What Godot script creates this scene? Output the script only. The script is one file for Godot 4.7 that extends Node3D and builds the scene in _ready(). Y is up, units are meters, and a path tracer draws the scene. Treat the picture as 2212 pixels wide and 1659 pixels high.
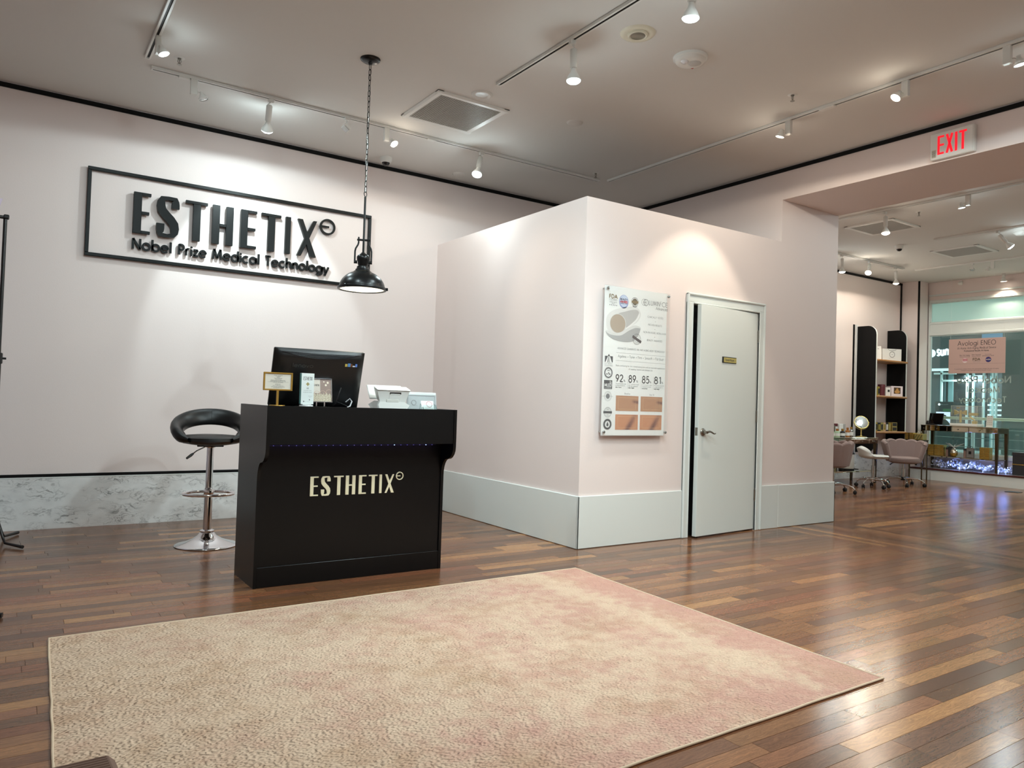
extends Node3D
# A beauty clinic's reception after hours: pink walls, a treatment room box, a second room and a shopping mall beyond.
# Metres, y up. x runs along the sign wall, -z goes away from the camera.

const H1 = 3.4766      # ceiling of the reception
const H2 = 3.53        # ceiling of the second room
const ZB = -6.953      # sign wall
const ZD = -4.4935     # wall with the door
const XB = 3.689       # side of the treatment room
const X1 = 6.1266      # header wall, near face
const X2 = 7.0568      # header wall, far face
const HB = 2.758       # top of the treatment room
const HH = 3.164       # underside of the header
const ZR = -7.3        # rear wall of the second room
const XW = 13.85       # shop window
const EYE = Vector3(0, 1.13, 0)

var M := {}
var taken := {}
var cam_f: Vector3
var cam_r: Vector3
var cam_u: Vector3


# ---------------------------------------------------------------- geometry
class MB:
	var v := PackedVector3Array()
	var n := PackedVector3Array()
	var t := PackedVector2Array()
	var c := PackedColorArray()
	var ix := PackedInt32Array()
	var col := Color(1, 1, 1)
	var colored := false
	var xf := Transform3D()

	func at(o: Vector3, b := Basis()) -> MB:
		xf = Transform3D(b, o)
		return self

	func vert(p: Vector3, nn: Vector3, uv := Vector2.ZERO) -> int:
		v.append(xf * p)
		n.append((xf.basis * nn).normalized())
		t.append(uv)
		c.append(col)
		return v.size() - 1

	func tri(a: int, b: int, d: int) -> void:
		var e := (v[b] - v[a]).cross(v[d] - v[a])
		if e.dot(n[a] + n[b] + n[d]) > 0.0:
			ix.append(a); ix.append(d); ix.append(b)
		else:
			ix.append(a); ix.append(b); ix.append(d)

	func quad(a: Vector3, b: Vector3, d: Vector3, e: Vector3, nn: Vector3, uv := Rect2(0, 0, 1, 1)) -> MB:
		var i := vert(a, nn, uv.position)
		var j := vert(b, nn, uv.position + Vector2(uv.size.x, 0))
		var k := vert(d, nn, uv.end)
		var l := vert(e, nn, uv.position + Vector2(0, uv.size.y))
		tri(i, j, k)
		tri(i, k, l)
		return self

	func tri3(a: Vector3, b: Vector3, d: Vector3, nn: Vector3) -> void:
		tri(vert(a, nn), vert(b, nn), vert(d, nn))

	func box(o: Vector3, s: Vector3, b := 0.0) -> MB:
		var h := s / 2.0
		b = minf(b, 0.49 * minf(s.x, minf(s.y, s.z)))
		for ax in 3:
			var u := (ax + 1) % 3
			var w := (ax + 2) % 3
			for sg in [-1.0, 1.0]:
				var nn := Vector3.ZERO
				nn[ax] = sg
				var p := []
				for q in [[-1.0, -1.0], [1.0, -1.0], [1.0, 1.0], [-1.0, 1.0]]:
					var r := Vector3.ZERO
					r[ax] = sg * h[ax]
					r[u] = q[0] * (h[u] - b)
					r[w] = q[1] * (h[w] - b)
					p.append(o + r)
				quad(p[0], p[1], p[2], p[3], nn)
		if b > 0.0:
			for ax in 3:
				var u := (ax + 1) % 3
				var w := (ax + 2) % 3
				for su in [-1.0, 1.0]:
					for sw in [-1.0, 1.0]:
						var p := []
						for q in [[-1.0, 0], [1.0, 0], [1.0, 1], [-1.0, 1]]:
							var r := Vector3.ZERO
							r[ax] = q[0] * (h[ax] - b)
							r[u] = su * (h[u] - (b if q[1] == 0 else 0.0))
							r[w] = sw * (h[w] - (0.0 if q[1] == 0 else b))
							p.append(o + r)
						var nn := Vector3.ZERO
						nn[u] = su
						nn[w] = sw
						quad(p[0], p[1], p[2], p[3], nn.normalized())
			for sx in [-1.0, 1.0]:
				for sy in [-1.0, 1.0]:
					for sz in [-1.0, 1.0]:
						var s3 := Vector3(sx, sy, sz)
						tri3(o + s3 * (h - Vector3(0, b, b)), o + s3 * (h - Vector3(b, 0, b)), o + s3 * (h - Vector3(b, b, 0)), s3.normalized())
		return self

	# from two opposite corners
	func slab(a: Vector3, d: Vector3, b := 0.0) -> MB:
		return box((a + d) / 2.0, (d - a).abs(), b)

	# surface of revolution round y; profile points are (radius, height), running upwards on the outside
	func lathe(pr: Array, seg := 24, o := Vector3.ZERO, arc := TAU) -> MB:
		var m := pr.size()
		for i in m - 1:
			var a: Vector2 = pr[i]
			var b: Vector2 = pr[i + 1]
			if a.distance_to(b) < 1e-6:
				continue
			var d := (b - a).normalized()
			var n0 := Vector2(d.y, -d.x)
			var na := n0
			var nb := n0
			if i > 0:
				var e: Vector2 = (a - pr[i - 1]).normalized()
				if e.dot(d) > 0.7:
					na = (n0 + Vector2(e.y, -e.x)).normalized()
			if i < m - 2:
				var e: Vector2 = (pr[i + 2] - b).normalized()
				if e.dot(d) > 0.7:
					nb = (n0 + Vector2(e.y, -e.x)).normalized()
			var base := v.size()
			for k in seg + 1:
				var w := arc * k / seg
				var cs := Vector3(cos(w), 0, sin(w))
				vert(o + cs * a.x + Vector3(0, a.y, 0), cs * na.x + Vector3(0, na.y, 0), Vector2(float(k) / seg, float(i) / m))
				vert(o + cs * b.x + Vector3(0, b.y, 0), cs * nb.x + Vector3(0, nb.y, 0), Vector2(float(k) / seg, float(i + 1) / m))
			for k in seg:
				var q := base + 2 * k
				if a.x > 1e-6:
					tri(q, q + 2, q + 1)
				if b.x > 1e-6:
					tri(q + 1, q + 2, q + 3)
		return self

	# round bar along a path; r is one radius or a list
	func tube(path: Array, r, seg := 8, closed := false) -> MB:
		var m := path.size()
		var rings := []
		var ref := Vector3.UP
		for i in m:
			var a: Vector3 = path[(i - 1 + m) % m] if closed or i > 0 else path[i]
			var b: Vector3 = path[(i + 1) % m] if closed or i < m - 1 else path[i]
			var d := (b - a).normalized()
			if i == 0:
				ref = Vector3.UP if absf(d.y) < 0.9 else Vector3.RIGHT
			var s := d.cross(ref).normalized()
			var u := s.cross(d).normalized()
			ref = u
			var rr: float = r[i] if r is Array else r
			var ring := PackedInt32Array()
			for k in seg:
				var w := TAU * k / seg
				var dir := s * cos(w) + u * sin(w)
				ring.append(vert(path[i] + dir * rr, dir, Vector2(float(k) / seg, float(i) / m)))
			rings.append(ring)
		for i in (m if closed else m - 1):
			var p: PackedInt32Array = rings[i]
			var q: PackedInt32Array = rings[(i + 1) % m]
			for k in seg:
				var l := (k + 1) % seg
				tri(p[k], p[l], q[k])
				tri(q[k], p[l], q[l])
		if not closed:
			for e in [0, m - 1]:
				var d: Vector3 = (path[0] - path[1]).normalized() if e == 0 else (path[m - 1] - path[m - 2]).normalized()
				var ring: PackedInt32Array = rings[e]
				var o := vert(path[e], xf.basis.inverse() * (xf.basis * d))
				var first := v.size()
				for k in seg:
					var p: Vector3 = xf.affine_inverse() * v[ring[k]]
					vert(p, d)
				for k in seg:
					tri(o, first + k, first + (k + 1) % seg)
		return self

	# polygon in the xy plane pushed from z0 to z1
	func prism(poly: PackedVector2Array, z0: float, z1: float, smooth := false) -> MB:
		var m := poly.size()
		var idx := Geometry2D.triangulate_polygon(poly)
		for z in [z0, z1]:
			var nn := Vector3(0, 0, 1 if z == maxf(z0, z1) else -1)
			var base := v.size()
			for p in poly:
				vert(Vector3(p.x, p.y, z), nn, p)
			for i in range(0, idx.size(), 3):
				tri(base + idx[i], base + idx[i + 1], base + idx[i + 2])
		var cw := -1.0 if Geometry2D.is_polygon_clockwise(poly) else 1.0
		for i in m:
			var a := poly[i]
			var b := poly[(i + 1) % m]
			var d := (b - a).normalized()
			var nn := Vector3(d.y, -d.x, 0) * cw
			var na := nn
			var nb := nn
			if smooth:
				var e := (a - poly[(i - 1 + m) % m]).normalized()
				if e.dot(d) > 0.75:
					na = nn + Vector3(e.y, -e.x, 0) * cw
				e = (poly[(i + 2) % m] - b).normalized()
				if e.dot(d) > 0.75:
					nb = nn + Vector3(e.y, -e.x, 0) * cw
			var i0 := vert(Vector3(a.x, a.y, z0), na)
			var i1 := vert(Vector3(b.x, b.y, z0), nb)
			var i2 := vert(Vector3(b.x, b.y, z1), nb)
			var i3 := vert(Vector3(a.x, a.y, z1), na)
			tri(i0, i1, i2)
			tri(i0, i2, i3)
		return self

	# smooth sheet through rows of points
	func sheet(rows: Array, wrap := false, flip := 1.0) -> MB:
		var R := rows.size()
		var C: int = rows[0].size()
		var base := v.size()
		for i in R:
			for j in C:
				var a: Vector3 = rows[maxi(i - 1, 0)][j]
				var b: Vector3 = rows[mini(i + 1, R - 1)][j]
				var d: Vector3 = rows[i][(j - 1 + C) % C if wrap else maxi(j - 1, 0)]
				var e: Vector3 = rows[i][(j + 1) % C if wrap else mini(j + 1, C - 1)]
				var nn := (b - a).cross(e - d) * flip
				if nn.length() < 1e-9:
					nn = Vector3.UP
				vert(rows[i][j], nn.normalized(), Vector2(float(j) / C, float(i) / R))
		for i in R - 1:
			for j in (C if wrap else C - 1):
				var k := (j + 1) % C
				var p := base + i * C
				tri(p + j, p + k, p + C + j)
				tri(p + C + j, p + k, p + C + k)
		return self

	# flat shapes of ink in the xy plane, facing +z
	func rect(x0: float, y0: float, x1: float, y1: float, z := 0.0) -> MB:
		return quad(Vector3(x0, y0, z), Vector3(x1, y0, z), Vector3(x1, y1, z), Vector3(x0, y1, z), Vector3(0, 0, 1), Rect2(0, 1, 1, -1))

	func disc(cx: float, cy: float, rx: float, ry := -1.0, z := 0.0, seg := 24) -> MB:
		if ry < 0:
			ry = rx
		var o := vert(Vector3(cx, cy, z), Vector3(0, 0, 1))
		for k in seg:
			var w := TAU * k / seg
			vert(Vector3(cx + cos(w) * rx, cy + sin(w) * ry, z), Vector3(0, 0, 1))
		for k in seg:
			tri(o, o + 1 + k, o + 1 + (k + 1) % seg)
		return self

	func ring(cx: float, cy: float, r: float, w: float, z := 0.0, depth := 0.0) -> MB:
		var p := PackedVector2Array()
		for k in 33:
			p.append(Vector2(cx + cos(TAU * k / 32) * r, cy + sin(TAU * k / 32) * r))
		return stroke(p, w, z, depth)

	func poly(p: PackedVector2Array, z := 0.0) -> MB:
		var idx := Geometry2D.triangulate_polygon(p)
		var base := v.size()
		for q in p:
			vert(Vector3(q.x, q.y, z), Vector3(0, 0, 1))
		for i in range(0, idx.size(), 3):
			tri(base + idx[i], base + idx[i + 1], base + idx[i + 2])
		return self

	# a line of width w (one number or one per point); with depth it becomes a solid bar from z to z + depth
	func stroke(p: PackedVector2Array, w, z := 0.0, depth := 0.0) -> MB:
		var m := p.size()
		var closed := p[0].distance_to(p[m - 1]) < 1e-6 and m > 3
		var lf := []
		var rt := []
		for i in m:
			var d0 := Vector2.ZERO
			var d1 := Vector2.ZERO
			if i > 0:
				d0 = (p[i] - p[i - 1]).normalized()
			elif closed:
				d0 = (p[m - 1] - p[m - 2]).normalized()
			if i < m - 1:
				d1 = (p[i + 1] - p[i]).normalized()
			elif closed:
				d1 = (p[1] - p[0]).normalized()
			if d0 == Vector2.ZERO:
				d0 = d1
			if d1 == Vector2.ZERO:
				d1 = d0
			var nn := Vector2(-d0.y - d1.y, d0.x + d1.x).normalized()
			var k := 1.0 / maxf(0.5, nn.dot(Vector2(-d1.y, d1.x)))
			var hw: float = (w[i] if w is Array else w) / 2.0
			lf.append(p[i] + nn * hw * k)
			rt.append(p[i] - nn * hw * k)
		var zt := z + depth
		for i in m - 1:
			quad(Vector3(lf[i].x, lf[i].y, zt), Vector3(lf[i + 1].x, lf[i + 1].y, zt), Vector3(rt[i + 1].x, rt[i + 1].y, zt), Vector3(rt[i].x, rt[i].y, zt), Vector3(0, 0, 1))
			if depth > 0.0:
				var e: Vector2 = (p[i + 1] - p[i]).normalized()
				quad(Vector3(lf[i].x, lf[i].y, z), Vector3(lf[i + 1].x, lf[i + 1].y, z), Vector3(lf[i + 1].x, lf[i + 1].y, zt), Vector3(lf[i].x, lf[i].y, zt), Vector3(-e.y, e.x, 0))
				quad(Vector3(rt[i].x, rt[i].y, z), Vector3(rt[i + 1].x, rt[i + 1].y, z), Vector3(rt[i + 1].x, rt[i + 1].y, zt), Vector3(rt[i].x, rt[i].y, zt), Vector3(e.y, -e.x, 0))
				for s in [[i == 0, i, -1.0], [i == m - 2, i + 1, 1.0]]:
					if s[0] and not closed:
						var q: int = s[1]
						quad(Vector3(lf[q].x, lf[q].y, z), Vector3(rt[q].x, rt[q].y, z), Vector3(rt[q].x, rt[q].y, zt), Vector3(lf[q].x, lf[q].y, zt), Vector3(e.x, e.y, 0) * s[2])
		return self

	func mesh() -> ArrayMesh:
		var a := []
		a.resize(Mesh.ARRAY_MAX)
		a[Mesh.ARRAY_VERTEX] = v
		a[Mesh.ARRAY_NORMAL] = n
		a[Mesh.ARRAY_TEX_UV] = t
		if colored:
			a[Mesh.ARRAY_COLOR] = c
		a[Mesh.ARRAY_INDEX] = ix
		var m := ArrayMesh.new()
		m.add_surface_from_arrays(Mesh.PRIMITIVE_TRIANGLES, a)
		return m


# ---------------------------------------------------------------- lettering: a thin geometric sans drawn with strokes
const GLYPHS := {
	"A": ".84|0,0 .42,1;.42,1 .84,0;.16,.34 .68,.34", "B": ".58|.06,1 .28,1 @.28,.77,.25,.23,90,-90 .06,.54;.06,.54 .3,.54 @.3,.27,.26,.27,90,-90 .06,0;.06,0 .06,1",
	"C": ".84|@.5,.5,.48,.5,48,312", "D": ".76|.06,0 .06,1;.06,1 .25,1 @.25,.5,.47,.5,90,-90 .06,0", "E": ".54|.06,0 .06,1;.06,.97 .52,.97;.06,.52 .48,.52;.06,.03 .52,.03",
	"F": ".52|.06,0 .06,1;.06,.97 .5,.97;.06,.52 .46,.52", "G": ".98|@.5,.5,.48,.5,45,358;.54,.48 .98,.48", "H": ".72|.06,0 .06,1;.66,0 .66,1;.06,.52 .66,.52", "I": ".12|.06,0 .06,1",
	"J": ".4|.34,1 .34,.22 @.18,.22,.16,.22,0,-170", "K": ".62|.06,0 .06,1;.55,1 .08,.5;.08,.5 .6,0", "L": ".48|.06,1 .06,0;.06,.03 .46,.03", "M": ".94|.05,0 .16,1;.16,1 .47,.1;.47,.1 .78,1;.78,1 .89,0",
	"N": ".76|.06,0 .06,1;.06,1 .7,0;.7,0 .7,1", "O": "1|@.5,.5,.48,.5,0,360", "P": ".56|.06,0 .06,1;.06,.97 .28,.97 @.28,.72,.24,.25,90,-90 .06,.47", "Q": "1.02|@.5,.5,.48,.5,0,360;.6,.3 .95,0",
	"R": ".58|.06,0 .06,1;.06,.97 .28,.97 @.28,.72,.24,.25,90,-90 .06,.47;.28,.47 .55,0", "S": ".56|@.28,.75,.21,.25,25,270 @.28,.25,.23,.25,90,-155", "T": ".56|.28,0 .28,1;0,.97 .56,.97",
	"U": ".68|.06,1 .06,.29 @.34,.29,.28,.29,180,360 .62,1", "V": ".76|0,1 .38,0;.38,0 .76,1", "W": "1.1|0,1 .28,0;.28,0 .55,.95;.55,.95 .82,0;.82,0 1.1,1", "X": ".68|.02,1 .66,0;.66,1 .02,0",
	"Y": ".68|0,1 .34,.45;.68,1 .34,.45;.34,.45 .34,0", "Z": ".6|0,.97 .58,.97;.58,.97 .02,.03;.02,.03 .6,.03",
	"a": ".7|@.33,.32,.31,.32,0,360;.65,0 .65,.64", "b": ".7|@.37,.32,.31,.32,0,360;.05,0 .05,1.06", "c": ".58|@.33,.32,.31,.32,50,310", "d": ".7|@.33,.32,.31,.32,0,360;.65,0 .65,1.06",
	"e": ".66|.02,.33 .64,.33;@.33,.32,.31,.32,4,318", "f": ".32|.12,0 .12,.85 @.27,.85,.15,.2,180,80;0,.6 .3,.6", "g": ".7|@.33,.32,.31,.32,0,360;.65,.64 .65,0 @.33,-.02,.32,.28,0,-150",
	"h": ".58|.05,0 .05,1.06;.05,.34 @.29,.38,.24,.26,180,0 .53,0", "i": ".12|.06,0 .06,.64;.04,.78 .1,.92", "j": ".14|.06,.64 .06,-.3;.04,.78 .1,.92", "k": ".5|.05,0 .05,1.06;.45,.64 .07,.32;.07,.32 .5,0", "l": ".12|.06,0 .06,1.06",
	"m": ".9|.05,0 .05,.64;.05,.4 @.25,.42,.2,.22,180,0 .45,0;.45,.4 @.65,.42,.2,.22,180,0 .85,0", "n": ".58|.05,0 .05,.64;.05,.34 @.29,.38,.24,.26,180,0 .53,0", "o": ".68|@.34,.32,.31,.32,0,360",
	"p": ".7|@.37,.32,.31,.32,0,360;.05,.64 .05,-.3", "q": ".7|@.33,.32,.31,.32,0,360;.65,.64 .65,-.3", "r": ".34|.05,0 .05,.64;.05,.36 @.25,.4,.2,.24,180,70", "s": ".42|@.21,.47,.16,.17,25,270 @.21,.15,.17,.15,90,-155",
	"t": ".32|.15,0 .15,.92;0,.61 .3,.61", "u": ".58|.05,.64 .05,.26 @.29,.26,.24,.26,180,360 .53,.64;.53,.64 .53,0", "v": ".54|0,.64 .27,0;.27,0 .54,.64", "w": ".8|0,.64 .2,0;.2,0 .4,.6;.4,.6 .6,0;.6,0 .8,.64",
	"x": ".5|.02,.64 .48,0;.48,.64 .02,0", "y": ".56|0,.64 .28,0;.56,.64 .14,-.3", "z": ".46|0,.61 .44,.61;.44,.61 .02,.03;.02,.03 .46,.03",
	"0": ".56|@.28,.5,.25,.5,0,360", "1": ".34|.08,.85 .26,1;.26,1 .26,0", "2": ".56|@.28,.72,.24,.26,165,-38 .05,.03;.05,.03 .54,.03", "3": ".54|@.25,.75,.22,.24,150,-90;@.26,.26,.24,.25,90,-150",
	"4": ".58|.44,0 .44,1;.44,1 .02,.28;.02,.28 .56,.28", "5": ".54|.48,.97 .14,.97 .08,.52 @.26,.32,.25,.31,135,-145", "6": ".56|@.28,.3,.24,.29,0,360;.05,.36 .36,1", "7": ".52|.02,.97 .5,.97;.5,.97 .18,0",
	"8": ".56|@.28,.76,.2,.23,0,360;@.28,.27,.25,.27,0,360", "9": ".56|@.28,.7,.24,.29,0,360;.51,.62 .2,0", "%": ".76|@.16,.78,.13,.2,0,360;@.6,.22,.13,.2,0,360;.62,1 .14,0",
	"+": ".54|.04,.36 .5,.36;.27,.13 .27,.59", "-": ".36|.04,.34 .32,.34", ".": ".14|.07,0 .07,.12", ",": ".14|.08,.1 .03,-.12", "(": ".24|@.3,.45,.24,.62,125,235", ")": ".24|@-.06,.45,.24,.62,55,-55", "&": ".7|.62,0 .16,.78 @.3,.8,.15,.18,190,-60 .06,.3 @.26,.22,.2,.22,160,340 .6,.42", "'": ".1|.05,.8 .05,1",
}
var glyph_cache := {}


func glyph(ch: String) -> Array:
	if not glyph_cache.has(ch):
		var lines := []
		var g: String = GLYPHS.get(ch, ".34|")
		var halves := g.split("|")
		for s in halves[1].split(";", false):
			var p := PackedVector2Array()
			for tok in s.split(" ", false):
				if tok.begins_with("@"):
					var a := tok.substr(1).split_floats(",")
					var steps := maxi(3, int(absf(a[5] - a[4]) / 20.0))
					for k in steps + 1:
						var w := deg_to_rad(lerpf(a[4], a[5], float(k) / steps))
						p.append(Vector2(a[0] + cos(w) * a[2], a[1] + sin(w) * a[3]))
				else:
					var a := tok.split_floats(",")
					p.append(Vector2(a[0], a[1]))
			lines.append(p)
		glyph_cache[ch] = [halves[0].to_float(), lines]
	return glyph_cache[ch]


func text_width(s: String) -> float:
	var x := 0.0
	for ch in s:
		x += glyph(ch)[0] + 0.16
	return x - 0.16


# text of cap height h with its baseline at y; fit squeezes it to a width; align 0 left, 0.5 centre, 1 right
func write(mb: MB, s: String, x: float, y: float, h: float, weight := 0.1, align := 0.0, fit := 0.0, z := 0.0, depth := 0.0) -> MB:
	var kx := h if fit <= 0.0 else fit / text_width(s)
	var px := x - align * text_width(s) * kx
	for ch in s:
		var g := glyph(ch)
		for line in g[1]:
			var p := PackedVector2Array()
			for q in line:
				p.append(Vector2(px + q.x * kx, y + q.y * h))
			mb.stroke(p, weight * h, z, depth)
		px += (g[0] + 0.16) * kx
	return mb


# ---------------------------------------------------------------- scene tree
func numbered(n: String) -> String:
	if not taken.has(n):
		taken[n] = 0
		return n
	taken[n] += 1
	return "%s_%03d" % [n, taken[n]]


func thing(called: String, label: String, category: String, o := Vector3.ZERO, turn := 0.0, group := "") -> Node3D:
	var t := Node3D.new()
	t.name = numbered(called)
	add_child(t)
	t.position = o
	t.rotation.y = turn
	tag(t, label, category, group)
	return t


func tag(o: Node3D, label: String, category: String, group := "") -> Node3D:
	o.set_meta("label", label)
	o.set_meta("category", category)
	if group:
		o.set_meta("group", group)
	return o


func part(parent: Node, called: String, m: Variant, mat: Material, o := Vector3.ZERO, b := Basis()) -> MeshInstance3D:
	var i := MeshInstance3D.new()
	i.name = numbered(called) if parent == self else called
	i.mesh = m.mesh() if m is MB else m
	i.material_override = mat
	i.transform = Transform3D(b, o)
	parent.add_child(i, true)
	return i


func struct(called: String, m: Variant, mat: Material, label := "", o := Vector3.ZERO) -> MeshInstance3D:
	var i := part(self, called, m, mat, o)
	i.set_meta("kind", "structure")
	if label:
		i.set_meta("label", label)
	return i


func mb() -> MB:
	return MB.new()


func turned(x := 0.0, y := 0.0, z := 0.0) -> Basis:
	return Basis.from_euler(Vector3(deg_to_rad(x), deg_to_rad(y), deg_to_rad(z)))


# a basis whose -z looks along d
func facing(d: Vector3) -> Basis:
	d = d.normalized()
	return Basis.looking_at(d, Vector3.UP if absf(d.y) < 0.98 else Vector3.RIGHT)


# a basis whose -y looks along d (for lathed lamps hanging down)
func hanging(d: Vector3) -> Basis:
	d = d.normalized()
	var y := -d
	var x := y.cross(Vector3.BACK if absf(y.z) < 0.9 else Vector3.RIGHT).normalized()
	return Basis(x, y, x.cross(y))


func mat(rgb: Color, rough := 0.6, metal := 0.0, spec := 0.5) -> StandardMaterial3D:
	var m := StandardMaterial3D.new()
	m.albedo_color = rgb
	m.roughness = rough
	m.metallic = metal
	m.metallic_specular = spec
	return m


func c8(r: int, g: int, b: int) -> Color:
	return Color(r / 255.0, g / 255.0, b / 255.0)


func glow(rgb: Color, e: float) -> StandardMaterial3D:
	var m := mat(c8(235, 235, 235), 0.5)
	m.emission_enabled = true
	m.emission = rgb
	m.emission_energy_multiplier = e
	return m


func clear(rgb: Color, a := 0.06, rough := 0.02) -> StandardMaterial3D:
	var m := mat(Color(rgb.r, rgb.g, rgb.b, a), rough)
	m.transparency = BaseMaterial3D.TRANSPARENCY_ALPHA
	return m


func noise(seed_: int, freq: float, oct := 3) -> FastNoiseLite:
	var f := FastNoiseLite.new()
	f.seed = seed_
	f.frequency = freq
	f.noise_type = FastNoiseLite.TYPE_SIMPLEX_SMOOTH
	f.fractal_octaves = oct
	return f


func painted(w: int, h: int, f: Callable) -> ImageTexture:
	var im := Image.create(w, h, false, Image.FORMAT_RGB8)
	for y in h:
		for x in w:
			im.set_pixel(x, y, f.call(x, y))
	return ImageTexture.create_from_image(im)


func grain_normal(seed_: int, freq: float, strength: float, size := 256) -> NoiseTexture2D:
	var t := NoiseTexture2D.new()
	t.width = size
	t.height = size
	t.seamless = true
	t.noise = noise(seed_, freq, 4)
	t.as_normal_map = true
	t.bump_strength = strength
	return t


func spot(parent: Node3D, called: String, o: Vector3, aim: Vector3, rgb: Color, energy: float, angle: float, soft := 0.6, size := 0.035) -> void:
	var l := SpotLight3D.new()
	l.name = called
	parent.add_child(l, true)
	l.transform = Transform3D(facing(aim), o)
	l.light_color = rgb
	l.light_energy = energy
	l.spot_angle = angle
	l.spot_angle_attenuation = soft
	l.spot_range = 30.0
	l.spot_attenuation = 2.0
	l.light_size = size
	l.shadow_enabled = true


func area(parent: Node3D, called: String, o: Vector3, aim: Vector3, size: Vector2, rgb: Color, energy: float) -> void:
	var l := AreaLight3D.new()
	l.name = called
	parent.add_child(l, true)
	l.transform = Transform3D(facing(aim), o)
	l.area_size = size
	l.light_color = rgb
	l.light_energy = energy
	l.area_range = 40.0
	l.shadow_enabled = true


# the little light that a reflector lamp lets out to the sides and upwards
func stray(parent: Node3D, o: Vector3, rgb: Color, energy: float) -> void:
	var l := OmniLight3D.new()
	l.name = "track_lamp_stray_light"
	parent.add_child(l, true)
	l.position = o
	l.light_color = rgb
	l.light_energy = energy
	l.omni_range = 30.0
	l.omni_attenuation = 2.0
	l.light_size = 0.03
	l.shadow_enabled = true


func _ready() -> void:
	# ---- camera
	var yaw := 0.5937727
	var pitch := 0.0232602
	var roll := 0.0321100
	cam_f = Vector3(sin(yaw) * cos(pitch), sin(pitch), -cos(yaw) * cos(pitch))
	var r0 := Vector3(cos(yaw), 0, sin(yaw))
	var u0 := r0.cross(cam_f)
	cam_r = r0 * cos(roll) + u0 * sin(roll)
	cam_u = u0 * cos(roll) - r0 * sin(roll)
	var cam := Camera3D.new()
	cam.name = "camera"
	add_child(cam)
	cam.transform = Transform3D(Basis(cam_r, cam_u, -cam_f), EYE)
	cam.fov = rad_to_deg(2.0 * atan(829.5 / 1604.99))
	cam.near = 0.05
	cam.far = 200.0
	cam.current = true
	# ---- air and exposure: a shopping mall at night, no sky to be seen
	var env := Environment.new()
	env.background_mode = Environment.BG_COLOR
	env.background_color = Color(0, 0, 0)
	env.tonemap_mode = Environment.TONE_MAPPER_LINEAR
	env.tonemap_exposure = 1.17
	env.sdfgi_enabled = true
	env.ssao_enabled = true
	env.ssil_enabled = true
	var we := WorldEnvironment.new()
	we.name = "air"
	we.environment = env
	add_child(we)
	make_materials()
	mall_lamps()
	# ---- the rooms
	build_floor()
	build_shell()
	build_door()
	# ---- things, largest first
	build_rug()
	build_desk()
	build_wall_sign()
	build_poster()
	build_stool()
	build_pendant()
	build_tracks()
	build_ceiling_fittings()
	build_exit_sign()
	build_desk_things()
	build_foreground()
	build_wall_shelf()
	build_console()
	build_chairs()
	build_window()
	build_window_table()
	build_mall()


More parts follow.
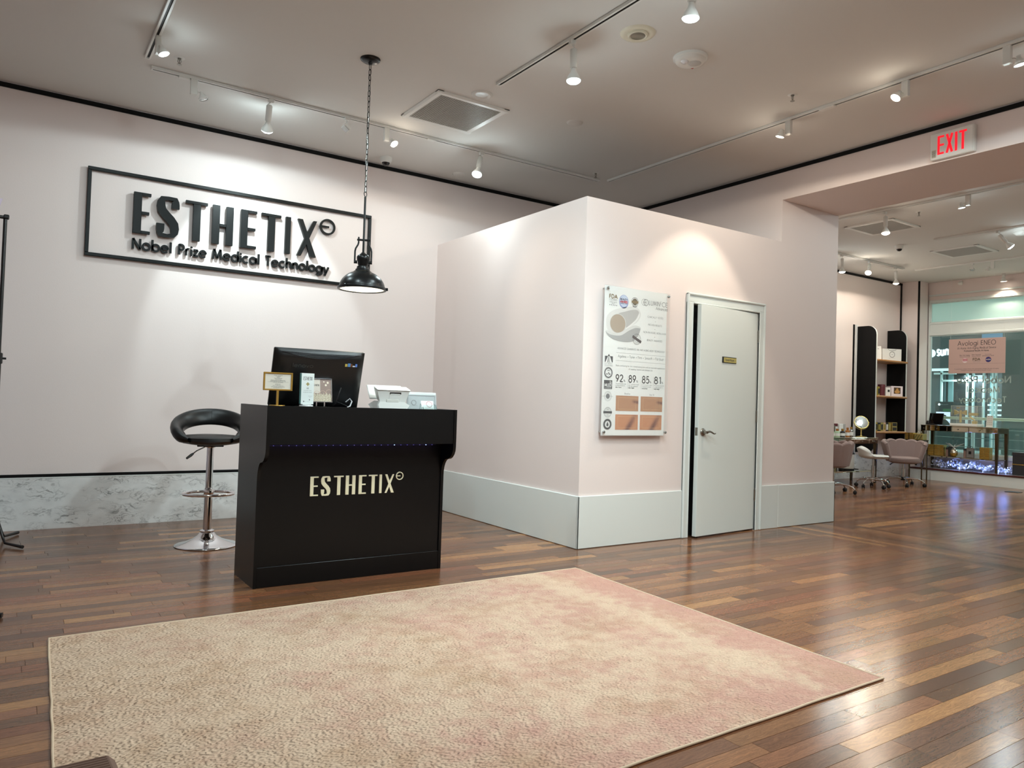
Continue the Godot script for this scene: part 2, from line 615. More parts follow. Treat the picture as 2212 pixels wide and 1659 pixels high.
# ---------------------------------------------------------------- materials
func make_materials() -> void:
	M.wall = mat(c8(233, 220, 216), 0.62, 0.0, 0.4)
	M.wall.normal_enabled = true
	M.wall.normal_texture = grain_normal(3, 0.09, 1.2)
	M.wall.normal_scale = 0.12
	M.wall.uv1_triplanar = true
	M.wall.uv1_world_triplanar = true
	M.wall.uv1_scale = Vector3(3, 3, 3)
	M.ceiling = mat(c8(222, 220, 216), 0.85, 0.0, 0.3)
	M.white_paint = mat(c8(223, 228, 225), 0.38)
	M.door = mat(c8(226, 231, 227), 0.42)
	M.black_trim = mat(c8(12, 12, 13), 0.5, 0.0, 0.3)
	M.white_plastic = mat(c8(232, 232, 228), 0.35)
	M.white_metal = mat(c8(228, 228, 224), 0.4)
	M.slot = mat(c8(60, 58, 56), 0.6)
	M.cream_plastic = mat(c8(222, 216, 196), 0.4)
	M.black_plastic = mat(c8(16, 16, 17), 0.35)
	M.black_gloss = mat(c8(10, 10, 11), 0.08)
	M.desk_black = mat(c8(11, 11, 12), 0.34, 0.0, 0.36)
	M.sign_black = mat(c8(11, 13, 13), 0.4, 0.0, 0.3)
	M.sign_edge = mat(c8(20, 22, 22), 0.4)
	M.leather = mat(c8(12, 13, 14), 0.34, 0.0, 0.45)
	M.leather.normal_enabled = true
	M.leather.normal_texture = grain_normal(8, 0.2, 3.0)
	M.leather.normal_scale = 0.25
	M.leather.uv1_triplanar = true
	M.leather.uv1_scale = Vector3(9, 9, 9)
	M.chrome = mat(c8(225, 226, 230), 0.07, 1.0)
	M.steel = mat(c8(190, 190, 188), 0.22, 1.0)
	M.nickel = mat(c8(150, 146, 138), 0.3, 1.0)
	M.lamp_black = mat(c8(22, 23, 24), 0.3, 0.35)
	M.gold = mat(c8(186, 146, 70), 0.35, 0.75)
	M.gold_foil = mat(c8(206, 172, 92), 0.25, 0.8)
	M.pale_gold = mat(c8(212, 190, 120), 0.3, 0.7)
	M.cream_letters = mat(c8(240, 232, 200), 0.4)
	M.ink = mat(c8(52, 52, 56), 0.7)
	M.ink_grey = mat(c8(120, 120, 122), 0.7)
	M.ink_pale = mat(c8(172, 172, 172), 0.7)
	M.ink_gold = mat(c8(130, 108, 62), 0.6)
	M.paper = mat(c8(238, 240, 238), 0.5)
	M.acrylic = clear(c8(255, 255, 255), 0.04, 0.02)
	M.glass = clear(c8(200, 235, 230), 0.05, 0.01)
	M.frosted = mat(Color(0.80, 0.88, 0.86, 0.8), 0.8)
	M.frosted.transparency = BaseMaterial3D.TRANSPARENCY_ALPHA
	M.frosted.backlight_enabled = true
	M.frosted.backlight = Color(0.9, 0.95, 0.93)
	M.velvet = mat(c8(146, 126, 122), 0.85)
	M.velvet.rim_enabled = true
	M.velvet.rim = 0.4
	M.velvet.rim_tint = 0.4
	M.velvet.normal_enabled = true
	M.velvet.normal_texture = grain_normal(21, 0.12, 4.0)
	M.velvet.normal_scale = 0.3
	M.velvet.uv1_triplanar = true
	M.velvet.uv1_scale = Vector3(4, 4, 4)
	M.white_leather = mat(c8(222, 222, 218), 0.4)
	M.mirror = mat(c8(200, 188, 168), 0.05, 1.0)
	M.mirror_edge = mat(c8(96, 82, 60), 0.25, 0.8)
	M.looking_glass = mat(c8(235, 236, 236), 0.02, 1.0)
	M.shelf_wood = mat(c8(196, 138, 78), 0.45)
	M.shelf_wood.albedo_texture = painted(64, 256, func(x, y): var k := 0.86 + 0.14 * sin(x * 0.7 + 3.0 * sin(y * 0.02)); return Color(k, k, k))
	M.shelf_wood.uv1_triplanar = true
	M.shelf_wood.uv1_scale = Vector3(3, 3, 3)
	M.mahogany = mat(c8(70, 24, 20), 0.3)
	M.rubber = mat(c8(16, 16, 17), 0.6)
	M.sage = mat(c8(150, 176, 140), 0.35)
	M.mint = mat(c8(180, 206, 176), 0.35)
	M.amber = mat(c8(176, 112, 52), 0.25)
	M.maroon = mat(c8(96, 36, 46), 0.45)
	M.peach = mat(c8(226, 190, 160), 0.45)
	M.charcoal = mat(c8(42, 42, 44), 0.5)
	M.grey_card = mat(c8(120, 114, 112), 0.6)
	M.blush = mat(c8(206, 172, 162), 0.6)
	make_wood()
	make_marble()
	make_rug_cloth()


func make_wood() -> void:
	# grain of the boards: long streaks, lighter and darker; the tone of each board is its own colour
	var fine := noise(11, 0.9, 2)
	var wide := noise(12, 0.12, 3)
	var wave := noise(13, 0.02, 2)
	var tex := painted(1024, 128, func(x, y):
		var yy: float = y + 6.0 * wave.get_noise_2d(x * 0.6, y * 2.0)
		var k: float = 0.88 + 0.16 * wide.get_noise_2d(x * 0.05, yy * 2.2) + 0.12 * fine.get_noise_2d(x * 0.03, yy * 0.9)
		return Color(clampf(k, 0, 1), clampf(k * 0.985, 0, 1), clampf(k * 0.97, 0, 1)))
	M.plank = mat(Color(1, 1, 1), 0.2, 0.0, 0.42)
	M.plank.albedo_texture = tex
	M.plank.vertex_color_use_as_albedo = true
	M.plank.normal_enabled = true
	M.plank.normal_texture = grain_normal(14, 0.03, 2.5, 512)
	M.plank.normal_scale = 0.045
	M.subfloor = mat(c8(84, 60, 46), 0.7)


func make_marble() -> void:
	# printed marble: grey veins that branch along the ridges of a warped noise
	var warp := noise(31, 0.012, 4)
	var vein := noise(32, 0.014, 4)
	var small := noise(33, 0.03, 3)
	var cloud := noise(34, 0.008, 3)
	var tex := painted(1536, 256, func(x, y):
		var wx: float = x + 70.0 * warp.get_noise_2d(x * 0.7, y)
		var wy: float = y * 1.6 + 70.0 * warp.get_noise_2d(x * 0.7 + 400.0, y)
		var a: float = absf(vein.get_noise_2d(wx * 0.55, wy))
		var b: float = absf(small.get_noise_2d(wx * 0.35, wy * 0.6))
		var dens: float = clampf(0.35 + 1.3 * cloud.get_noise_2d(x * 0.7, y * 1.3), 0.0, 1.0)
		var k: float = 0.92 - 0.27 * pow(maxf(0.0, 1.0 - a * 10.0), 1.6) * dens - 0.10 * pow(maxf(0.0, 1.0 - a * 3.5), 2.0) * dens - 0.15 * pow(maxf(0.0, 1.0 - b * 10.0), 1.5) * dens
		k += 0.03 * cloud.get_noise_2d(x * 2.0, y * 2.0)
		return Color(clampf(k, 0, 1), clampf(k * 1.003, 0, 1), clampf(k * 1.003, 0, 1)))
	M.marble = mat(c8(246, 246, 245), 0.35)
	M.marble.albedo_texture = tex


func make_rug_cloth() -> void:
	# faded dye: blush pink worn to cream in patches, more pink to the far right and near edge, with flecks of pile
	var big := noise(41, 0.0025, 4)
	var mid := noise(42, 0.015, 4)
	var fleck := noise(43, 0.33, 2)
	var cream := c8(206, 180, 157)
	var pink := c8(188, 145, 131)
	var taupe := c8(180, 148, 122)
	var tex := painted(1792, 1344, func(x, y):
		var u: float = x / 1792.0
		var w: float = y / 1344.0
		var patch: float = 0.46 + 0.55 * big.get_noise_2d(x * 1.2, y * 1.2) + 0.6 * mid.get_noise_2d(x, y) + 0.5 * fleck.get_noise_2d(x, y)
		var edge: float = clampf((u - 0.86) * 4.5, 0.0, 0.55) + clampf((w - 0.8) * 2.2, 0.0, 0.4) + 0.35 * (u - 0.45)
		# a worn pale band runs along the right side
		edge -= 0.5 * exp(-pow((u - 0.875 + 0.02 * mid.get_noise_2d(0, y)) * 38.0, 2.0))
		var k: float = clampf(patch + edge - 0.12, 0.0, 1.0)
		var t2: float = clampf(0.5 + 0.9 * big.get_noise_2d(x + 900.0, y) - 0.9 * (u - 0.4), 0.0, 1.0)
		return cream.lerp(pink.lerp(taupe, t2), k * 0.9))
	M.rug = mat(Color(1, 1, 1), 0.95, 0.0, 0.15)
	M.rug.albedo_texture = tex
	M.rug.normal_enabled = true
	M.rug.normal_texture = grain_normal(44, 0.35, 6.0, 512)
	M.rug.normal_scale = 0.6
	M.rug_edge = mat(c8(206, 184, 160), 0.9, 0.0, 0.2)


# ---------------------------------------------------------------- floor
const TONES := [[120, 86, 64], [134, 98, 72], [110, 80, 62], [142, 104, 76], [126, 90, 70], [100, 74, 60], [148, 110, 78], [130, 88, 66], [160, 122, 86], [116, 86, 70]]


func build_floor() -> void:
	var slab := mb()
	slab.slab(Vector3(-3.1, -0.12, -7.1), Vector3(X2, -0.0016, 3.1))
	slab.slab(Vector3(X2, -0.12, -7.4), Vector3(14.0, -0.0016, 5.1))
	var fl := struct("floor", slab, M.subfloor, "dark wooden strip floor with a glossy finish")
	var rng := RandomNumberGenerator.new()
	rng.seed = 77
	var list := []
	# reception: boards along x; a border of boards along z under the header; second room along x again
	for zone in [[-3.0, X1 - 0.02, -6.95, 3.0, false], [X1 - 0.02, X2 + 0.02, -6.95, 3.0, true], [X2 + 0.02, 13.4, -7.3, 5.0, false]]:
		var a0: float = zone[2] if not zone[4] else zone[0]
		var a1: float = zone[3] if not zone[4] else zone[1]
		var b0: float = zone[0] if not zone[4] else zone[2]
		var b1: float = zone[1] if not zone[4] else zone[3]
		var rows := int(ceil((a1 - a0) / 0.0782))
		for r in rows:
			var p0 := a0 + r * 0.0782
			var p1 := minf(p0 + 0.0782, a1)
			var q := b0 - rng.randf() * 0.6
			while q < b1:
				var len := rng.randf_range(0.28, 0.62) if rng.randf() < 0.45 else rng.randf_range(0.6, 1.25)
				var s0 := maxf(q, b0)
				var s1 := minf(q + len, b1)
				q += len
				var tone: Array = TONES[rng.randi() % TONES.size()]
				if tone[0] > 146 and rng.randf() < 0.6:
					tone = TONES[rng.randi() % 6]
				var jit := rng.randf_range(0.97, 1.16)
				var u := rng.randf()
				var w := rng.randf()
				if s1 - s0 < 0.02 or p1 - p0 < 0.01:
					continue
				var col := Color(tone[0] / 255.0 * jit, tone[1] * 0.955 / 255.0 * jit, tone[2] * 0.9 / 255.0 * jit).srgb_to_linear()
				var x0 := s0 if not zone[4] else p0
				var x1 := s1 if not zone[4] else p1
				var z0 := p0 if not zone[4] else s0
				var z1 := p1 if not zone[4] else s1
				var mid := Vector3((x0 + x1) / 2, 0, (z0 + z1) / 2)
				var d := mid - EYE
				var dep := d.dot(cam_f)
				var seen := dep > 0.5 and absf(d.dot(cam_r)) < dep * 0.72 and absf(d.dot(cam_u)) < dep * 0.56
				if mid.x > 0.15 and mid.x < 3.25 and mid.z > -3.95 and mid.z < -1.7:
					seen = false
				if mid.x > XB and mid.x < X2 and mid.z < ZD:
					seen = false
				if mid.x > 1.2 and mid.x < 2.43 and mid.z < -4.35 and mid.z > -6.4:
					seen = false
				if mid.x > X2 and mid.z / mid.x < ZD / X2:
					seen = false
				list.append({"x0": x0, "x1": x1, "z0": z0, "z1": z1, "c": col, "t": zone[4], "u": u, "w": w, "o": mid, "k": (x1 - x0) * (z1 - z0) / pow(dep, 3.0) if seen else 0.0})
	list.sort_custom(func(a, b): return a.k > b.k)
	var rest := mb()
	rest.colored = true
	for i in list.size():
		var e: Dictionary = list[i]
		if i < 300:
			var one := mb()
			one.colored = true
			lay_plank(one, e, e.o)
			part(fl, "plank", one, M.plank, e.o)
		else:
			lay_plank(rest, e, Vector3.ZERO)
	var field := part(fl, "plank_field", rest, M.plank)
	field.set_meta("kind", "stuff")


func lay_plank(b: MB, e: Dictionary, o: Vector3) -> void:
	b.col = e.c
	var g := 0.0002
	var k := 0.0007
	var x0: float = e.x0 + g - o.x
	var x1: float = e.x1 - g - o.x
	var z0: float = e.z0 + g - o.z
	var z1: float = e.z1 - g - o.z
	var long: float = (e.z1 - e.z0) if e.t else (e.x1 - e.x0)
	var ru := Rect2(e.u, e.w, long * 0.55, 0.3)
	var top := [Vector3(x0 + k, 0, z0 + k), Vector3(x1 - k, 0, z0 + k), Vector3(x1 - k, 0, z1 - k), Vector3(x0 + k, 0, z1 - k)]
	var low := [Vector3(x0, -0.0015, z0), Vector3(x1, -0.0015, z0), Vector3(x1, -0.0015, z1), Vector3(x0, -0.0015, z1)]
	if e.t:
		b.quad(top[0], top[3], top[2], top[1], Vector3.UP, ru)
	else:
		b.quad(top[0], top[1], top[2], top[3], Vector3.UP, ru)
	var nn := [Vector3(0, 0.3, -1), Vector3(1, 0.3, 0), Vector3(0, 0.3, 1), Vector3(-1, 0.3, 0)]
	for i in 4:
		var j := (i + 1) % 4
		b.quad(top[i], top[j], low[j], low[i], nn[i], Rect2(e.u, e.w, 0.01, 0.01))


# ---------------------------------------------------------------- walls, ceiling, trim
func build_shell() -> void:
	# reception
	struct("wall_back", mb().slab(Vector3(-3.0, 0, ZB - 0.15), Vector3(X1, H1, ZB)), M.wall, "pale pink painted wall behind the reception desk")
	struct("wall_left", mb().slab(Vector3(-3.15, 0, ZB - 0.15), Vector3(-3.0, H1, 3.15)), M.wall)
	struct("wall_front", mb().slab(Vector3(-3.0, 0, 3.0), Vector3(X1, H1, 3.15)), M.wall)
	struct("ceiling", mb().slab(Vector3(-3.15, H1, ZB - 0.15), Vector3(X1, H1 + 0.15, 3.15)), M.ceiling, "flat painted ceiling of the reception")
	# header wall between the rooms: full height behind the treatment room, a beam over the opening
	var beam := mb()
	beam.slab(Vector3(X1, 0, ZR - 0.15), Vector3(X2, H2 + 0.15, ZD))
	beam.slab(Vector3(X1, HH, ZD), Vector3(X2, H2 + 0.15, 3.0))
	beam.slab(Vector3(X1, 0, 3.0), Vector3(X2, H2 + 0.15, 5.15))
	struct("wall_right", beam, M.wall, "pale pink wall and deep header over the wide opening")
	# treatment room: two thin walls that stop short of the ceiling, with a door opening
	struct("wall_side", mb().slab(Vector3(XB, 0, ZB), Vector3(XB + 0.12, HB, ZD - 0.12)), M.wall, "pale pink side wall of the treatment room")
	var w := mb()
	w.slab(Vector3(XB, 0, ZD - 0.12), Vector3(4.90, HB, ZD))
	w.slab(Vector3(5.80, 0, ZD - 0.12), Vector3(X1, HB, ZD))
	w.slab(Vector3(4.90, 2.045, ZD - 0.12), Vector3(5.80, HB, ZD))
	struct("wall_door", w, M.wall, "pale pink wall with the white door in it")
	# second room
	struct("wall_rear", mb().slab(Vector3(X2, 0, ZR - 0.15), Vector3(13.7, H2, ZR)), M.wall, "cream pink rear wall of the second room")
	struct("wall_end", mb().slab(Vector3(X2, 0, 5.0), Vector3(XW + 0.1, H2, 5.15)), M.wall)
	struct("wall_return", mb().slab(Vector3(13.5, 0, ZR), Vector3(13.8, H2, -6.98)), M.wall, "narrow wall strip between black lines beside the shop window")
	struct("ceiling", mb().slab(Vector3(X2, H2, ZR - 0.15), Vector3(14.1, H2 + 0.15, 5.15)), M.ceiling, "flat painted ceiling of the second room")
	# black lines under the ceilings and over the marble
	struct("trim_1", mb().slab(Vector3(-3.0, H1 - 0.045, ZB), Vector3(X1, H1 - 0.008, ZB + 0.014), 0.003), M.black_trim, "black line under the ceiling on the sign wall")
	struct("trim_2", mb().slab(Vector3(X1 - 0.014, H1 - 0.045, ZB), Vector3(X1, H1 - 0.008, 3.0), 0.003), M.black_trim, "black line under the ceiling on the header wall")
	struct("trim_3", mb().slab(Vector3(-3.0, 0.412, ZB), Vector3(XB, 0.436, ZB + 0.012), 0.002), M.black_trim, "black line above the marble skirting")
	struct("trim_4", mb().slab(Vector3(X2, H2 - 0.05, ZR), Vector3(13.5, H2 - 0.01, ZR + 0.014), 0.003), M.black_trim, "black line under the ceiling of the second room")
	struct("trim_5", mb().slab(Vector3(13.452, 0.4, ZR), Vector3(13.494, H2 - 0.01, ZR + 0.014), 0.003), M.black_trim, "black upright line in the corner")
	struct("trim_6", mb().slab(Vector3(13.49, 0.22, -7.0), Vector3(13.5, H2, -6.965), 0.002), M.black_trim, "black upright line beside the shop window")
	struct("trim_7", mb().slab(Vector3(11.96, 0.4, ZR), Vector3(12.0, 2.64, ZR + 0.012), 0.002), M.black_trim, "black upright line left of the shelf")
	# marble skirting
	var mar := mb()
	marble_strip(mar, -3.0, XB, ZB + 0.01, 0.41, 3.2)
	struct("baseboard_back", mar, M.marble, "tall white marble skirting with grey veins")
	struct("trim_8", mb().slab(Vector3(-3.0, 0.402, ZB), Vector3(XB, 0.412, ZB + 0.012), 0.002), M.white_paint, "white strip on top of the marble")
	mar = mb()
	marble_strip(mar, X2, 13.5, ZR + 0.01, 0.40, 2.6)
	mar.slab(Vector3(12.02, 0.4, ZR), Vector3(12.10, 2.64, ZR + 0.01))
	struct("baseboard_rear", mar, M.marble, "white marble skirting behind the mirrored table")
	# plain white skirting round the treatment room, in boards
	var o := 0.016
	struct("baseboard_side", mb().slab(Vector3(XB - o, 0.002, ZB), Vector3(XB, 0.41, ZD + o), 0.004), M.white_paint, "tall white skirting along the side of the treatment room")
	struct("baseboard_front", mb().slab(Vector3(XB - o, 0.002, ZD), Vector3(4.823, 0.41, ZD + o), 0.004), M.white_paint, "tall white skirting left of the door")
	struct("baseboard_door", mb().slab(Vector3(5.886, 0.002, ZD), Vector3(6.141, 0.41, ZD + o), 0.002), M.white_paint, "short piece of white skirting right of the door")
	struct("baseboard_right", mb().slab(Vector3(6.143, 0.002, ZD), Vector3(X2 + o, 0.41, ZD + o), 0.004), M.white_paint, "white skirting round the corner of the header wall")
	struct("baseboard_far", mb().slab(Vector3(X2, 0.002, ZR), Vector3(X2 + o, 0.41, ZD + o), 0.004), M.white_paint)


func marble_strip(b: MB, x0: float, x1: float, z: float, h: float, rep: float) -> void:
	b.slab(Vector3(x0, 0.0, z - 0.01), Vector3(x1, h, z - 0.001))
	b.quad(Vector3(x0, 0.002, z), Vector3(x1, 0.002, z), Vector3(x1, h, z), Vector3(x0, h, z), Vector3(0, 0, 1), Rect2((x0 + 0.15) / rep, 1, (x1 - x0) / rep, -1))


# ---------------------------------------------------------------- door
func build_door() -> void:
	var dr := Node3D.new()
	dr.name = "door_1"
	add_child(dr)
	dr.position = Vector3(4.90, 0, ZD)
	dr.set_meta("kind", "structure")
	dr.set_meta("label", "white door standing slightly ajar with a lever handle")
	# moulded casing: three stepped strips a side
	for s in [[-0.078, 0.0, 0], [0.90, 0.978, 1]]:
		var c := mb()
		c.slab(Vector3(s[0], 0, 0), Vector3(s[1], 2.045, 0.02), 0.004)
		var i0: float = s[0] if s[2] == 0 else s[1] - 0.022
		c.slab(Vector3(i0, 0, 0.0), Vector3(i0 + 0.022, 2.123, 0.034), 0.008)
		var k0: float = s[1] - 0.014 if s[2] == 0 else s[0]
		c.slab(Vector3(k0, 0, -0.12), Vector3(k0 + 0.014, 2.045, 0.026), 0.005)
		part(dr, "casing", c, M.white_paint)
	var h := mb()
	h.slab(Vector3(-0.056, 2.045, 0), Vector3(0.956, 2.103, 0.02), 0.004)
	h.slab(Vector3(-0.078, 2.101, 0), Vector3(0.978, 2.123, 0.034), 0.008)
	h.slab(Vector3(0, 2.031, -0.12), Vector3(0.90, 2.047, 0.026), 0.005)
	part(dr, "head_casing", h, M.white_paint)
	part(dr, "gap_shade_panel", mb().slab(Vector3(0.0, 0, -0.06), Vector3(0.2, 2.03, -0.048)), M.rubber)  # added dark board behind the leaf, standing in for shade in the gap
	# the leaf swings on the right-hand jamb
	var turn := Basis(Vector3.UP, deg_to_rad(5.0))
	var leaf := part(dr, "door_leaf", mb().slab(Vector3(-0.86, 0.014, -0.042), Vector3(0, 2.024, 0), 0.002), M.door, Vector3(0.895, 0, 0.002), turn)
	for y in [1.81, 1.06, 0.33]:
		var hg := mb()
		hg.tube([Vector3(0, -0.05, 0.008), Vector3(0, 0.05, 0.008)], 0.008, 8)
		hg.tube([Vector3(0, -0.058, 0.008), Vector3(0, 0.058, 0.008)], 0.005, 8)
		hg.slab(Vector3(-0.002, -0.045, -0.002), Vector3(0.016, 0.045, 0.003))
		part(dr, "hinge", hg, M.nickel, Vector3(0.897, y, 0.003))
	# latch plate, rose and wave lever
	part(leaf, "latch_plate", mb().slab(Vector3(-0.8615, 0.885, -0.034), Vector3(-0.8595, 0.955, -0.008)), M.nickel)
	var lv := mb()
	lv.at(Vector3(-0.80, 0.915, 0), turned(90, 0, 0)).lathe([Vector2(0.034, 0), Vector2(0.034, 0.006), Vector2(0.027, 0.013), Vector2(0.014, 0.016), Vector2(0.012, 0.05), Vector2(0, 0.052)], 20)
	lv.at(Vector3.ZERO)
	var path := []
	var rad := []
	for k in 10:
		var f := k / 9.0
		path.append(Vector3(-0.80 + 0.115 * f, 0.915 + 0.009 * sin(f * 5.6) - 0.003 * f, 0.05 + 0.004 * sin(f * 3.0)))
		rad.append(0.0105 - 0.0045 * f)
	lv.tube(path, rad, 8)
	part(leaf, "lever_handle", lv, M.nickel)
	var pl := part(leaf, "nameplate", mb().slab(Vector3(-0.545, 1.535, 0), Vector3(-0.335, 1.59, 0.007), 0.002), M.black_plastic)
	pl.set_meta("label", "small brass nameplate in a black holder")
	part(pl, "brass_insert", mb().slab(Vector3(-0.528, 1.541, 0.006), Vector3(-0.338, 1.583, 0.0082)), mat(c8(204, 186, 110), 0.4, 0.3))
	part(pl, "lettering", write(mb(), "Facial Room 1", -0.432, 1.553, 0.02, 0.16, 0.5, 0.15, 0.0086), M.ink)


# ---------------------------------------------------------------- rug
func build_rug() -> void:
	var t := thing("area_rug", "large faded pink and cream area rug on the wooden floor", "rug")
	var P := [Vector3(0.188, 0, -3.907), Vector3(3.247, 0, -3.963), Vector3(3.118, 0, -1.734), Vector3(0.125, 0, -1.70)]
	var b := mb()
	var rows := []
	var N := 40
	var wob := noise(51, 2.0, 2)
	for i in N + 1:
		var row := []
		for j in N + 1:
			var u := float(j) / N
			var w := float(i) / N
			var p: Vector3 = P[0].lerp(P[1], u).lerp(P[3].lerp(P[2], u), w)
			var e := minf(minf(u, 1 - u), minf(w, 1 - w))
			p.y = 0.009 + 0.0015 * wob.get_noise_2d(p.x, p.z) - (0.003 if e == 0.0 else 0.0)
			p.x += 0.004 * wob.get_noise_2d(p.z * 1.5, 5.0)
			p.z += 0.005 * wob.get_noise_2d(p.x * 1.2, 9.0)
			row.append(p)
		rows.append(row)
	b.sheet(rows)
	# uv over the whole rug
	for i in N + 1:
		for j in N + 1:
			b.t[i * (N + 1) + j] = Vector2(float(j) / N, float(i) / N)
	part(t, "pile", b, M.rug)
	# bound edge
	var edge := []
	for j in N:
		edge.append(rows[0][j])
	for i in N:
		edge.append(rows[i][N])
	for j in N:
		edge.append(rows[N][N - j])
	for i in N:
		edge.append(rows[N - i][0])
	for k in edge.size():
		edge[k] = edge[k] * Vector3(1, 0, 1) + Vector3(0, 0.0052, 0)
	part(t, "bound_edge", mb().tube(edge, 0.0048, 6, true), M.rug_edge)


# ---------------------------------------------------------------- the logo: tall letters with thick stems and thin bars
func logo_letter(ch: String, b: MB, w: float, h: float, d: float) -> void:
	var th := 0.07 * h
	var st := 0.18 * h
	var rects := []
	match ch:
		"E":
			rects = [[0.0, 0.0, st, h], [st, h - th, w, h], [st, 0.47 * h, w * 0.92, 0.47 * h + th], [st, 0, w, th]]
		"T":
			rects = [[(w - st) / 2 + 0.01 * h, 0, (w + st) / 2 + 0.01 * h, h - th], [0, h - th, w, h]]
		"H":
			rects = [[0, 0, st, h], [w - st, 0, w, h], [st, 0.46 * h, w - st, 0.46 * h + th]]
		"I":
			rects = [[0, 0, w, h]]
	for r in rects:
		b.slab(Vector3(r[0], r[1], 0), Vector3(r[2], r[3], d), 0.004 * h)
	if ch == "X":
		b.prism(PackedVector2Array([Vector2(0, h), Vector2(0.24 * w, h), Vector2(0.60 * w, 0.52 * h), Vector2(w, 0), Vector2(0.70 * w, 0), Vector2(0.40 * w, 0.46 * h)]), 0, d)
		b.prism(PackedVector2Array([Vector2(0.82 * w, h), Vector2(w, h), Vector2(0.58 * w, 0.45 * h), Vector2(0.20 * w, 0), Vector2(0, 0), Vector2(0.42 * w, 0.55 * h)]), 0, d * 0.985)
	if ch == "S":
		var p := PackedVector2Array()
		var ww := []
		var lx := st * 0.52
		var rx := w - st * 0.52
		var keys := [[rx, 0.73, 1.0], [rx, 0.82, 1.0], [rx, 0.90, 0.85], [0.80 * w, 0.958, 0.5], [0.5 * w, 0.968, 0.44], [0.24 * w, 0.945, 0.6], [lx * 1.05, 0.87, 0.95], [lx, 0.77, 1.05], [lx * 1.25, 0.66, 1.1], [0.42 * w, 0.54, 1.15], [0.62 * w, 0.44, 1.15], [rx * 0.95, 0.33, 1.1], [rx, 0.22, 1.05], [rx * 0.98, 0.12, 0.95], [0.74 * w, 0.052, 0.6], [0.5 * w, 0.032, 0.44], [0.2 * w, 0.042, 0.5], [lx, 0.11, 0.85], [lx, 0.19, 1.0], [lx, 0.32, 1.0]]
		for k in keys:
			p.append(Vector2(k[0], k[1] * h))
			ww.append(k[2] * st)
		b.stroke(p, ww, 0, d)


func logo(parent: Node3D, x: Array, h: float, d: float, m: Material) -> void:
	var s := "ESTHETIX"
	for i in 8:
		var b := mb()
		logo_letter(s[i], b, x[2 * i + 1] - x[2 * i], h, d)
		part(parent, "letter", b, m, Vector3(x[2 * i], 0, 0))


# ---------------------------------------------------------------- sign on the wall
func build_wall_sign() -> void:
	var t := thing("wall_sign", "large black framed wall sign with raised black lettering on the pink wall", "sign", Vector3(0, 0, ZB))
	var x0 := 0.455
	var x1 := 2.918
	var y0 := 2.203
	var y1 := 2.932
	var w := 0.028
	var g := 0.012
	var dd := 0.04
	part(t, "frame_bar", mb().slab(Vector3(x0, y1 - w, g), Vector3(x1, y1, dd), 0.003), M.sign_black)
	part(t, "frame_bar", mb().slab(Vector3(x0, y0, g), Vector3(x1, y0 + w, dd), 0.003), M.sign_black)
	part(t, "frame_bar", mb().slab(Vector3(x0, y0 + w, g), Vector3(x0 + w, y1 - w, dd), 0.003), M.sign_black)
	part(t, "frame_bar", mb().slab(Vector3(x1 - w, y0 + w, g), Vector3(x1, y1 - w, dd), 0.003), M.sign_black)
	for px in [0.5, 1.3, 2.1, 2.88]:
		for py in [y0 + w / 2, y1 - w / 2]:
			part(t, "spacer", mb().slab(Vector3(px - 0.01, py - 0.01, 0), Vector3(px + 0.01, py + 0.01, g + 0.002)), M.sign_edge)
	var words := Node3D.new()
	words.name = "brand_name"
	t.add_child(words)
	words.position = Vector3(0, 2.437, 0.018)
	logo(words, [0.795, 0.926, 0.972, 1.150, 1.198, 1.378, 1.420, 1.598, 1.662, 1.803, 1.844, 2.022, 2.066, 2.113, 2.180, 2.361], 0.344, 0.036, M.sign_black)
	var ring := mb().ring(2.4735, 2.75, 0.068, 0.018, 0.015, 0.02)
	ring.slab(Vector3(2.414, 2.742, 0.015), Vector3(2.488, 2.759, 0.035), 0.001)
	part(t, "ring_mark", ring, M.sign_black)
	var line := Node3D.new()
	line.name = "motto"
	t.add_child(line)
	for e in [["Nobel", 0.80, 0.30], ["Prize", 1.158, 0.225], ["Medical", 1.437, 0.405], ["Technology", 1.898, 0.60]]:
		var kx: float = e[2] / text_width(e[0])
		var px: float = e[1]
		for ch in e[0]:
			part(line, "letter", write(mb(), ch, 0, 0, 0.088, 0.19, 0.0, glyph(ch)[0] * kx, 0.012, 0.02), M.sign_black, Vector3(px, 2.306, 0))
			px += (glyph(ch)[0] + 0.16) * kx


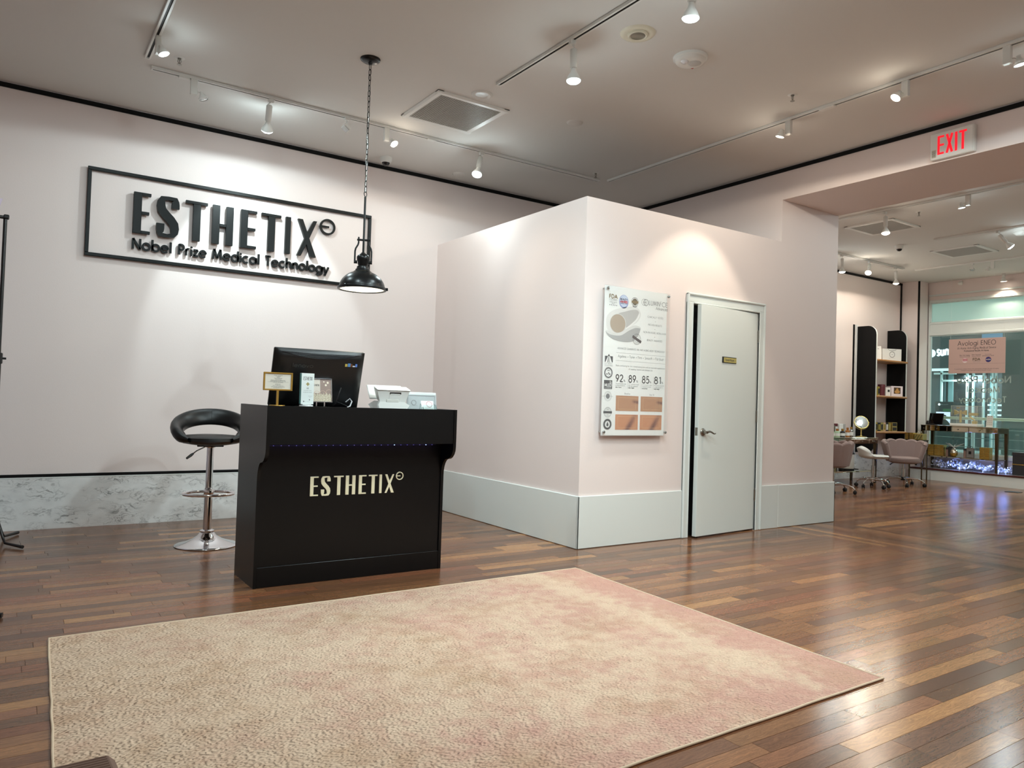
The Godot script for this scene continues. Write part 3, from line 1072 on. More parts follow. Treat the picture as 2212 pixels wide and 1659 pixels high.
# ---------------------------------------------------------------- reception desk
func build_desk() -> void:
	var t := thing("reception_desk", "black laminate reception desk with cream lettering on its front", "desk", Vector3(1.203, 0, -4.385))
	var W := 1.227
	# side panels with an ogee front edge under the overhang; profile in (depth, height), pushed across x
	var pr := PackedVector2Array([Vector2(-0.425, 0), Vector2(0, 0), Vector2(0, 0.62)])
	for k in 7:
		var f := k / 6.0
		pr.append(Vector2(0.07 - 0.07 * cos(f * PI / 2), 0.62 + 0.115 * sin(f * PI / 2)))
	for k in range(1, 6):
		var f := k / 5.0
		pr.append(Vector2(0.07 + 0.085 * sin(f * PI / 2), 0.735 + 0.085 * (1 - cos(f * PI / 2))))
	pr.append(Vector2(0.155, 1.062))
	pr.append(Vector2(-0.425, 1.062))
	for s in [0.0, W - 0.02]:
		var b := mb()
		b.at(Vector3(s, 0, 0), Basis(Vector3(0, 0, 1), Vector3(0, 1, 0), Vector3(1, 0, 0)))
		b.prism(pr, 0, 0.02, true)
		part(t, "side_panel", b, M.desk_black)
	part(t, "front_panel", mb().slab(Vector3(0.02, 0.1, -0.03), Vector3(W - 0.02, 0.85, -0.01), 0.001), M.desk_black)
	part(t, "kick_board", mb().slab(Vector3(0.02, 0.0, -0.02), Vector3(W - 0.02, 0.118, -0.002), 0.002), M.desk_black)
	part(t, "overhang_panel", mb().slab(Vector3(0.02, 0.84, 0.132), Vector3(W - 0.02, 1.062, 0.15), 0.001), M.desk_black)
	part(t, "overhang_base", mb().slab(Vector3(0.02, 0.84, -0.01), Vector3(W - 0.02, 0.856, 0.132)), M.desk_black)
	part(t, "counter_top", mb().slab(Vector3(0.02, 1.03, -0.40), Vector3(W - 0.02, 1.05, 0.132), 0.001), M.desk_black)
	part(t, "worktop", mb().slab(Vector3(0.02, 0.74, -0.425), Vector3(W - 0.02, 0.765, -0.03)), M.desk_black)
	# a strip of blue diodes under the overhang
	var led := part(t, "led_strip", mb().slab(Vector3(0.06, 0.822, -0.0105), Vector3(W - 0.06, 0.827, -0.009)), M.black_plastic)
	var dot := glow(c8(36, 44, 255), 0.12)
	var hot := glow(c8(150, 190, 255), 4.0)
	for k in 24:
		var lit := k in [17, 22]
		part(led, "diode", mb().box(Vector3.ZERO, Vector3(0.005, 0.003, 0.005)), hot if lit else dot, Vector3(0.09 + k * 0.0455, 0.8245, -0.0085))
	area(t, "led_strip_light", Vector3(W / 2, 0.832, 0.012), Vector3(0, -1, -0.25), Vector2(W - 0.14, 0.006), c8(40, 50, 255), 0.012)
	var cap := mb()
	cap.at(Vector3(0.045, 0.832, -0.008), turned(90, 0, 0)).lathe([Vector2(0.008, 0), Vector2(0.008, 0.003), Vector2(0, 0.005)], 12)
	part(t, "screw_cap", cap, M.white_plastic)
	var words := Node3D.new()
	words.name = "brand_name"
	t.add_child(words)
	words.position = Vector3(0, 0.519, -0.01)
	var xs := []
	for x in [1.521, 1.572, 1.588, 1.648, 1.669, 1.731, 1.745, 1.809, 1.831, 1.881, 1.897, 1.956, 1.970, 1.987, 2.009, 2.072]:
		xs.append(x - 1.203)
	logo(words, xs, 0.118, 0.006, M.cream_letters)
	var ring := mb().ring(0.9075, 0.625, 0.0235, 0.006, -0.01, 0.006)
	ring.slab(Vector3(0.887, 0.622, -0.01), Vector3(0.912, 0.628, -0.004))
	part(t, "ring_mark", ring, M.cream_letters)


# ---------------------------------------------------------------- bar stool
func build_stool() -> void:
	var t := thing("bar_stool", "black leather bar stool with open round back and chrome foot", "stool", Vector3(1.245, 0, -5.80), deg_to_rad(-12))
	var base := mb().lathe([Vector2(0.0, 0.0), Vector2(0.216, 0.0), Vector2(0.222, 0.004), Vector2(0.219, 0.009), Vector2(0.2, 0.014), Vector2(0.15, 0.028), Vector2(0.1, 0.048), Vector2(0.065, 0.072), Vector2(0.052, 0.09), Vector2(0.046, 0.094), Vector2(0.05, 0.1), Vector2(0.05, 0.108), Vector2(0.036, 0.116), Vector2(0.0, 0.116)], 40)
	part(t, "base_plate", base, M.chrome)
	part(t, "column", mb().lathe([Vector2(0.03, 0.11), Vector2(0.03, 0.42), Vector2(0.0, 0.42)], 24), M.chrome)
	part(t, "piston", mb().lathe([Vector2(0.025, 0.415), Vector2(0.025, 0.715), Vector2(0.038, 0.72), Vector2(0.04, 0.73), Vector2(0, 0.735)], 24), M.chrome)
	# foot ring: a D of bar held at the column
	var fr := []
	for k in 33:
		var w := TAU * k / 33.0
		fr.append(Vector3(0.172 * cos(w) + 0.0, 0.39, 0.10 + 0.135 * sin(w)))
	part(t, "foot_ring", mb().tube(fr, 0.0105, 8, true), M.chrome)
	part(t, "ring_collar", mb().lathe([Vector2(0.034, 0.372), Vector2(0.036, 0.376), Vector2(0.036, 0.404), Vector2(0.034, 0.408), Vector2(0.028, 0.41)], 20), M.chrome)
	part(t, "swivel_plate", mb().slab(Vector3(-0.09, 0.728, -0.09), Vector3(0.09, 0.742, 0.09), 0.003), M.black_plastic)
	var lv := mb().tube([Vector3(-0.03, 0.728, 0.05), Vector3(-0.09, 0.70, 0.1), Vector3(-0.125, 0.672, 0.125)], 0.0045, 6)
	var lever := part(t, "lever", lv, M.chrome)
	part(lever, "grip", mb().tube([Vector3(-0.112, 0.682, 0.117), Vector3(-0.128, 0.669, 0.127), Vector3(-0.155, 0.648, 0.145)], [0.007, 0.011, 0.008], 8), M.black_plastic)
	var seat := mb().lathe([Vector2(0.0, 0.738), Vector2(0.12, 0.738), Vector2(0.19, 0.75), Vector2(0.218, 0.772), Vector2(0.214, 0.793), Vector2(0.19, 0.806), Vector2(0.12, 0.812), Vector2(0.0, 0.81)], 40)
	part(t, "seat", seat, M.leather)
	# the padded hoop that rises from both sides of the seat round the back
	var rows := []
	for i in 41:
		var f := i / 40.0
		var phi := deg_to_rad(lerpf(-140.0, 140.0, f))
		var up := pow(0.5 + 0.5 * cos(phi * 180.0 / 150.0), 0.85)
		var R := 0.218 + 0.035 * up
		var y := 0.775 + 0.163 * up
		var thick := 0.030 + 0.020 * (1 - up)
		var tall := 0.05 + 0.012 * up
		if i < 4 or i > 36:
			var e := minf(i, 40 - i) / 4.0
			thick *= 0.35 + 0.65 * e
			tall *= 0.35 + 0.65 * e
		var c := Vector3(sin(phi) * R, y, -cos(phi) * R)
		var outw := Vector3(sin(phi), 0, -cos(phi))
		var row := []
		for k in 16:
			var w := TAU * k / 16.0
			row.append(c + outw * (cos(w) * thick + 0.35 * sin(w) * tall) + Vector3.UP * sin(w) * tall)
		rows.append(row)
	var hoop := mb().sheet(rows, true, -1.0)
	part(t, "backrest", hoop, M.leather)
	var seam := []
	for k in 13:
		var w := lerpf(-0.6, PI + 0.6, k / 12.0)
		seam.append(Vector3(0, 0.938 + sin(w) * 0.0585, -(0.253 + cos(w) * 0.0305 + 0.35 * sin(w) * 0.058)))
	part(t, "seam", mb().tube(seam, 0.0012, 5), M.black_trim)


# ---------------------------------------------------------------- pendant lamp
func build_pendant() -> void:
	var t := thing("pendant_lamp", "black dome pendant lamp hanging on a chain over the desk", "lamp", Vector3(1.987, H1, -4.833))
	part(t, "canopy", mb().lathe([Vector2(0, -0.04), Vector2(0.012, -0.038), Vector2(0.016, -0.025), Vector2(0.05, -0.02), Vector2(0.066, -0.01), Vector2(0.07, 0.0)], 32), M.lamp_black)
	var loop := []
	for k in 20:
		var w := TAU * k / 20.0
		loop.append(Vector3(0.0085 * cos(w), 0.0125 * sin(w) + signf(sin(w)) * 0.009, 0))
	var link := mb().tube(loop, 0.0024, 6, true).mesh()
	var y := -0.055
	var k := 0
	while y > -0.925:
		part(t, "chain_link", link, M.lamp_black, Vector3(0, y, 0), Basis(Vector3.UP, (0.4 if k % 2 == 0 else 0.4 + PI / 2) + 0.15 * sin(k * 1.7)))
		y -= 0.0372
		k += 1
	var cord := []
	for i in 25:
		cord.append(Vector3(0.004 * sin(i * 1.3), -0.03 - i * 0.0375, 0.004 * cos(i * 1.3)))
	part(t, "cord", mb().tube(cord, 0.002, 6), M.steel)
	var rg := []
	for i in 20:
		var w := TAU * i / 20.0
		rg.append(Vector3(0.017 * cos(w), 0.017 * sin(w), 0))
	part(t, "ring", mb().tube(rg, 0.003, 6, true), M.lamp_black, Vector3(0, -0.945, 0), Basis(Vector3.UP, 0.6))
	part(t, "rod", mb().lathe([Vector2(0, -1.37), Vector2(0.0075, -1.37), Vector2(0.0075, -0.965), Vector2(0, -0.96)], 12), M.lamp_black)
	var yk := mb()
	yk.tube([Vector3(-0.045, -1.265, 0), Vector3(0.045, -1.265, 0)], 0.0075, 8)
	for s in [-1.0, 1.0]:
		yk.tube([Vector3(s * 0.034, -1.255, 0), Vector3(s * 0.034, -1.285, 0), Vector3(s * 0.038, -1.30, 0), Vector3(s * 0.052, -1.325, 0), Vector3(s * 0.056, -1.345, 0), Vector3(s * 0.056, -1.425, 0)], 0.006, 8)
		yk.at(Vector3(s * 0.05, -1.42, 0), turned(0, 0, 90)).lathe([Vector2(0, -0.012), Vector2(0.011, -0.012), Vector2(0.011, 0.012), Vector2(0, 0.012)], 12)
		yk.at(Vector3.ZERO)
		yk.box(Vector3(s * 0.034, -1.252, 0), Vector3(0.012, 0.014, 0.012), 0.003)
	part(t, "yoke", yk, M.lamp_black, Vector3.ZERO, Basis(Vector3.UP, deg_to_rad(-22)))
	part(t, "cap", mb().lathe([Vector2(0.03, -1.455), Vector2(0.032, -1.44), Vector2(0.036, -1.435), Vector2(0.036, -1.415), Vector2(0.042, -1.405), Vector2(0.044, -1.385), Vector2(0.036, -1.37), Vector2(0.018, -1.36), Vector2(0.012, -1.352), Vector2(0, -1.35)], 24), M.lamp_black)
	part(t, "neck", mb().lathe([Vector2(0.062, -1.485), Vector2(0.05, -1.478), Vector2(0.05, -1.47), Vector2(0.042, -1.465), Vector2(0.04, -1.45), Vector2(0.03, -1.445)], 24), M.lamp_black)
	var out := []
	var inn := []
	for i in 13:
		var w := deg_to_rad(lerpf(4, 68, i / 12.0))
		out.append(Vector2(0.157 * cos(w), -1.603 + 0.125 * sin(w)))
		inn.append(Vector2(0.154 * cos(w), -1.606 + 0.123 * sin(w)))
	part(t, "shade", mb().lathe(out, 40), M.lamp_black)
	inn.reverse()
	part(t, "shade_lining", mb().lathe(inn, 40), M.white_metal)
	part(t, "rim", mb().lathe([Vector2(0.152, -1.612), Vector2(0.166, -1.612), Vector2(0.169, -1.606), Vector2(0.166, -1.594), Vector2(0.155, -1.59)], 40), M.lamp_black)
	var ear := mb().box(Vector3(0.172, -1.602, 0), Vector3(0.014, 0.02, 0.016), 0.003)
	ear.at(Vector3.ZERO, Basis(Vector3.UP, TAU / 3)).box(Vector3(0.172, -1.602, 0), Vector3(0.014, 0.02, 0.016), 0.003)
	ear.at(Vector3.ZERO, Basis(Vector3.UP, 2 * TAU / 3)).box(Vector3(0.172, -1.602, 0), Vector3(0.014, 0.02, 0.016), 0.003)
	part(t, "clips", ear, M.lamp_black, Vector3.ZERO, Basis(Vector3.UP, -0.55))
	part(t, "lamp_glass", mb().lathe([Vector2(0, -1.617), Vector2(0.1, -1.614), Vector2(0.152, -1.606)], 40), glow(c8(255, 246, 214), 1.6))
	spot(t, "pendant_lamp_light", Vector3(0, -1.63, 0), Vector3(0, -1, 0.001), c8(255, 240, 214), 0.35, 68, 1.0, 0.12)


# ---------------------------------------------------------------- track lighting
const COOL := Color(0.90, 0.985, 1.0)
const WARM := Color(1.0, 0.945, 0.86)
const SPILL := 0.39    # stray light of each lamp outside its beam


func track(label: String, a: Vector3, b: Vector3) -> void:
	var t := thing("lighting_track", label, "track", a, 0.0, "lighting tracks")
	var d := b - a
	var L := d.length()
	var bs := Basis(d.normalized(), Vector3.UP, d.normalized().cross(Vector3.UP))
	var r := mb().at(Vector3.ZERO, bs)
	r.slab(Vector3(0, -0.006, -0.018), Vector3(L, 0, 0.018))
	for s in [-1.0, 1.0]:
		r.slab(Vector3(0, -0.022, s * 0.018 - 0.003), Vector3(L, -0.004, s * 0.018 + 0.003), 0.001)
		r.slab(Vector3(0, -0.022, s * 0.012 - 0.004), Vector3(L, -0.019, s * 0.012 + 0.004))
	part(t, "rail", r, M.white_metal)
	part(t, "slot", mb().at(Vector3.ZERO, bs).slab(Vector3(0.002, -0.012, -0.015), Vector3(L - 0.002, -0.007, 0.015)), M.slot)
	for e in [-0.004, L]:
		part(t, "end_cap", mb().at(Vector3.ZERO, bs).slab(Vector3(e, -0.023, -0.022), Vector3(e + 0.012, 0, 0.022), 0.002), M.white_metal)


# kinds: gimbal (driver box with a small reflector in a ring), bulb (long holder with a flared reflector bulb), flat (square panel head)
func head(kind: String, label: String, o: Vector3, aim: Vector3, lit: bool, tint: Color, energy: float, angle := 38.0, side := Vector3(1, 0, 0), soft := 0.55, across := 0.0) -> void:
	var t := thing("track_light", label, "spotlight", o, 0.0, "track light heads")
	aim = aim.normalized()
	var bs := hanging(aim)
	var tm: Material = M.white_metal
	var lens: Material = glow(tint, 5.0) if lit else M.steel
	if kind == "gimbal":
		part(t, "adapter", mb().at(Vector3.ZERO, Basis(Vector3.UP, across)).slab(Vector3(-0.024, -0.135, -0.016), Vector3(0.024, -0.018, 0.016), 0.003), tm)
		var p := side.normalized() * 0.062 + Vector3(0, -0.125, 0)
		var arm := []
		for k in 9:
			var f := k / 8.0
			arm.append(Vector3(0, -0.12, 0).lerp(p, f) + Vector3(0, 0.018 * sin(f * PI), 0))
		part(t, "arm", mb().tube(arm, 0.0035, 6), tm)
		part(t, "lamp_ring", mb().at(p, bs).lathe([Vector2(0.031, -0.03), Vector2(0.034, -0.03), Vector2(0.034, -0.018), Vector2(0.031, -0.018)], 24), tm)
		part(t, "lamp_body", mb().at(p, bs).lathe([Vector2(0.029, -0.028), Vector2(0.03, -0.024), Vector2(0.022, 0.0), Vector2(0.013, 0.016), Vector2(0.013, 0.03), Vector2(0.0, 0.032)], 24), tm)
		part(t, "lamp_lens", mb().at(p, bs).lathe([Vector2(0, -0.031), Vector2(0.018, -0.0305), Vector2(0.029, -0.027)], 24), lens)
		if lit:
			spot(t, "track_lamp_light", p + aim * 0.04, aim, tint, energy, angle, soft, 0.022)
			spot(t, "track_lamp_spill_light", p + aim * 0.045, Vector3(aim.x * 0.12, -1, aim.z * 0.12), tint, SPILL * minf(1.0, energy), 89, 0.08, 0.022)
			stray(t, p + aim * 0.05, tint, 0.03)
	elif kind == "bulb":
		part(t, "adapter", mb().slab(Vector3(-0.02, -0.05, -0.016), Vector3(0.02, -0.018, 0.016), 0.003), tm)
		var p := Vector3(0, -0.075, 0) + side.normalized() * 0.012
		var arm := []
		for k in 11:
			var f := k / 10.0
			arm.append(Vector3(0, -0.045, 0).lerp(p + aim * 0.07, f) + side.normalized() * 0.028 * sin(f * PI))
		part(t, "arm", mb().tube(arm, 0.0032, 6), tm)
		part(t, "lamp_holder", mb().at(p, bs).lathe([Vector2(0.0, -0.125), Vector2(0.022, -0.125), Vector2(0.0235, -0.12), Vector2(0.0235, -0.004), Vector2(0.02, 0.0), Vector2(0.0, 0.0)], 24), tm)
		part(t, "bulb_neck", mb().at(p, bs).lathe([Vector2(0.046, -0.205), Vector2(0.0455, -0.197), Vector2(0.036, -0.175), Vector2(0.022, -0.152), Vector2(0.017, -0.138), Vector2(0.017, -0.12)], 28), M.white_plastic)
		part(t, "lamp_lens", mb().at(p, bs).lathe([Vector2(0, -0.223), Vector2(0.02, -0.2215), Vector2(0.036, -0.216), Vector2(0.044, -0.209), Vector2(0.046, -0.203)], 28), lens)
		if lit:
			spot(t, "track_lamp_light", p + aim * 0.235, aim, tint, energy, angle, soft, 0.04)
			spot(t, "track_lamp_spill_light", p + aim * 0.24, Vector3(aim.x * 0.12, -1, aim.z * 0.12), tint, SPILL * 1.5 * minf(1.0, energy), 89, 0.08, 0.04)
			stray(t, p + aim * 0.25, tint, 0.07)
	else:
		part(t, "adapter", mb().slab(Vector3(-0.022, -0.04, -0.016), Vector3(0.022, -0.018, 0.016), 0.003), tm)
		part(t, "stem", mb().tube([Vector3(0, -0.04, 0), Vector3(0, -0.075, 0)], 0.006, 8), tm)
		part(t, "panel_head", mb().at(Vector3(0, -0.095, 0), bs).box(Vector3(0, -0.012, 0), Vector3(0.062, 0.034, 0.062), 0.004), tm)
		part(t, "panel_lens", mb().at(Vector3(0, -0.095, 0), bs).box(Vector3(0, -0.03, 0), Vector3(0.05, 0.003, 0.05)), M.steel if not lit else lens)


func build_tracks() -> void:
	var y := H1
	track("white lighting track on the ceiling along the sign wall", Vector3(0.76, y, -5.93), Vector3(5.0, y, -5.93))
	track("white lighting track running toward the viewer near the left ceiling", Vector3(0.71, y, -5.76), Vector3(0.71, y, -0.6))
	track("white lighting track over the middle of the reception", Vector3(2.9, y, -4.6), Vector3(2.9, y, 1.6))
	track("white lighting track on the ceiling beside the header wall", Vector3(5.1, y, -5.87), Vector3(5.1, y, 1.8))
	# joins between lengths of track
	for o in [Vector3(0.98, 0, -5.93), Vector3(3.04, 0, -5.93), Vector3(5.1, 0, -3.36)]:
		var j := part(self, "track_joint", mb().box(Vector3.ZERO, Vector3(0.075, 0.012, 0.042) if o.z < -5 else Vector3(0.042, 0.012, 0.13), 0.003), M.white_metal, Vector3(o.x, y - 0.026, o.z))
		tag(j, ["small white track joint at the left end of the sign wall track", "small white track joint near the ceiling grille", "small white track joint beside the header wall"][taken["track_joint"]], "joint", "track joints")
	# along the sign wall
	head("gimbal", "unlit round track spotlight nearest the left corner of the track", Vector3(1.05, y, -5.93), Vector3(0.3, -1, 0.2), false, COOL, 0)
	head("bulb", "glaring round track bulb above the wall sign", Vector3(1.62, y, -5.93), Vector3(0.12, -0.77, -0.64), true, COOL, 1.5, 33, Vector3(-1, 0, 0.2), 0.2)
	head("flat", "small unlit square track head just left of the pendant chain", Vector3(2.25, y, -5.93), Vector3(-0.55, -0.8, 0.3), false, COOL, 0)
	head("gimbal", "small lit track spotlight just right of the pendant chain", Vector3(2.61, y, -5.93), Vector3(0.25, -0.8, 0.6), true, WARM, 0.8, 34)
	head("bulb", "bright track bulb above the side of the treatment room", Vector3(3.575, y, -5.93), Vector3(-0.3, -0.85, 0.25), true, COOL, 0.7, 52, Vector3(-1, 0, 0.2), 0.8)
	# left track
	head("gimbal", "lit track spotlight at the corner where two tracks meet", Vector3(0.72, y, -5.36), Vector3(0.35, -0.9, 0.15), true, COOL, 0.8, 36, Vector3(0.3, 0, 1), 0.6, PI / 2)
	for z in [-3.6, -2.0]:
		head("gimbal", "track spotlight on the left track, outside the picture, %s the sign wall" % ("nearer" if z < -3 else "farther from"), Vector3(0.71, y, z), Vector3(0.2, -0.8, -0.6), true, COOL, 1.3, 58, Vector3(1, 0, 0), 0.8, PI / 2)
	# middle track
	head("bulb", "long white track lamp with a glowing flared bulb pointing straight down", Vector3(2.9, y, -3.73), Vector3(0.02, -1, 0.02), true, COOL, 1.7, 66, Vector3(1, 0, 0), 0.9)
	head("bulb", "glowing track bulb cut by the top edge of the picture", Vector3(2.9, y, -2.72), Vector3(0.06, -1, -0.12), true, COOL, 1.7, 66, Vector3(1, 0, 0), 0.9)
	for z in [-1.5, -0.2]:
		head("bulb", "track bulb on the middle track, outside the picture, %s" % ("third from its far end" if z < -1 else "nearest the viewer"), Vector3(2.9, y, z), Vector3(-0.1, -0.8, -0.6), true, COOL, 2.4, 56, Vector3(1, 0, 0), 0.9)
	# right track
	head("gimbal", "lit track spotlight shining on the door wall", Vector3(5.1, y, -3.7), Vector3(-0.10, -1, -0.27), true, WARM, 1.3, 36, Vector3(-0.3, 0, -0.2), 0.35, PI / 2)
	head("gimbal", "glaring warm track spotlight left of the exit sign", Vector3(5.1, y, -2.76), Vector3(-0.5, -0.8, -0.25), true, WARM, 1.2, 34, Vector3(-1, 0, -0.4), 0.5, PI / 2)
	head("gimbal", "lit track spotlight near the upper right corner of the picture", Vector3(5.1, y, -2.12), Vector3(0.15, -0.9, 0.1), true, COOL, 1.2, 50, Vector3(0.1, 0, 0.3), 0.5, PI / 2)
	for z in [-0.9, 0.6]:
		head("gimbal", "track spotlight on the right track, outside the picture, %s" % ("fourth from its far end" if z < 0 else "last of the track"), Vector3(5.1, y, z), Vector3(-0.4, -1, -0.2), true, WARM, 1.3, 54, Vector3(1, 0, 0), 0.6, PI / 2)
	# second room
	y = H2
	track("white lighting track just behind the header in the second room", Vector3(8.45, y, -6.3), Vector3(8.45, y, 3.5))
	track("short white lighting track along the rear wall of the second room", Vector3(9.4, y, -6.53), Vector3(12.1, y, -6.53))
	track("white lighting track across the middle of the second room ceiling", Vector3(10.37, y, -5.17), Vector3(10.37, y, 3.5))
	track("white lighting track nearest the shop window", Vector3(12.38, y, -6.47), Vector3(12.38, y, 3.5))
	head("bulb", "round lit track bulb in front of the far ceiling grille", Vector3(8.49, y, -4.81), Vector3(-0.12, -1, 0.1), true, WARM, 1.6, 55, Vector3(1, 0, 0), 0.9)
	head("gimbal", "lit track spotlight below the exit sign in the second room", Vector3(8.47, y, -3.88), Vector3(0.1, -1, 0.1), true, COOL, 1.6, 40, Vector3(-0.1, 0, -0.3), 0.6, PI / 2)
	head("bulb", "bright track bulb at the corner of the header wall", Vector3(10.36, y, -6.53), Vector3(0.02, -1, 0.0), true, COOL, 0.75, 50, Vector3(1, 0, 0), 0.7)
	head("bulb", "tilted track bulb aiming left, second from the header wall corner", Vector3(11.1, y, -6.53), Vector3(-0.62, -0.75, 0.25), true, WARM, 0.7, 45, Vector3(0, 0, 1), 0.7)
	head("bulb", "lit track bulb above the wall shelf", Vector3(11.87, y, -6.53), Vector3(0.05, -1, 0.0), true, WARM, 0.75, 50, Vector3(1, 0, 0), 0.7)
	head("bulb", "tilted lit track bulb beside the smoke detector of the second room", Vector3(10.4, y, -4.4), Vector3(0.45, -0.8, 0.55), true, COOL, 1.6, 48, Vector3(0, 0, 1), 0.7)
	head("flat", "unlit white track head in front of the shop window", Vector3(12.38, y, -5.59), Vector3(-0.4, -0.9, -0.1), false, COOL, 0)
	head("gimbal", "unlit track spotlight nearest the shop window lamp", Vector3(12.38, y, -5.3), Vector3(0.2, -1, -0.4), false, COOL, 0, 30, Vector3(0, 0, -1), 0.5, PI / 2)
	for e in [[8.45, -2.2, "third on the track behind the header"], [10.37, -2.6, "second on the middle track"], [8.45, 0.4, "last on the track behind the header"], [10.37, -0.6, "last on the middle track"], [12.38, -3.4, "third on the window track"], [12.38, -1.2, "last on the window track"]]:
		head("bulb", "track bulb in the second room, outside the picture, " + e[2], Vector3(e[0], y, e[1]), Vector3(0.1, -1, -0.1), true, WARM if e[0] > 12 else COOL, 1.8, 52, Vector3(1, 0, 0), 0.9)


# ---------------------------------------------------------------- grilles, detectors, sprinklers
func grille(o: Vector3, label: String) -> void:
	var t := thing("ceiling_grille", label, "vent", o, 0.0, "square ceiling grilles")
	var s := 0.325
	part(t, "duct", mb().slab(Vector3(-s + 0.045, -0.003, -s + 0.045), Vector3(s - 0.045, 0.0, s - 0.045)), mat(c8(92, 90, 86), 0.9))
	for k in 4:
		var b := mb().at(Vector3.ZERO, Basis(Vector3.UP, k * PI / 2))
		b.prism(PackedVector2Array([Vector2(-s, 0), Vector2(-s, -0.006), Vector2(-s + 0.012, -0.018), Vector2(-s + 0.05, -0.014), Vector2(-s + 0.05, 0)]), -s, s)
		part(t, "frame_side", b, M.white_metal)
	# egg-crate core: thin blades both ways
	var core := mb()
	var n := 30
	for k in n:
		var p := -s + 0.05 + (2 * s - 0.1) * (k + 0.5) / n
		core.slab(Vector3(p - 0.0016, -0.013, -s + 0.05), Vector3(p + 0.0016, -0.003, s - 0.05))
		core.slab(Vector3(-s + 0.05, -0.012, p - 0.0016), Vector3(s - 0.05, -0.0035, p + 0.0016))
	var c := part(t, "grid_core", core, mat(c8(196, 194, 188), 0.45))
	c.set_meta("kind", "stuff")


func sprinkler(o: Vector3, label: String) -> void:
	var t := thing("sprinkler_head", label, "sprinkler", o, 0.0, "ceiling sprinklers")
	part(t, "cover_ring", mb().lathe([Vector2(0.015, -0.004), Vector2(0.03, -0.004), Vector2(0.036, 0.0)], 24), M.white_metal)
	var b := mb().lathe([Vector2(0.0, -0.012), Vector2(0.01, -0.012), Vector2(0.011, 0.0)], 12)
	for s in [-1.0, 1.0]:
		b.tube([Vector3(s * 0.009, -0.01, 0), Vector3(s * 0.011, -0.026, 0), Vector3(s * 0.003, -0.042, 0)], 0.0022, 6)
	b.tube([Vector3(0, -0.01, 0), Vector3(0, -0.044, 0)], 0.003, 6)
	part(t, "body", b, M.nickel)
	part(t, "deflector", mb().lathe([Vector2(0, -0.048), Vector2(0.016, -0.048), Vector2(0.016, -0.046), Vector2(0.004, -0.044)], 16), M.nickel)


func dome_camera(o: Vector3, label: String) -> void:
	var t := thing("dome_camera", label, "camera", o, 0.0, "dome cameras")
	part(t, "housing", mb().lathe([Vector2(0.04, -0.052), Vector2(0.05, -0.048), Vector2(0.056, -0.03), Vector2(0.058, 0.0)], 32), M.white_plastic)
	part(t, "dome", mb().lathe([Vector2(0, -0.085), Vector2(0.018, -0.082), Vector2(0.032, -0.071), Vector2(0.039, -0.055), Vector2(0.04, -0.048)], 28), mat(c8(24, 25, 28), 0.06))
	part(t, "dome_ring", mb().lathe([Vector2(0.039, -0.054), Vector2(0.043, -0.054), Vector2(0.043, -0.048)], 28), M.white_plastic)


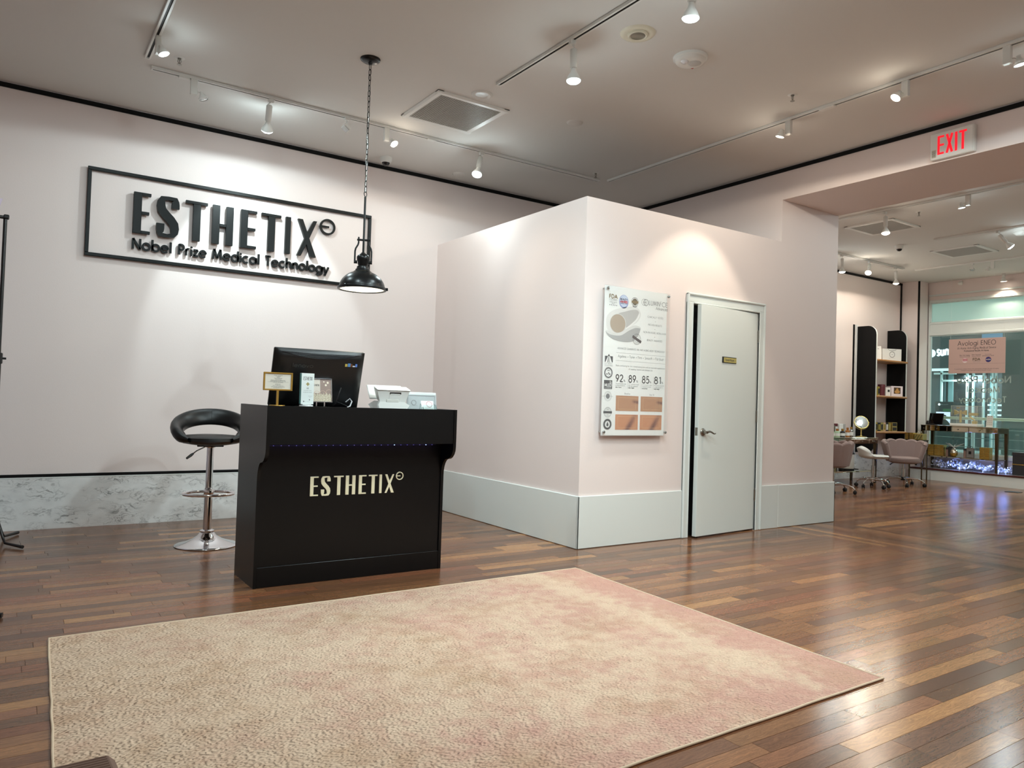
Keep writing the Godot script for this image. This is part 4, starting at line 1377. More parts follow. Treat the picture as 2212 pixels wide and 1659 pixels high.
func build_ceiling_fittings() -> void:
	var y := H1
	grille(Vector3(2.925, y, -5.30), "square white ceiling grille left of the treatment room")
	var t := thing("recessed_downlight", "small round recessed downlight beside the near ceiling grille", "downlight", Vector3(2.911, y, -4.853))
	part(t, "trim_ring", mb().lathe([Vector2(0.05, -0.004), Vector2(0.066, -0.012), Vector2(0.08, -0.006), Vector2(0.083, 0.0)], 32), M.white_metal)
	part(t, "lens", mb().lathe([Vector2(0, -0.003), Vector2(0.05, -0.004)], 28), mat(c8(205, 206, 204), 0.18))
	t = thing("ceiling_speaker", "cream round ceiling fitting with a projecting inner ring", "downlight", Vector3(3.194, y, -3.439))
	part(t, "flange", mb().lathe([Vector2(0.06, -0.006), Vector2(0.085, -0.012), Vector2(0.105, -0.008), Vector2(0.112, 0.0)], 36), M.cream_plastic)
	part(t, "inner_ring", mb().lathe([Vector2(0.048, -0.018), Vector2(0.056, -0.022), Vector2(0.063, -0.018), Vector2(0.066, -0.004)], 32), M.cream_plastic)
	part(t, "lens", mb().lathe([Vector2(0, -0.010), Vector2(0.03, -0.011), Vector2(0.048, -0.017)], 28), mat(c8(128, 120, 104), 0.2, 0.3))
	t = thing("smoke_detector", "round white detector with a raised rim on the reception ceiling", "detector", Vector3(3.696, y, -3.462))
	part(t, "base", mb().lathe([Vector2(0.104, -0.022), Vector2(0.112, -0.016), Vector2(0.114, 0.0)], 36), M.white_plastic)
	part(t, "cover", mb().lathe([Vector2(0, -0.042), Vector2(0.07, -0.042), Vector2(0.092, -0.037), Vector2(0.101, -0.024), Vector2(0.104, -0.02)], 36), M.white_plastic)
	part(t, "strobe", mb().at(Vector3(-0.052, -0.041, 0.0)).lathe([Vector2(0, -0.016), Vector2(0.012, -0.015), Vector2(0.023, -0.008), Vector2(0.026, 0.0)], 20), mat(c8(238, 238, 240), 0.08))
	part(t, "speaker_grille", mb().at(Vector3(0.022, -0.0425, 0.02)).lathe([Vector2(0, -0.002), Vector2(0.042, -0.0015), Vector2(0.044, 0.0)], 24), mat(c8(205, 205, 202), 0.6))
	part(t, "warning_mark", mb().slab(Vector3(0.05, -0.0405, -0.05), Vector3(0.075, -0.039, -0.036)), mat(c8(196, 60, 50), 0.6))
	for e in [[Vector3(3.827, y, -4.854), 0.066, "plain round white cover plate on the ceiling above the treatment room corner"], [Vector3(3.786, y, -6.715), 0.07, "flush round cover plate on the ceiling near the sign wall"]]:
		t = thing("cover_plate", e[2], "cover plate", e[0], 0.0, "round ceiling covers")
		part(t, "disc", mb().lathe([Vector2(0, -0.013), Vector2(e[1] * 0.8, -0.012), Vector2(e[1] * 0.96, -0.006), Vector2(e[1], 0.0)], 32), M.ceiling)
		part(t, "rim", mb().lathe([Vector2(e[1], -0.002), Vector2(e[1] + 0.004, -0.001), Vector2(e[1] + 0.004, 0.0)], 32), M.white_metal)
	sprinkler(Vector3(0.90, y, -5.66), "sprinkler beside the corner where the left tracks meet")
	sprinkler(Vector3(4.739, y, -3.412), "sprinkler on the ceiling left of the right-hand track")
	sprinkler(Vector3(4.849, y, -5.783), "sprinkler between the track ends above the treatment room")
	sprinkler(Vector3(8.85, H2, -4.6), "sprinkler on the ceiling of the second room")
	dome_camera(Vector3(2.96, y, -6.715), "dome camera on the ceiling right of the pendant chain")
	dome_camera(Vector3(10.43, H2, -5.69), "dome camera on the ceiling of the second room")
	grille(Vector3(9.22, H2, -5.26), "square ceiling grille of the second room, nearer the header")
	grille(Vector3(11.43, H2, -5.28), "square ceiling grille of the second room, nearer the window")
	t = thing("smoke_detector", "round white detector at the right edge of the picture", "detector", Vector3(10.75, H2, -4.26))
	part(t, "base", mb().lathe([Vector2(0.09, -0.02), Vector2(0.1, -0.015), Vector2(0.1, 0.0)], 28), M.white_plastic)
	part(t, "cover", mb().lathe([Vector2(0, -0.04), Vector2(0.07, -0.039), Vector2(0.09, -0.02)], 28), M.white_plastic)


# ---------------------------------------------------------------- exit sign
func build_exit_sign() -> void:
	var t := thing("exit_sign", "white exit sign with glowing red letters on the header wall", "exit sign", Vector3(X1, 3.285, -2.915), -PI / 2)
	# local +z faces the reception, local x runs along the wall toward the viewer
	part(t, "housing", mb().slab(Vector3(-0.165, -0.108, 0), Vector3(0.165, 0.108, 0.045), 0.006), M.white_plastic)
	part(t, "face_plate", mb().slab(Vector3(-0.155, -0.098, 0.044), Vector3(0.155, 0.098, 0.048), 0.002), M.white_plastic)
	var red := glow(c8(255, 20, 40), 0.85)
	red.albedo_color = c8(190, 16, 30)
	var lt := Node3D.new()
	lt.name = "letters"
	t.add_child(lt)
	lt.position = Vector3(0, 0, 0.0484)
	var x := -0.107
	for e in [["E", 0.05], ["X", 0.056], ["I", 0.018], ["T", 0.056]]:
		var w: float = e[1]
		var b := mb()
		match e[0]:
			"E":
				b.slab(Vector3(0, -0.075, 0), Vector3(0.017, 0.075, 0.001))
				for q in [-0.075, -0.008, 0.059]:
					b.slab(Vector3(0.017, q, 0), Vector3(w, q + 0.016, 0.001))
			"X":
				b.stroke(PackedVector2Array([Vector2(0.008, 0.075), Vector2(w - 0.008, -0.075)]), 0.018, 0, 0.001)
				b.stroke(PackedVector2Array([Vector2(w - 0.008, 0.075), Vector2(0.008, -0.075)]), 0.018, 0, 0.001)
			"I":
				b.slab(Vector3(0, -0.075, 0), Vector3(w, 0.075, 0.001))
			"T":
				b.slab(Vector3(w / 2 - 0.009, -0.075, 0), Vector3(w / 2 + 0.009, 0.06, 0.001))
				b.slab(Vector3(0, 0.059, 0), Vector3(w, 0.075, 0.001))
		part(lt, "exit_sign_letter", b, red, Vector3(x, 0, 0))
		x += w + 0.013
	part(t, "test_panel", mb().slab(Vector3(-0.152, -0.092, 0.047), Vector3(-0.118, -0.03, 0.0495), 0.001), mat(c8(196, 188, 170), 0.5))
	var spec := mb()
	for k in 6:
		spec.rect(-0.148, -0.085 + k * 0.008, -0.122, -0.082 + k * 0.008, 0.0498)
	part(t, "test_panel_print", spec, M.ink_grey)
	area(t, "exit_sign_light", Vector3(0, 0, 0.055), Vector3(0, 0, 1), Vector2(0.22, 0.14), c8(255, 40, 50), 0.003)


# ---------------------------------------------------------------- poster behind clear acrylic
func build_poster() -> void:
	var t := thing("acrylic_poster", "tall white treatment poster behind clear acrylic left of the door", "poster", Vector3(3.854, 2.076, ZD + 0.048))
	var W := 0.727
	var Hh := 1.195
	part(t, "print_sheet", mb().slab(Vector3(0.004, -Hh + 0.004, -0.003), Vector3(0.692, -0.004, 0)), M.paper)
	part(t, "acrylic_pane", mb().slab(Vector3(0, -Hh, 0.003), Vector3(W, 0, 0.007), 0.001), M.acrylic)
	part(t, "acrylic_back", mb().slab(Vector3(0, -Hh, -0.007), Vector3(W, 0, -0.0035), 0.001), M.acrylic)
	for p in [[0.028, -0.026], [0.70, -0.026], [0.024, -1.165], [0.70, -1.165]]:
		var s := mb().at(Vector3(p[0], p[1], 0), turned(90, 0, 0))
		s.lathe([Vector2(0.0075, -0.048), Vector2(0.0075, 0.007), Vector2(0.0115, 0.0075), Vector2(0.012, 0.015), Vector2(0.009, 0.0185), Vector2(0.0, 0.019)], 16)
		part(t, "standoff", s, M.steel)
	var z := 0.0008
	# award marks at the top
	part(t, "approval_mark", write(mb(), "FDA", 0.05, -0.101, 0.03, 0.26, 0, 0.085, z), M.ink_gold)
	var b := mb()
	write(b, "CLEARED", 0.05, -0.120, 0.014, 0.09, 0, 0.083, z)
	write(b, "medical device", 0.092, -0.135, 0.008, 0.12, 0.5, 0.078, z)
	write(b, "class II", 0.092, -0.146, 0.008, 0.12, 0.5, 0.035, z)
	for k in 5:
		b.rect(0.054 + k * 0.018, -0.159, 0.061 + k * 0.018, -0.152, z)
	part(t, "approval_lettering", b, M.ink)
	b = mb().disc(0.205, -0.117, 0.051, 0.055, z)
	var badge := part(t, "award_badge", b, mat(c8(150, 160, 206), 0.6))
	part(badge, "badge_centre", mb().disc(0.205, -0.112, 0.044, 0.047, z + 0.0003), mat(c8(196, 210, 232), 0.6))
	part(badge, "badge_lettering", write(mb(), "BEAUTY", 0.205, -0.106, 0.014, 0.26, 0.5, 0.075, z + 0.0006), mat(c8(30, 30, 70), 0.6))
	part(badge, "badge_lettering", write(mb(), "AWARDS", 0.205, -0.127, 0.017, 0.3, 0.5, 0.078, z + 0.0006), mat(c8(206, 50, 66), 0.6))
	part(badge, "badge_lettering", write(mb(), "SUPERIOR CARE", 0.205, -0.137, 0.008, 0.2, 0.5, 0.076, z + 0.0006), mat(c8(40, 40, 90), 0.6))
	b = mb().ring(0.326, -0.107, 0.036, 0.003, z)
	var seal := part(t, "award_seal", b, M.ink)
	part(seal, "seal_disc", mb().disc(0.326, -0.107, 0.028, 0.028, z + 0.0002), mat(c8(92, 80, 56), 0.5))
	part(seal, "seal_band", mb().rect(0.289, -0.118, 0.364, -0.098, z + 0.0004), M.ink_gold)
	b = mb()
	for k in 5:
		b.disc(0.306 + k * 0.01, -0.145 - 0.004 * sin(k * PI / 4), 0.004, 0.004, z + 0.0004, 8)
	part(seal, "seal_stars", b, M.ink)
	# product name
	b = mb().ring(0.427, -0.099, 0.026, 0.002, z).ring(0.449, -0.099, 0.026, 0.0035, z)
	b.rect(0.425, -0.1005, 0.452, -0.0975, z)
	b.rect(0.437, -0.112, 0.440, -0.086, z)
	part(t, "ring_mark", b, M.ink)
	b = write(mb(), "LUMIN", 0.482, -0.116, 0.037, 0.09, 0, 0.128, z)
	write(b, "i", 0.617, -0.1, 0.03, 0.11, 0, 0, z)
	write(b, "CE", 0.633, -0.116, 0.037, 0.09, 0, 0.066, z)
	part(t, "product_name", b, M.ink)
	part(t, "product_name", write(mb(), "Advanced", 0.699, -0.148, 0.023, 0.09, 1.0, 0.134, z), M.ink)
	for e in [["CLINICALLY TESTED", 0.561, 0.221, 0.18], ["+", 0.561, 0.254, 0.012], ["PROVEN RESULTS", 0.559, 0.286, 0.156], ["+", 0.559, 0.318, 0.012], ["NON-INVASIVE, NON-LASER", 0.559, 0.350, 0.26], ["+", 0.559, 0.382, 0.012], ["BEAUTY AWARDED", 0.559, 0.414, 0.174]]:
		part(t, "claim_lettering", write(mb(), e[0], e[1], -e[2], 0.0145, 0.1, 0.5, e[3], z), M.ink_grey)
	# picture of the device: a pale cuff standing over a shallow cradle
	var pic := part(t, "device_picture", outline(mb(), [[0.03, 0.33], [0.024, 0.27], [0.05, 0.225], [0.11, 0.19], [0.2, 0.165], [0.3, 0.148], [0.36, 0.155], [0.392, 0.19], [0.39, 0.225], [0.36, 0.265], [0.31, 0.30], [0.24, 0.345], [0.16, 0.385], [0.09, 0.385], [0.05, 0.365]], z), mat(c8(224, 224, 222), 0.6))
	part(pic, "inner_curve", outline(mb(), [[0.15, 0.222], [0.22, 0.196], [0.31, 0.172], [0.362, 0.175], [0.372, 0.2], [0.345, 0.245], [0.29, 0.29], [0.24, 0.325], [0.225, 0.27]], z + 0.0002), mat(c8(188, 187, 185), 0.6))
	part(pic, "inner_light", outline(mb(), [[0.24, 0.325], [0.29, 0.29], [0.345, 0.245], [0.372, 0.2], [0.382, 0.205], [0.375, 0.232], [0.34, 0.27], [0.28, 0.318], [0.235, 0.345]], z + 0.0003), mat(c8(236, 236, 234), 0.6))
	part(pic, "rim_line", mb().disc(0.1495, -0.298, 0.087, 0.079, z + 0.0004, 32), mat(c8(206, 206, 202), 0.6))
	part(pic, "treatment_head", mb().disc(0.147, -0.298, 0.081, 0.074, z + 0.0006, 32), mat(c8(176, 160, 142), 0.55))
	part(pic, "control_ring", mb().ring(0.192, -0.288, 0.014, 0.0015, z + 0.0008), mat(c8(150, 134, 118), 0.6))
	part(pic, "cradle", outline(mb(), [[0.02, 0.368], [0.05, 0.366], [0.11, 0.383], [0.18, 0.374], [0.26, 0.33], [0.33, 0.302], [0.385, 0.306], [0.394, 0.325], [0.375, 0.372], [0.34, 0.41], [0.3, 0.432], [0.22, 0.44], [0.12, 0.43], [0.055, 0.405]], z + 0.0008), mat(c8(172, 173, 173), 0.6))
	part(pic, "cradle_lip", outline(mb(), [[0.02, 0.366], [0.05, 0.362], [0.11, 0.376], [0.18, 0.364], [0.26, 0.322], [0.33, 0.298], [0.385, 0.304], [0.394, 0.318], [0.34, 0.318], [0.27, 0.345], [0.19, 0.388], [0.11, 0.395], [0.05, 0.385]], z + 0.001), mat(c8(218, 219, 217), 0.6))
	b = mb().ring(0.357, -0.409, 0.044, 0.0018, z + 0.0012).ring(0.357, -0.409, 0.037, 0.0012, z + 0.0012).ring(0.357, -0.409, 0.026, 0.0012, z + 0.0012)
	var stamp := part(t, "stamp", b, M.ink)
	b = mb().at(Vector3(0.357, -0.409, 0), turned(0, 0, -24)).rect(-0.053, -0.011, 0.053, 0.011, z + 0.0016)
	part(stamp, "stamp_band", b, mat(c8(70, 58, 60), 0.6))
	# middle block
	b = mb()
	write(b, "ADVANCED QUADRUPLE (X4) ANTI-AGING BODY TECHNOLOGY", 0.415, -0.501, 0.0145, 0.1, 0.5, 0.525, z)
	b.rect(0.139, -0.531, 0.687, -0.5298, z)
	b.rect(0.139, -0.594, 0.687, -0.5928, z)
	write(b, "Ageless + Tone + Firm + Smooth + Fat bust", 0.414, -0.567, 0.021, 0.085, 0.5, 0.51, z)
	write(b, "Body contouring for firm, toned looking skin and an improved appearance", 0.414, -0.638, 0.0115, 0.1, 0.5, 0.548, z)
	write(b, "of sagging, rippled and dimpled skin.", 0.414, -0.661, 0.0115, 0.1, 0.5, 0.27, z)
	part(t, "body_lettering", b, M.ink_grey)
	var nums := [["92", 0.142], ["89", 0.282], ["85", 0.431], ["81", 0.568]]
	var s2 := mb()
	var bold := mb()
	var small := [["of participants saw", "an improvement in", "skin tone"], ["Of women said", "their skin appeared", "firmer & tighter"], ["Of women's skin", "appeared", "smoother"], ["Of women reported", "a decrease in", "body weight"]]
	for k in 4:
		b = mb()
		write(b, nums[k][0], nums[k][1], -0.762, 0.056, 0.17, 0, 0.077, z)
		write(b, "%", nums[k][1] + 0.083, -0.760, 0.017, 0.12, 0, 0.019, z)
		part(t, "result_figure", b, M.ink)
		for q in 3:
			write(bold if q == 2 else s2, small[k][q], nums[k][1], -0.782 - q * 0.0145, 0.0095, 0.18 if q == 2 else 0.1, 0, [0.112, 0.1, 0.062][q], z)
		if k > 0:
			s2.rect(nums[k][1] - 0.011, -0.815, nums[k][1] - 0.0098, -0.71, z)
	part(t, "result_lettering", s2, M.ink_grey)
	part(t, "result_lettering", bold, M.ink)
	b = mb()
	write(b, "Baseline", 0.271, -0.861, 0.0125, 0.1, 0.5, 0, z)
	write(b, "Day 30", 0.543, -0.862, 0.0125, 0.1, 0.5, 0, z)
	part(t, "caption_lettering", b, M.ink_grey)
	var soft := noise(61, 0.05, 3)
	var k := 0
	for e in [[0.15, 0.872, 0.395, 0.995], [0.42, 0.872, 0.667, 0.995], [0.149, 1.023, 0.395, 1.146], [0.417, 1.023, 0.664, 1.146]]:
		var which := k
		var tex := painted(96, 48, func(x, y):
			var u: float = x / 96.0
			var w: float = y / 48.0
			var base := c8(188, 138, 100) if which < 2 else c8(206, 142, 98)
			var fold: float
			if which < 2:
				fold = exp(-pow((w - 0.36 - 0.22 * (u - 0.8)) * 11.0, 2.0)) * clampf((u - 0.68) * 5.0, 0.0, 1.0)
			else:
				fold = exp(-pow((u - 0.86 + 0.34 * w) * 9.0, 2.0)) * clampf(0.3 + w, 0.0, 1.0)
			var n2: float = 0.06 * soft.get_noise_2d(x + which * 200.0, y * 2.0)
			return base.lerp(c8(92, 40, 32), clampf(fold * 0.8 + n2, 0.0, 1.0)).lerp(c8(140, 96, 66), clampf((u - 0.85) * 3.0 + (0.08 - u) * 4.0, 0.0, 0.5)))
		var m := mat(Color(1, 1, 1), 0.5)
		m.albedo_texture = tex
		m.texture_repeat = false
		var ph := part(t, "skin_photo", mb().rect(e[0], -e[3], e[2], -e[1], z), m)
		var fr := mb()
		var i := 0.026
		for r in [[e[0] + i, e[1] + 0.015, e[2] - i, e[1] + 0.0163], [e[0] + i, e[3] - 0.0163, e[2] - i, e[3] - 0.015], [e[0] + i, e[1] + 0.015, e[0] + i + 0.0013, e[3] - 0.015], [e[2] - i - 0.0013, e[1] + 0.015, e[2] - i, e[3] - 0.015]]:
			fr.rect(r[0], -r[3], r[2], -r[1], z + 0.0003)
		part(ph, "photo_line", fr, mat(c8(232, 200, 150), 0.6))
		k += 1
	# column of round marks on the left
	var ic := part(t, "mountain_mark", mb().rect(0.022, -0.612, 0.105, -0.563, z), M.ink)
	var wh := mb()
	for q in [[0.03, 0.05], [0.05, 0.066], [0.068, 0.09]]:
		wh.poly(PackedVector2Array([Vector2(0.063 + (q[0] - 0.063) * 0.2, -0.558), Vector2(0.066 + (q[1] - 0.063) * 0.2, -0.558), Vector2(q[1] + 0.006, -0.612), Vector2(q[0] - 0.002, -0.612)]), z + 0.0003)
	part(ic, "mountain_slopes", wh, M.paper)
	part(ic, "mountain_peak", mb().poly(PackedVector2Array([Vector2(0.05, -0.564), Vector2(0.063, -0.546), Vector2(0.075, -0.564)]), z + 0.0004), M.ink)
	b = write(mb(), "ICY BODY", 0.064, -0.627, 0.011, 0.1, 0.5, 0.082, z)
	write(b, "SCULPTING", 0.064, -0.643, 0.011, 0.1, 0.5, 0.082, z)
	part(t, "mark_lettering", b, M.ink_grey)
	b = mb().ring(0.063, -0.695, 0.042, 0.004, z).ring(0.063, -0.695, 0.035, 0.006, z)
	b.disc(0.048, -0.706, 0.006, 0.006, z, 12).disc(0.066, -0.698, 0.006, 0.006, z, 12).disc(0.078, -0.706, 0.006, 0.006, z, 12)
	b.rect(0.0645, -0.718, 0.0675, -0.70, z).rect(0.05, -0.674, 0.078, -0.671, z).rect(0.05, -0.681, 0.078, -0.678, z)
	part(t, "round_mark", b, M.ink)
	var ml := part(t, "led_mark", mb().rect(0.02, -0.824, 0.106, -0.754, z), M.ink)
	b = write(mb(), "MLED", 0.063, -0.805, 0.024, 0.2, 0.5, 0.074, z + 0.0003)
	write(b, "LED TECHNOLOGY", 0.063, -0.819, 0.007, 0.14, 0.5, 0.076, z + 0.0003)
	for q in 3:
		var arc := PackedVector2Array()
		for s in 7:
			var w := deg_to_rad(s * 15.0)
			arc.append(Vector2(0.078 + cos(w) * 0.007 * (q + 1), -0.779 + sin(w) * 0.0065 * (q + 1)))
		b.stroke(arc, 0.0028, z + 0.0003)
	part(ml, "mark_lettering", b, M.paper)
	b = mb().ring(0.064, -0.881, 0.038, 0.0014, z).ring(0.064, -0.881, 0.03, 0.0012, z)
	b.disc(0.064, -0.881, 0.02, 0.021, z).rect(0.004, -0.8817, 0.118, -0.8803, z)
	part(t, "round_mark", b, M.ink_grey)
	b = mb().ring(0.067, -1.008, 0.039, 0.002, z).ring(0.067, -1.008, 0.032, 0.0012, z).rect(0.022, -1.017, 0.112, -0.999, z + 0.0002)
	for q in 3:
		b.disc(0.059 + q * 0.008, -0.987, 0.0028, 0.0028, z, 8).disc(0.059 + q * 0.008, -1.029, 0.0028, 0.0028, z, 8)
	part(t, "round_mark", b, M.ink)
	b = mb().ring(0.068, -1.103, 0.034, 0.015, z).ring(0.068, -1.103, 0.043, 0.0012, z)
	b.poly(PackedVector2Array([Vector2(0.068, -1.082), Vector2(0.079, -1.105), Vector2(0.077, -1.116), Vector2(0.068, -1.12), Vector2(0.059, -1.116), Vector2(0.057, -1.105)]), z)
	part(t, "round_mark", b, M.ink)


func outline(b: MB, pts: Array, z: float) -> MB:
	# a smooth closed shape through the points; the second number runs down the sheet
	var n := pts.size()
	var p := PackedVector2Array()
	for i in n:
		var a := Vector2(pts[(i - 1 + n) % n][0], -pts[(i - 1 + n) % n][1])
		var c := Vector2(pts[i][0], -pts[i][1])
		var d := Vector2(pts[(i + 1) % n][0], -pts[(i + 1) % n][1])
		var e := Vector2(pts[(i + 2) % n][0], -pts[(i + 2) % n][1])
		for k in 4:
			p.append(c.cubic_interpolate(d, a, e, k / 4.0))
	return b.poly(p, z)


# ---------------------------------------------------------------- things on the desk
func build_desk_things() -> void:
	var top := 1.051
	# all-in-one computer seen from behind, leaning back on its stand
	var t := thing("desktop_computer", "black all-in-one computer seen from behind on the desk", "computer", Vector3(1.594, top, -4.60), deg_to_rad(-2))
	var lean := turned(17, 0, 0)
	var W := 0.568
	var hh := 0.368
	var rows := []
	# bulging back shell: rows up the height, columns across; front half flat
	for i in 15:
		var row := []
		var f := i / 14.0
		for j in 21:
			var g := j / 20.0
			var ex := pow(clampf(minf(g, 1 - g) / 0.06, 0, 1), 0.5)
			var ey := pow(clampf(minf(f, 1 - f) / 0.07, 0, 1), 0.5)
			row.append(Vector3((g - 0.5) * W, f * hh, 0.012 + 0.02 * ex * ey + 0.01 * sin(f * PI) * sin(g * PI) * ex * ey))
		rows.append(row)
	var shell := part(t, "back_shell", mb().at(Vector3(0, 0.008, 0.0), lean).sheet(rows), M.black_plastic)
	part(t, "bezel", mb().at(Vector3(0, 0.008, 0), lean).slab(Vector3(-W / 2, 0, -0.012), Vector3(W / 2, hh, 0.013), 0.006), M.black_plastic)
	part(t, "screen", mb().at(Vector3(0, 0.008, 0), lean).slab(Vector3(-W / 2 + 0.02, 0.05, -0.014), Vector3(W / 2 - 0.02, hh - 0.02, -0.0118)), M.black_gloss)
	# curved vent at the top with ribs
	var vent := mb().at(Vector3(0, 0.008, 0), lean)
	for k in 7:
		var p := []
		for j in 17:
			var g := j / 16.0
			p.append(Vector3((g - 0.5) * (W - 0.05), hh - 0.012 - (0.004 + 0.0055 * k) * sin(g * PI), 0.037 - 0.0002 * k))
		vent.tube(p, 0.0016, 5)
	part(shell, "vent_ribs", vent, mat(c8(52, 54, 58), 0.25, 0.4))
	part(shell, "maker_lettering", write(mb().at(Vector3(0, 0.008, 0), lean), "lenovo", -0.11, hh - 0.105, 0.024, 0.2, 0.5, 0.125, 0.0455), mat(c8(44, 42, 40), 0.3))
	for e in [[0.155, 0.014, 0.017, [206, 180, 90]], [0.172, 0.018, 0.021, [90, 140, 200]], [0.19, 0.012, 0.018, [120, 70, 40]], [0.205, 0.016, 0.008, [200, 200, 205]], [0.222, 0.012, 0.019, [90, 130, 210]]]:
		part(shell, "sticker", mb().at(Vector3(0, 0.008, 0), lean).slab(Vector3(e[0], hh - 0.088, 0.039), Vector3(e[0] + e[1], hh - 0.088 + e[2], 0.0425)), mat(c8(e[3][0], e[3][1], e[3][2]), 0.5))
	var st := mb()
	st.tube([Vector3(-0.12, 0.006, -0.14), Vector3(-0.12, 0.006, 0.06), Vector3(-0.1, 0.02, 0.1), Vector3(-0.06, 0.13, 0.086)], 0.005, 8)
	st.tube([Vector3(0.09, 0.006, -0.14), Vector3(0.09, 0.006, 0.06), Vector3(0.105, 0.03, 0.115), Vector3(0.145, 0.13, 0.092)], 0.005, 8)
	part(t, "stand", st, M.black_plastic)
	var cable := part(t, "cable", mb().tube([Vector3(0.19, 0.04, 0.062), Vector3(0.212, 0.062, 0.075), Vector3(0.222, 0.045, 0.085), Vector3(0.205, 0.015, 0.1), Vector3(0.18, 0.006, 0.12)], 0.0045, 6), mat(c8(196, 196, 198), 0.4))
	cable.set_meta("label", "pale grey cable curling out of the back")
	part(t, "cable", mb().tube([Vector3(0.13, 0.04, 0.055), Vector3(0.15, 0.03, 0.09), Vector3(0.205, 0.004, 0.12)], 0.003, 6), M.black_plastic)
	# gold sign holder with a certificate
	t = thing("sign_holder", "gold framed certificate on a round gold stand", "sign holder", Vector3(1.307, top, -4.40), deg_to_rad(-2))
	part(t, "base", mb().lathe([Vector2(0, 0), Vector2(0.044, 0), Vector2(0.045, 0.002), Vector2(0.045, 0.011), Vector2(0.043, 0.013), Vector2(0, 0.013)], 32), M.gold)
	part(t, "post", mb().slab(Vector3(-0.0065, 0.012, -0.004), Vector3(0.0065, 0.10, 0.004), 0.001), M.gold)
	for e in [[-0.085, 0.098, 0.085, 0.107], [-0.085, 0.196, 0.085, 0.205], [-0.085, 0.107, -0.075, 0.196], [0.075, 0.107, 0.085, 0.196]]:
		part(t, "frame_bar", mb().slab(Vector3(e[0], e[1], -0.006), Vector3(e[2], e[3], 0.006), 0.0015), M.gold)
	part(t, "certificate", mb().slab(Vector3(-0.076, 0.106, -0.002), Vector3(0.076, 0.197, 0.001)), mat(c8(220, 214, 202), 0.5))
	var b := mb()
	var wd := [0.05, 0.03, 0.016, 0.046, 0.034, 0.084, 0.09, 0.06, 0.028, 0.032, 0.06, 0.078, 0.052]
	for k in wd.size():
		var y: float = 0.186 - k * 0.0058 - (0.004 if k > 7 else 0.0)
		write(b, ["Esthetix certificate", "of excellence", "awarded", "beauty technology", "home device", "has been certified for the following medical", "device training and use in the clinic", "cleared technology", "Signed", "Director", "Skin care board", "advanced light treatment practice", "accredited clinic"][k], 0, y, 0.0036, 0.16, 0.5, wd[k], 0.0013)
	b.rect(-0.06, 0.148, 0.062, 0.1486, 0.0013)
	part(t, "certificate_lettering", b, M.ink)
	# tall product carton turning on a clear round foot
	t = thing("product_carton", "tall white product carton on a clear round foot", "box", Vector3(1.484, top, -4.41), deg_to_rad(4))
	part(t, "foot", mb().lathe([Vector2(0, 0), Vector2(0.040, 0), Vector2(0.041, 0.002), Vector2(0.041, 0.014), Vector2(0.039, 0.017), Vector2(0.0, 0.017)], 28), mat(c8(206, 208, 208), 0.12))
	part(t, "clips", mb().slab(Vector3(-0.028, 0.016, -0.012), Vector3(0.028, 0.024, 0.012), 0.002), mat(c8(214, 216, 216), 0.12))
	part(t, "carton", mb().slab(Vector3(-0.04, 0.022, -0.013), Vector3(0.04, 0.208, 0.013), 0.001), mat(c8(226, 232, 230), 0.45))
	part(t, "teal_side", mb().slab(Vector3(-0.0405, 0.023, -0.0125), Vector3(-0.0398, 0.207, 0.0125)), mat(c8(120, 170, 168), 0.4))
	b = write(mb(), "ESTHETIX", 0, 0.166, 0.021, 0.11, 0.5, 0.056, 0.0133)
	write(b, "N8", 0, 0.114, 0.008, 0.16, 0.5, 0, 0.0133)
	write(b, "microneedle serum kit", 0, 0.103, 0.004, 0.12, 0.5, 0.05, 0.0133)
	write(b, "anti aging face treatment", 0, 0.092, 0.004, 0.12, 0.5, 0.056, 0.0133)
	write(b, "with peptides", 0.018, 0.07, 0.003, 0.14, 0.5, 0.026, 0.0133)
	write(b, "30 ml", 0.018, 0.062, 0.003, 0.14, 0.5, 0.012, 0.0133)
	b.disc(0.014, 0.049, 0.003, 0.005, 0.0133, 10)
	b.disc(-0.022, 0.038, 0.004, 0.005, 0.0133, 10)
	write(b, "net volume", 0.0, 0.035, 0.003, 0.14, 0.5, 0.03, 0.0133)
	part(t, "carton_lettering", b, M.ink_grey)
	part(t, "gold_emblem", mb().disc(0, 0.143, 0.011, 0.007, 0.0134).disc(0, 0.143, 0.005, 0.012, 0.0134), mat(c8(196, 182, 130), 0.5))
	# small chrome picture frame leaning on its feet
	t = thing("picture_frame", "small chrome picture frame behind the white carton", "picture frame", Vector3(1.60, top, -4.46), deg_to_rad(3))
	var tilt := turned(-8, 0, 0)
	var w2 := 0.0685
	for e in [[-w2, 0.035, w2, 0.041], [-w2, 0.178, w2, 0.184], [-w2, 0.041, -w2 + 0.006, 0.178], [w2 - 0.006, 0.041, w2, 0.178]]:
		part(t, "frame_bar", mb().at(Vector3.ZERO, tilt).slab(Vector3(e[0], e[1], -0.008), Vector3(e[2], e[3], 0.008), 0.002), M.chrome)
	var swirl := noise(71, 0.06, 3)
	var pm := mat(Color(1, 1, 1), 0.35)
	pm.texture_repeat = false
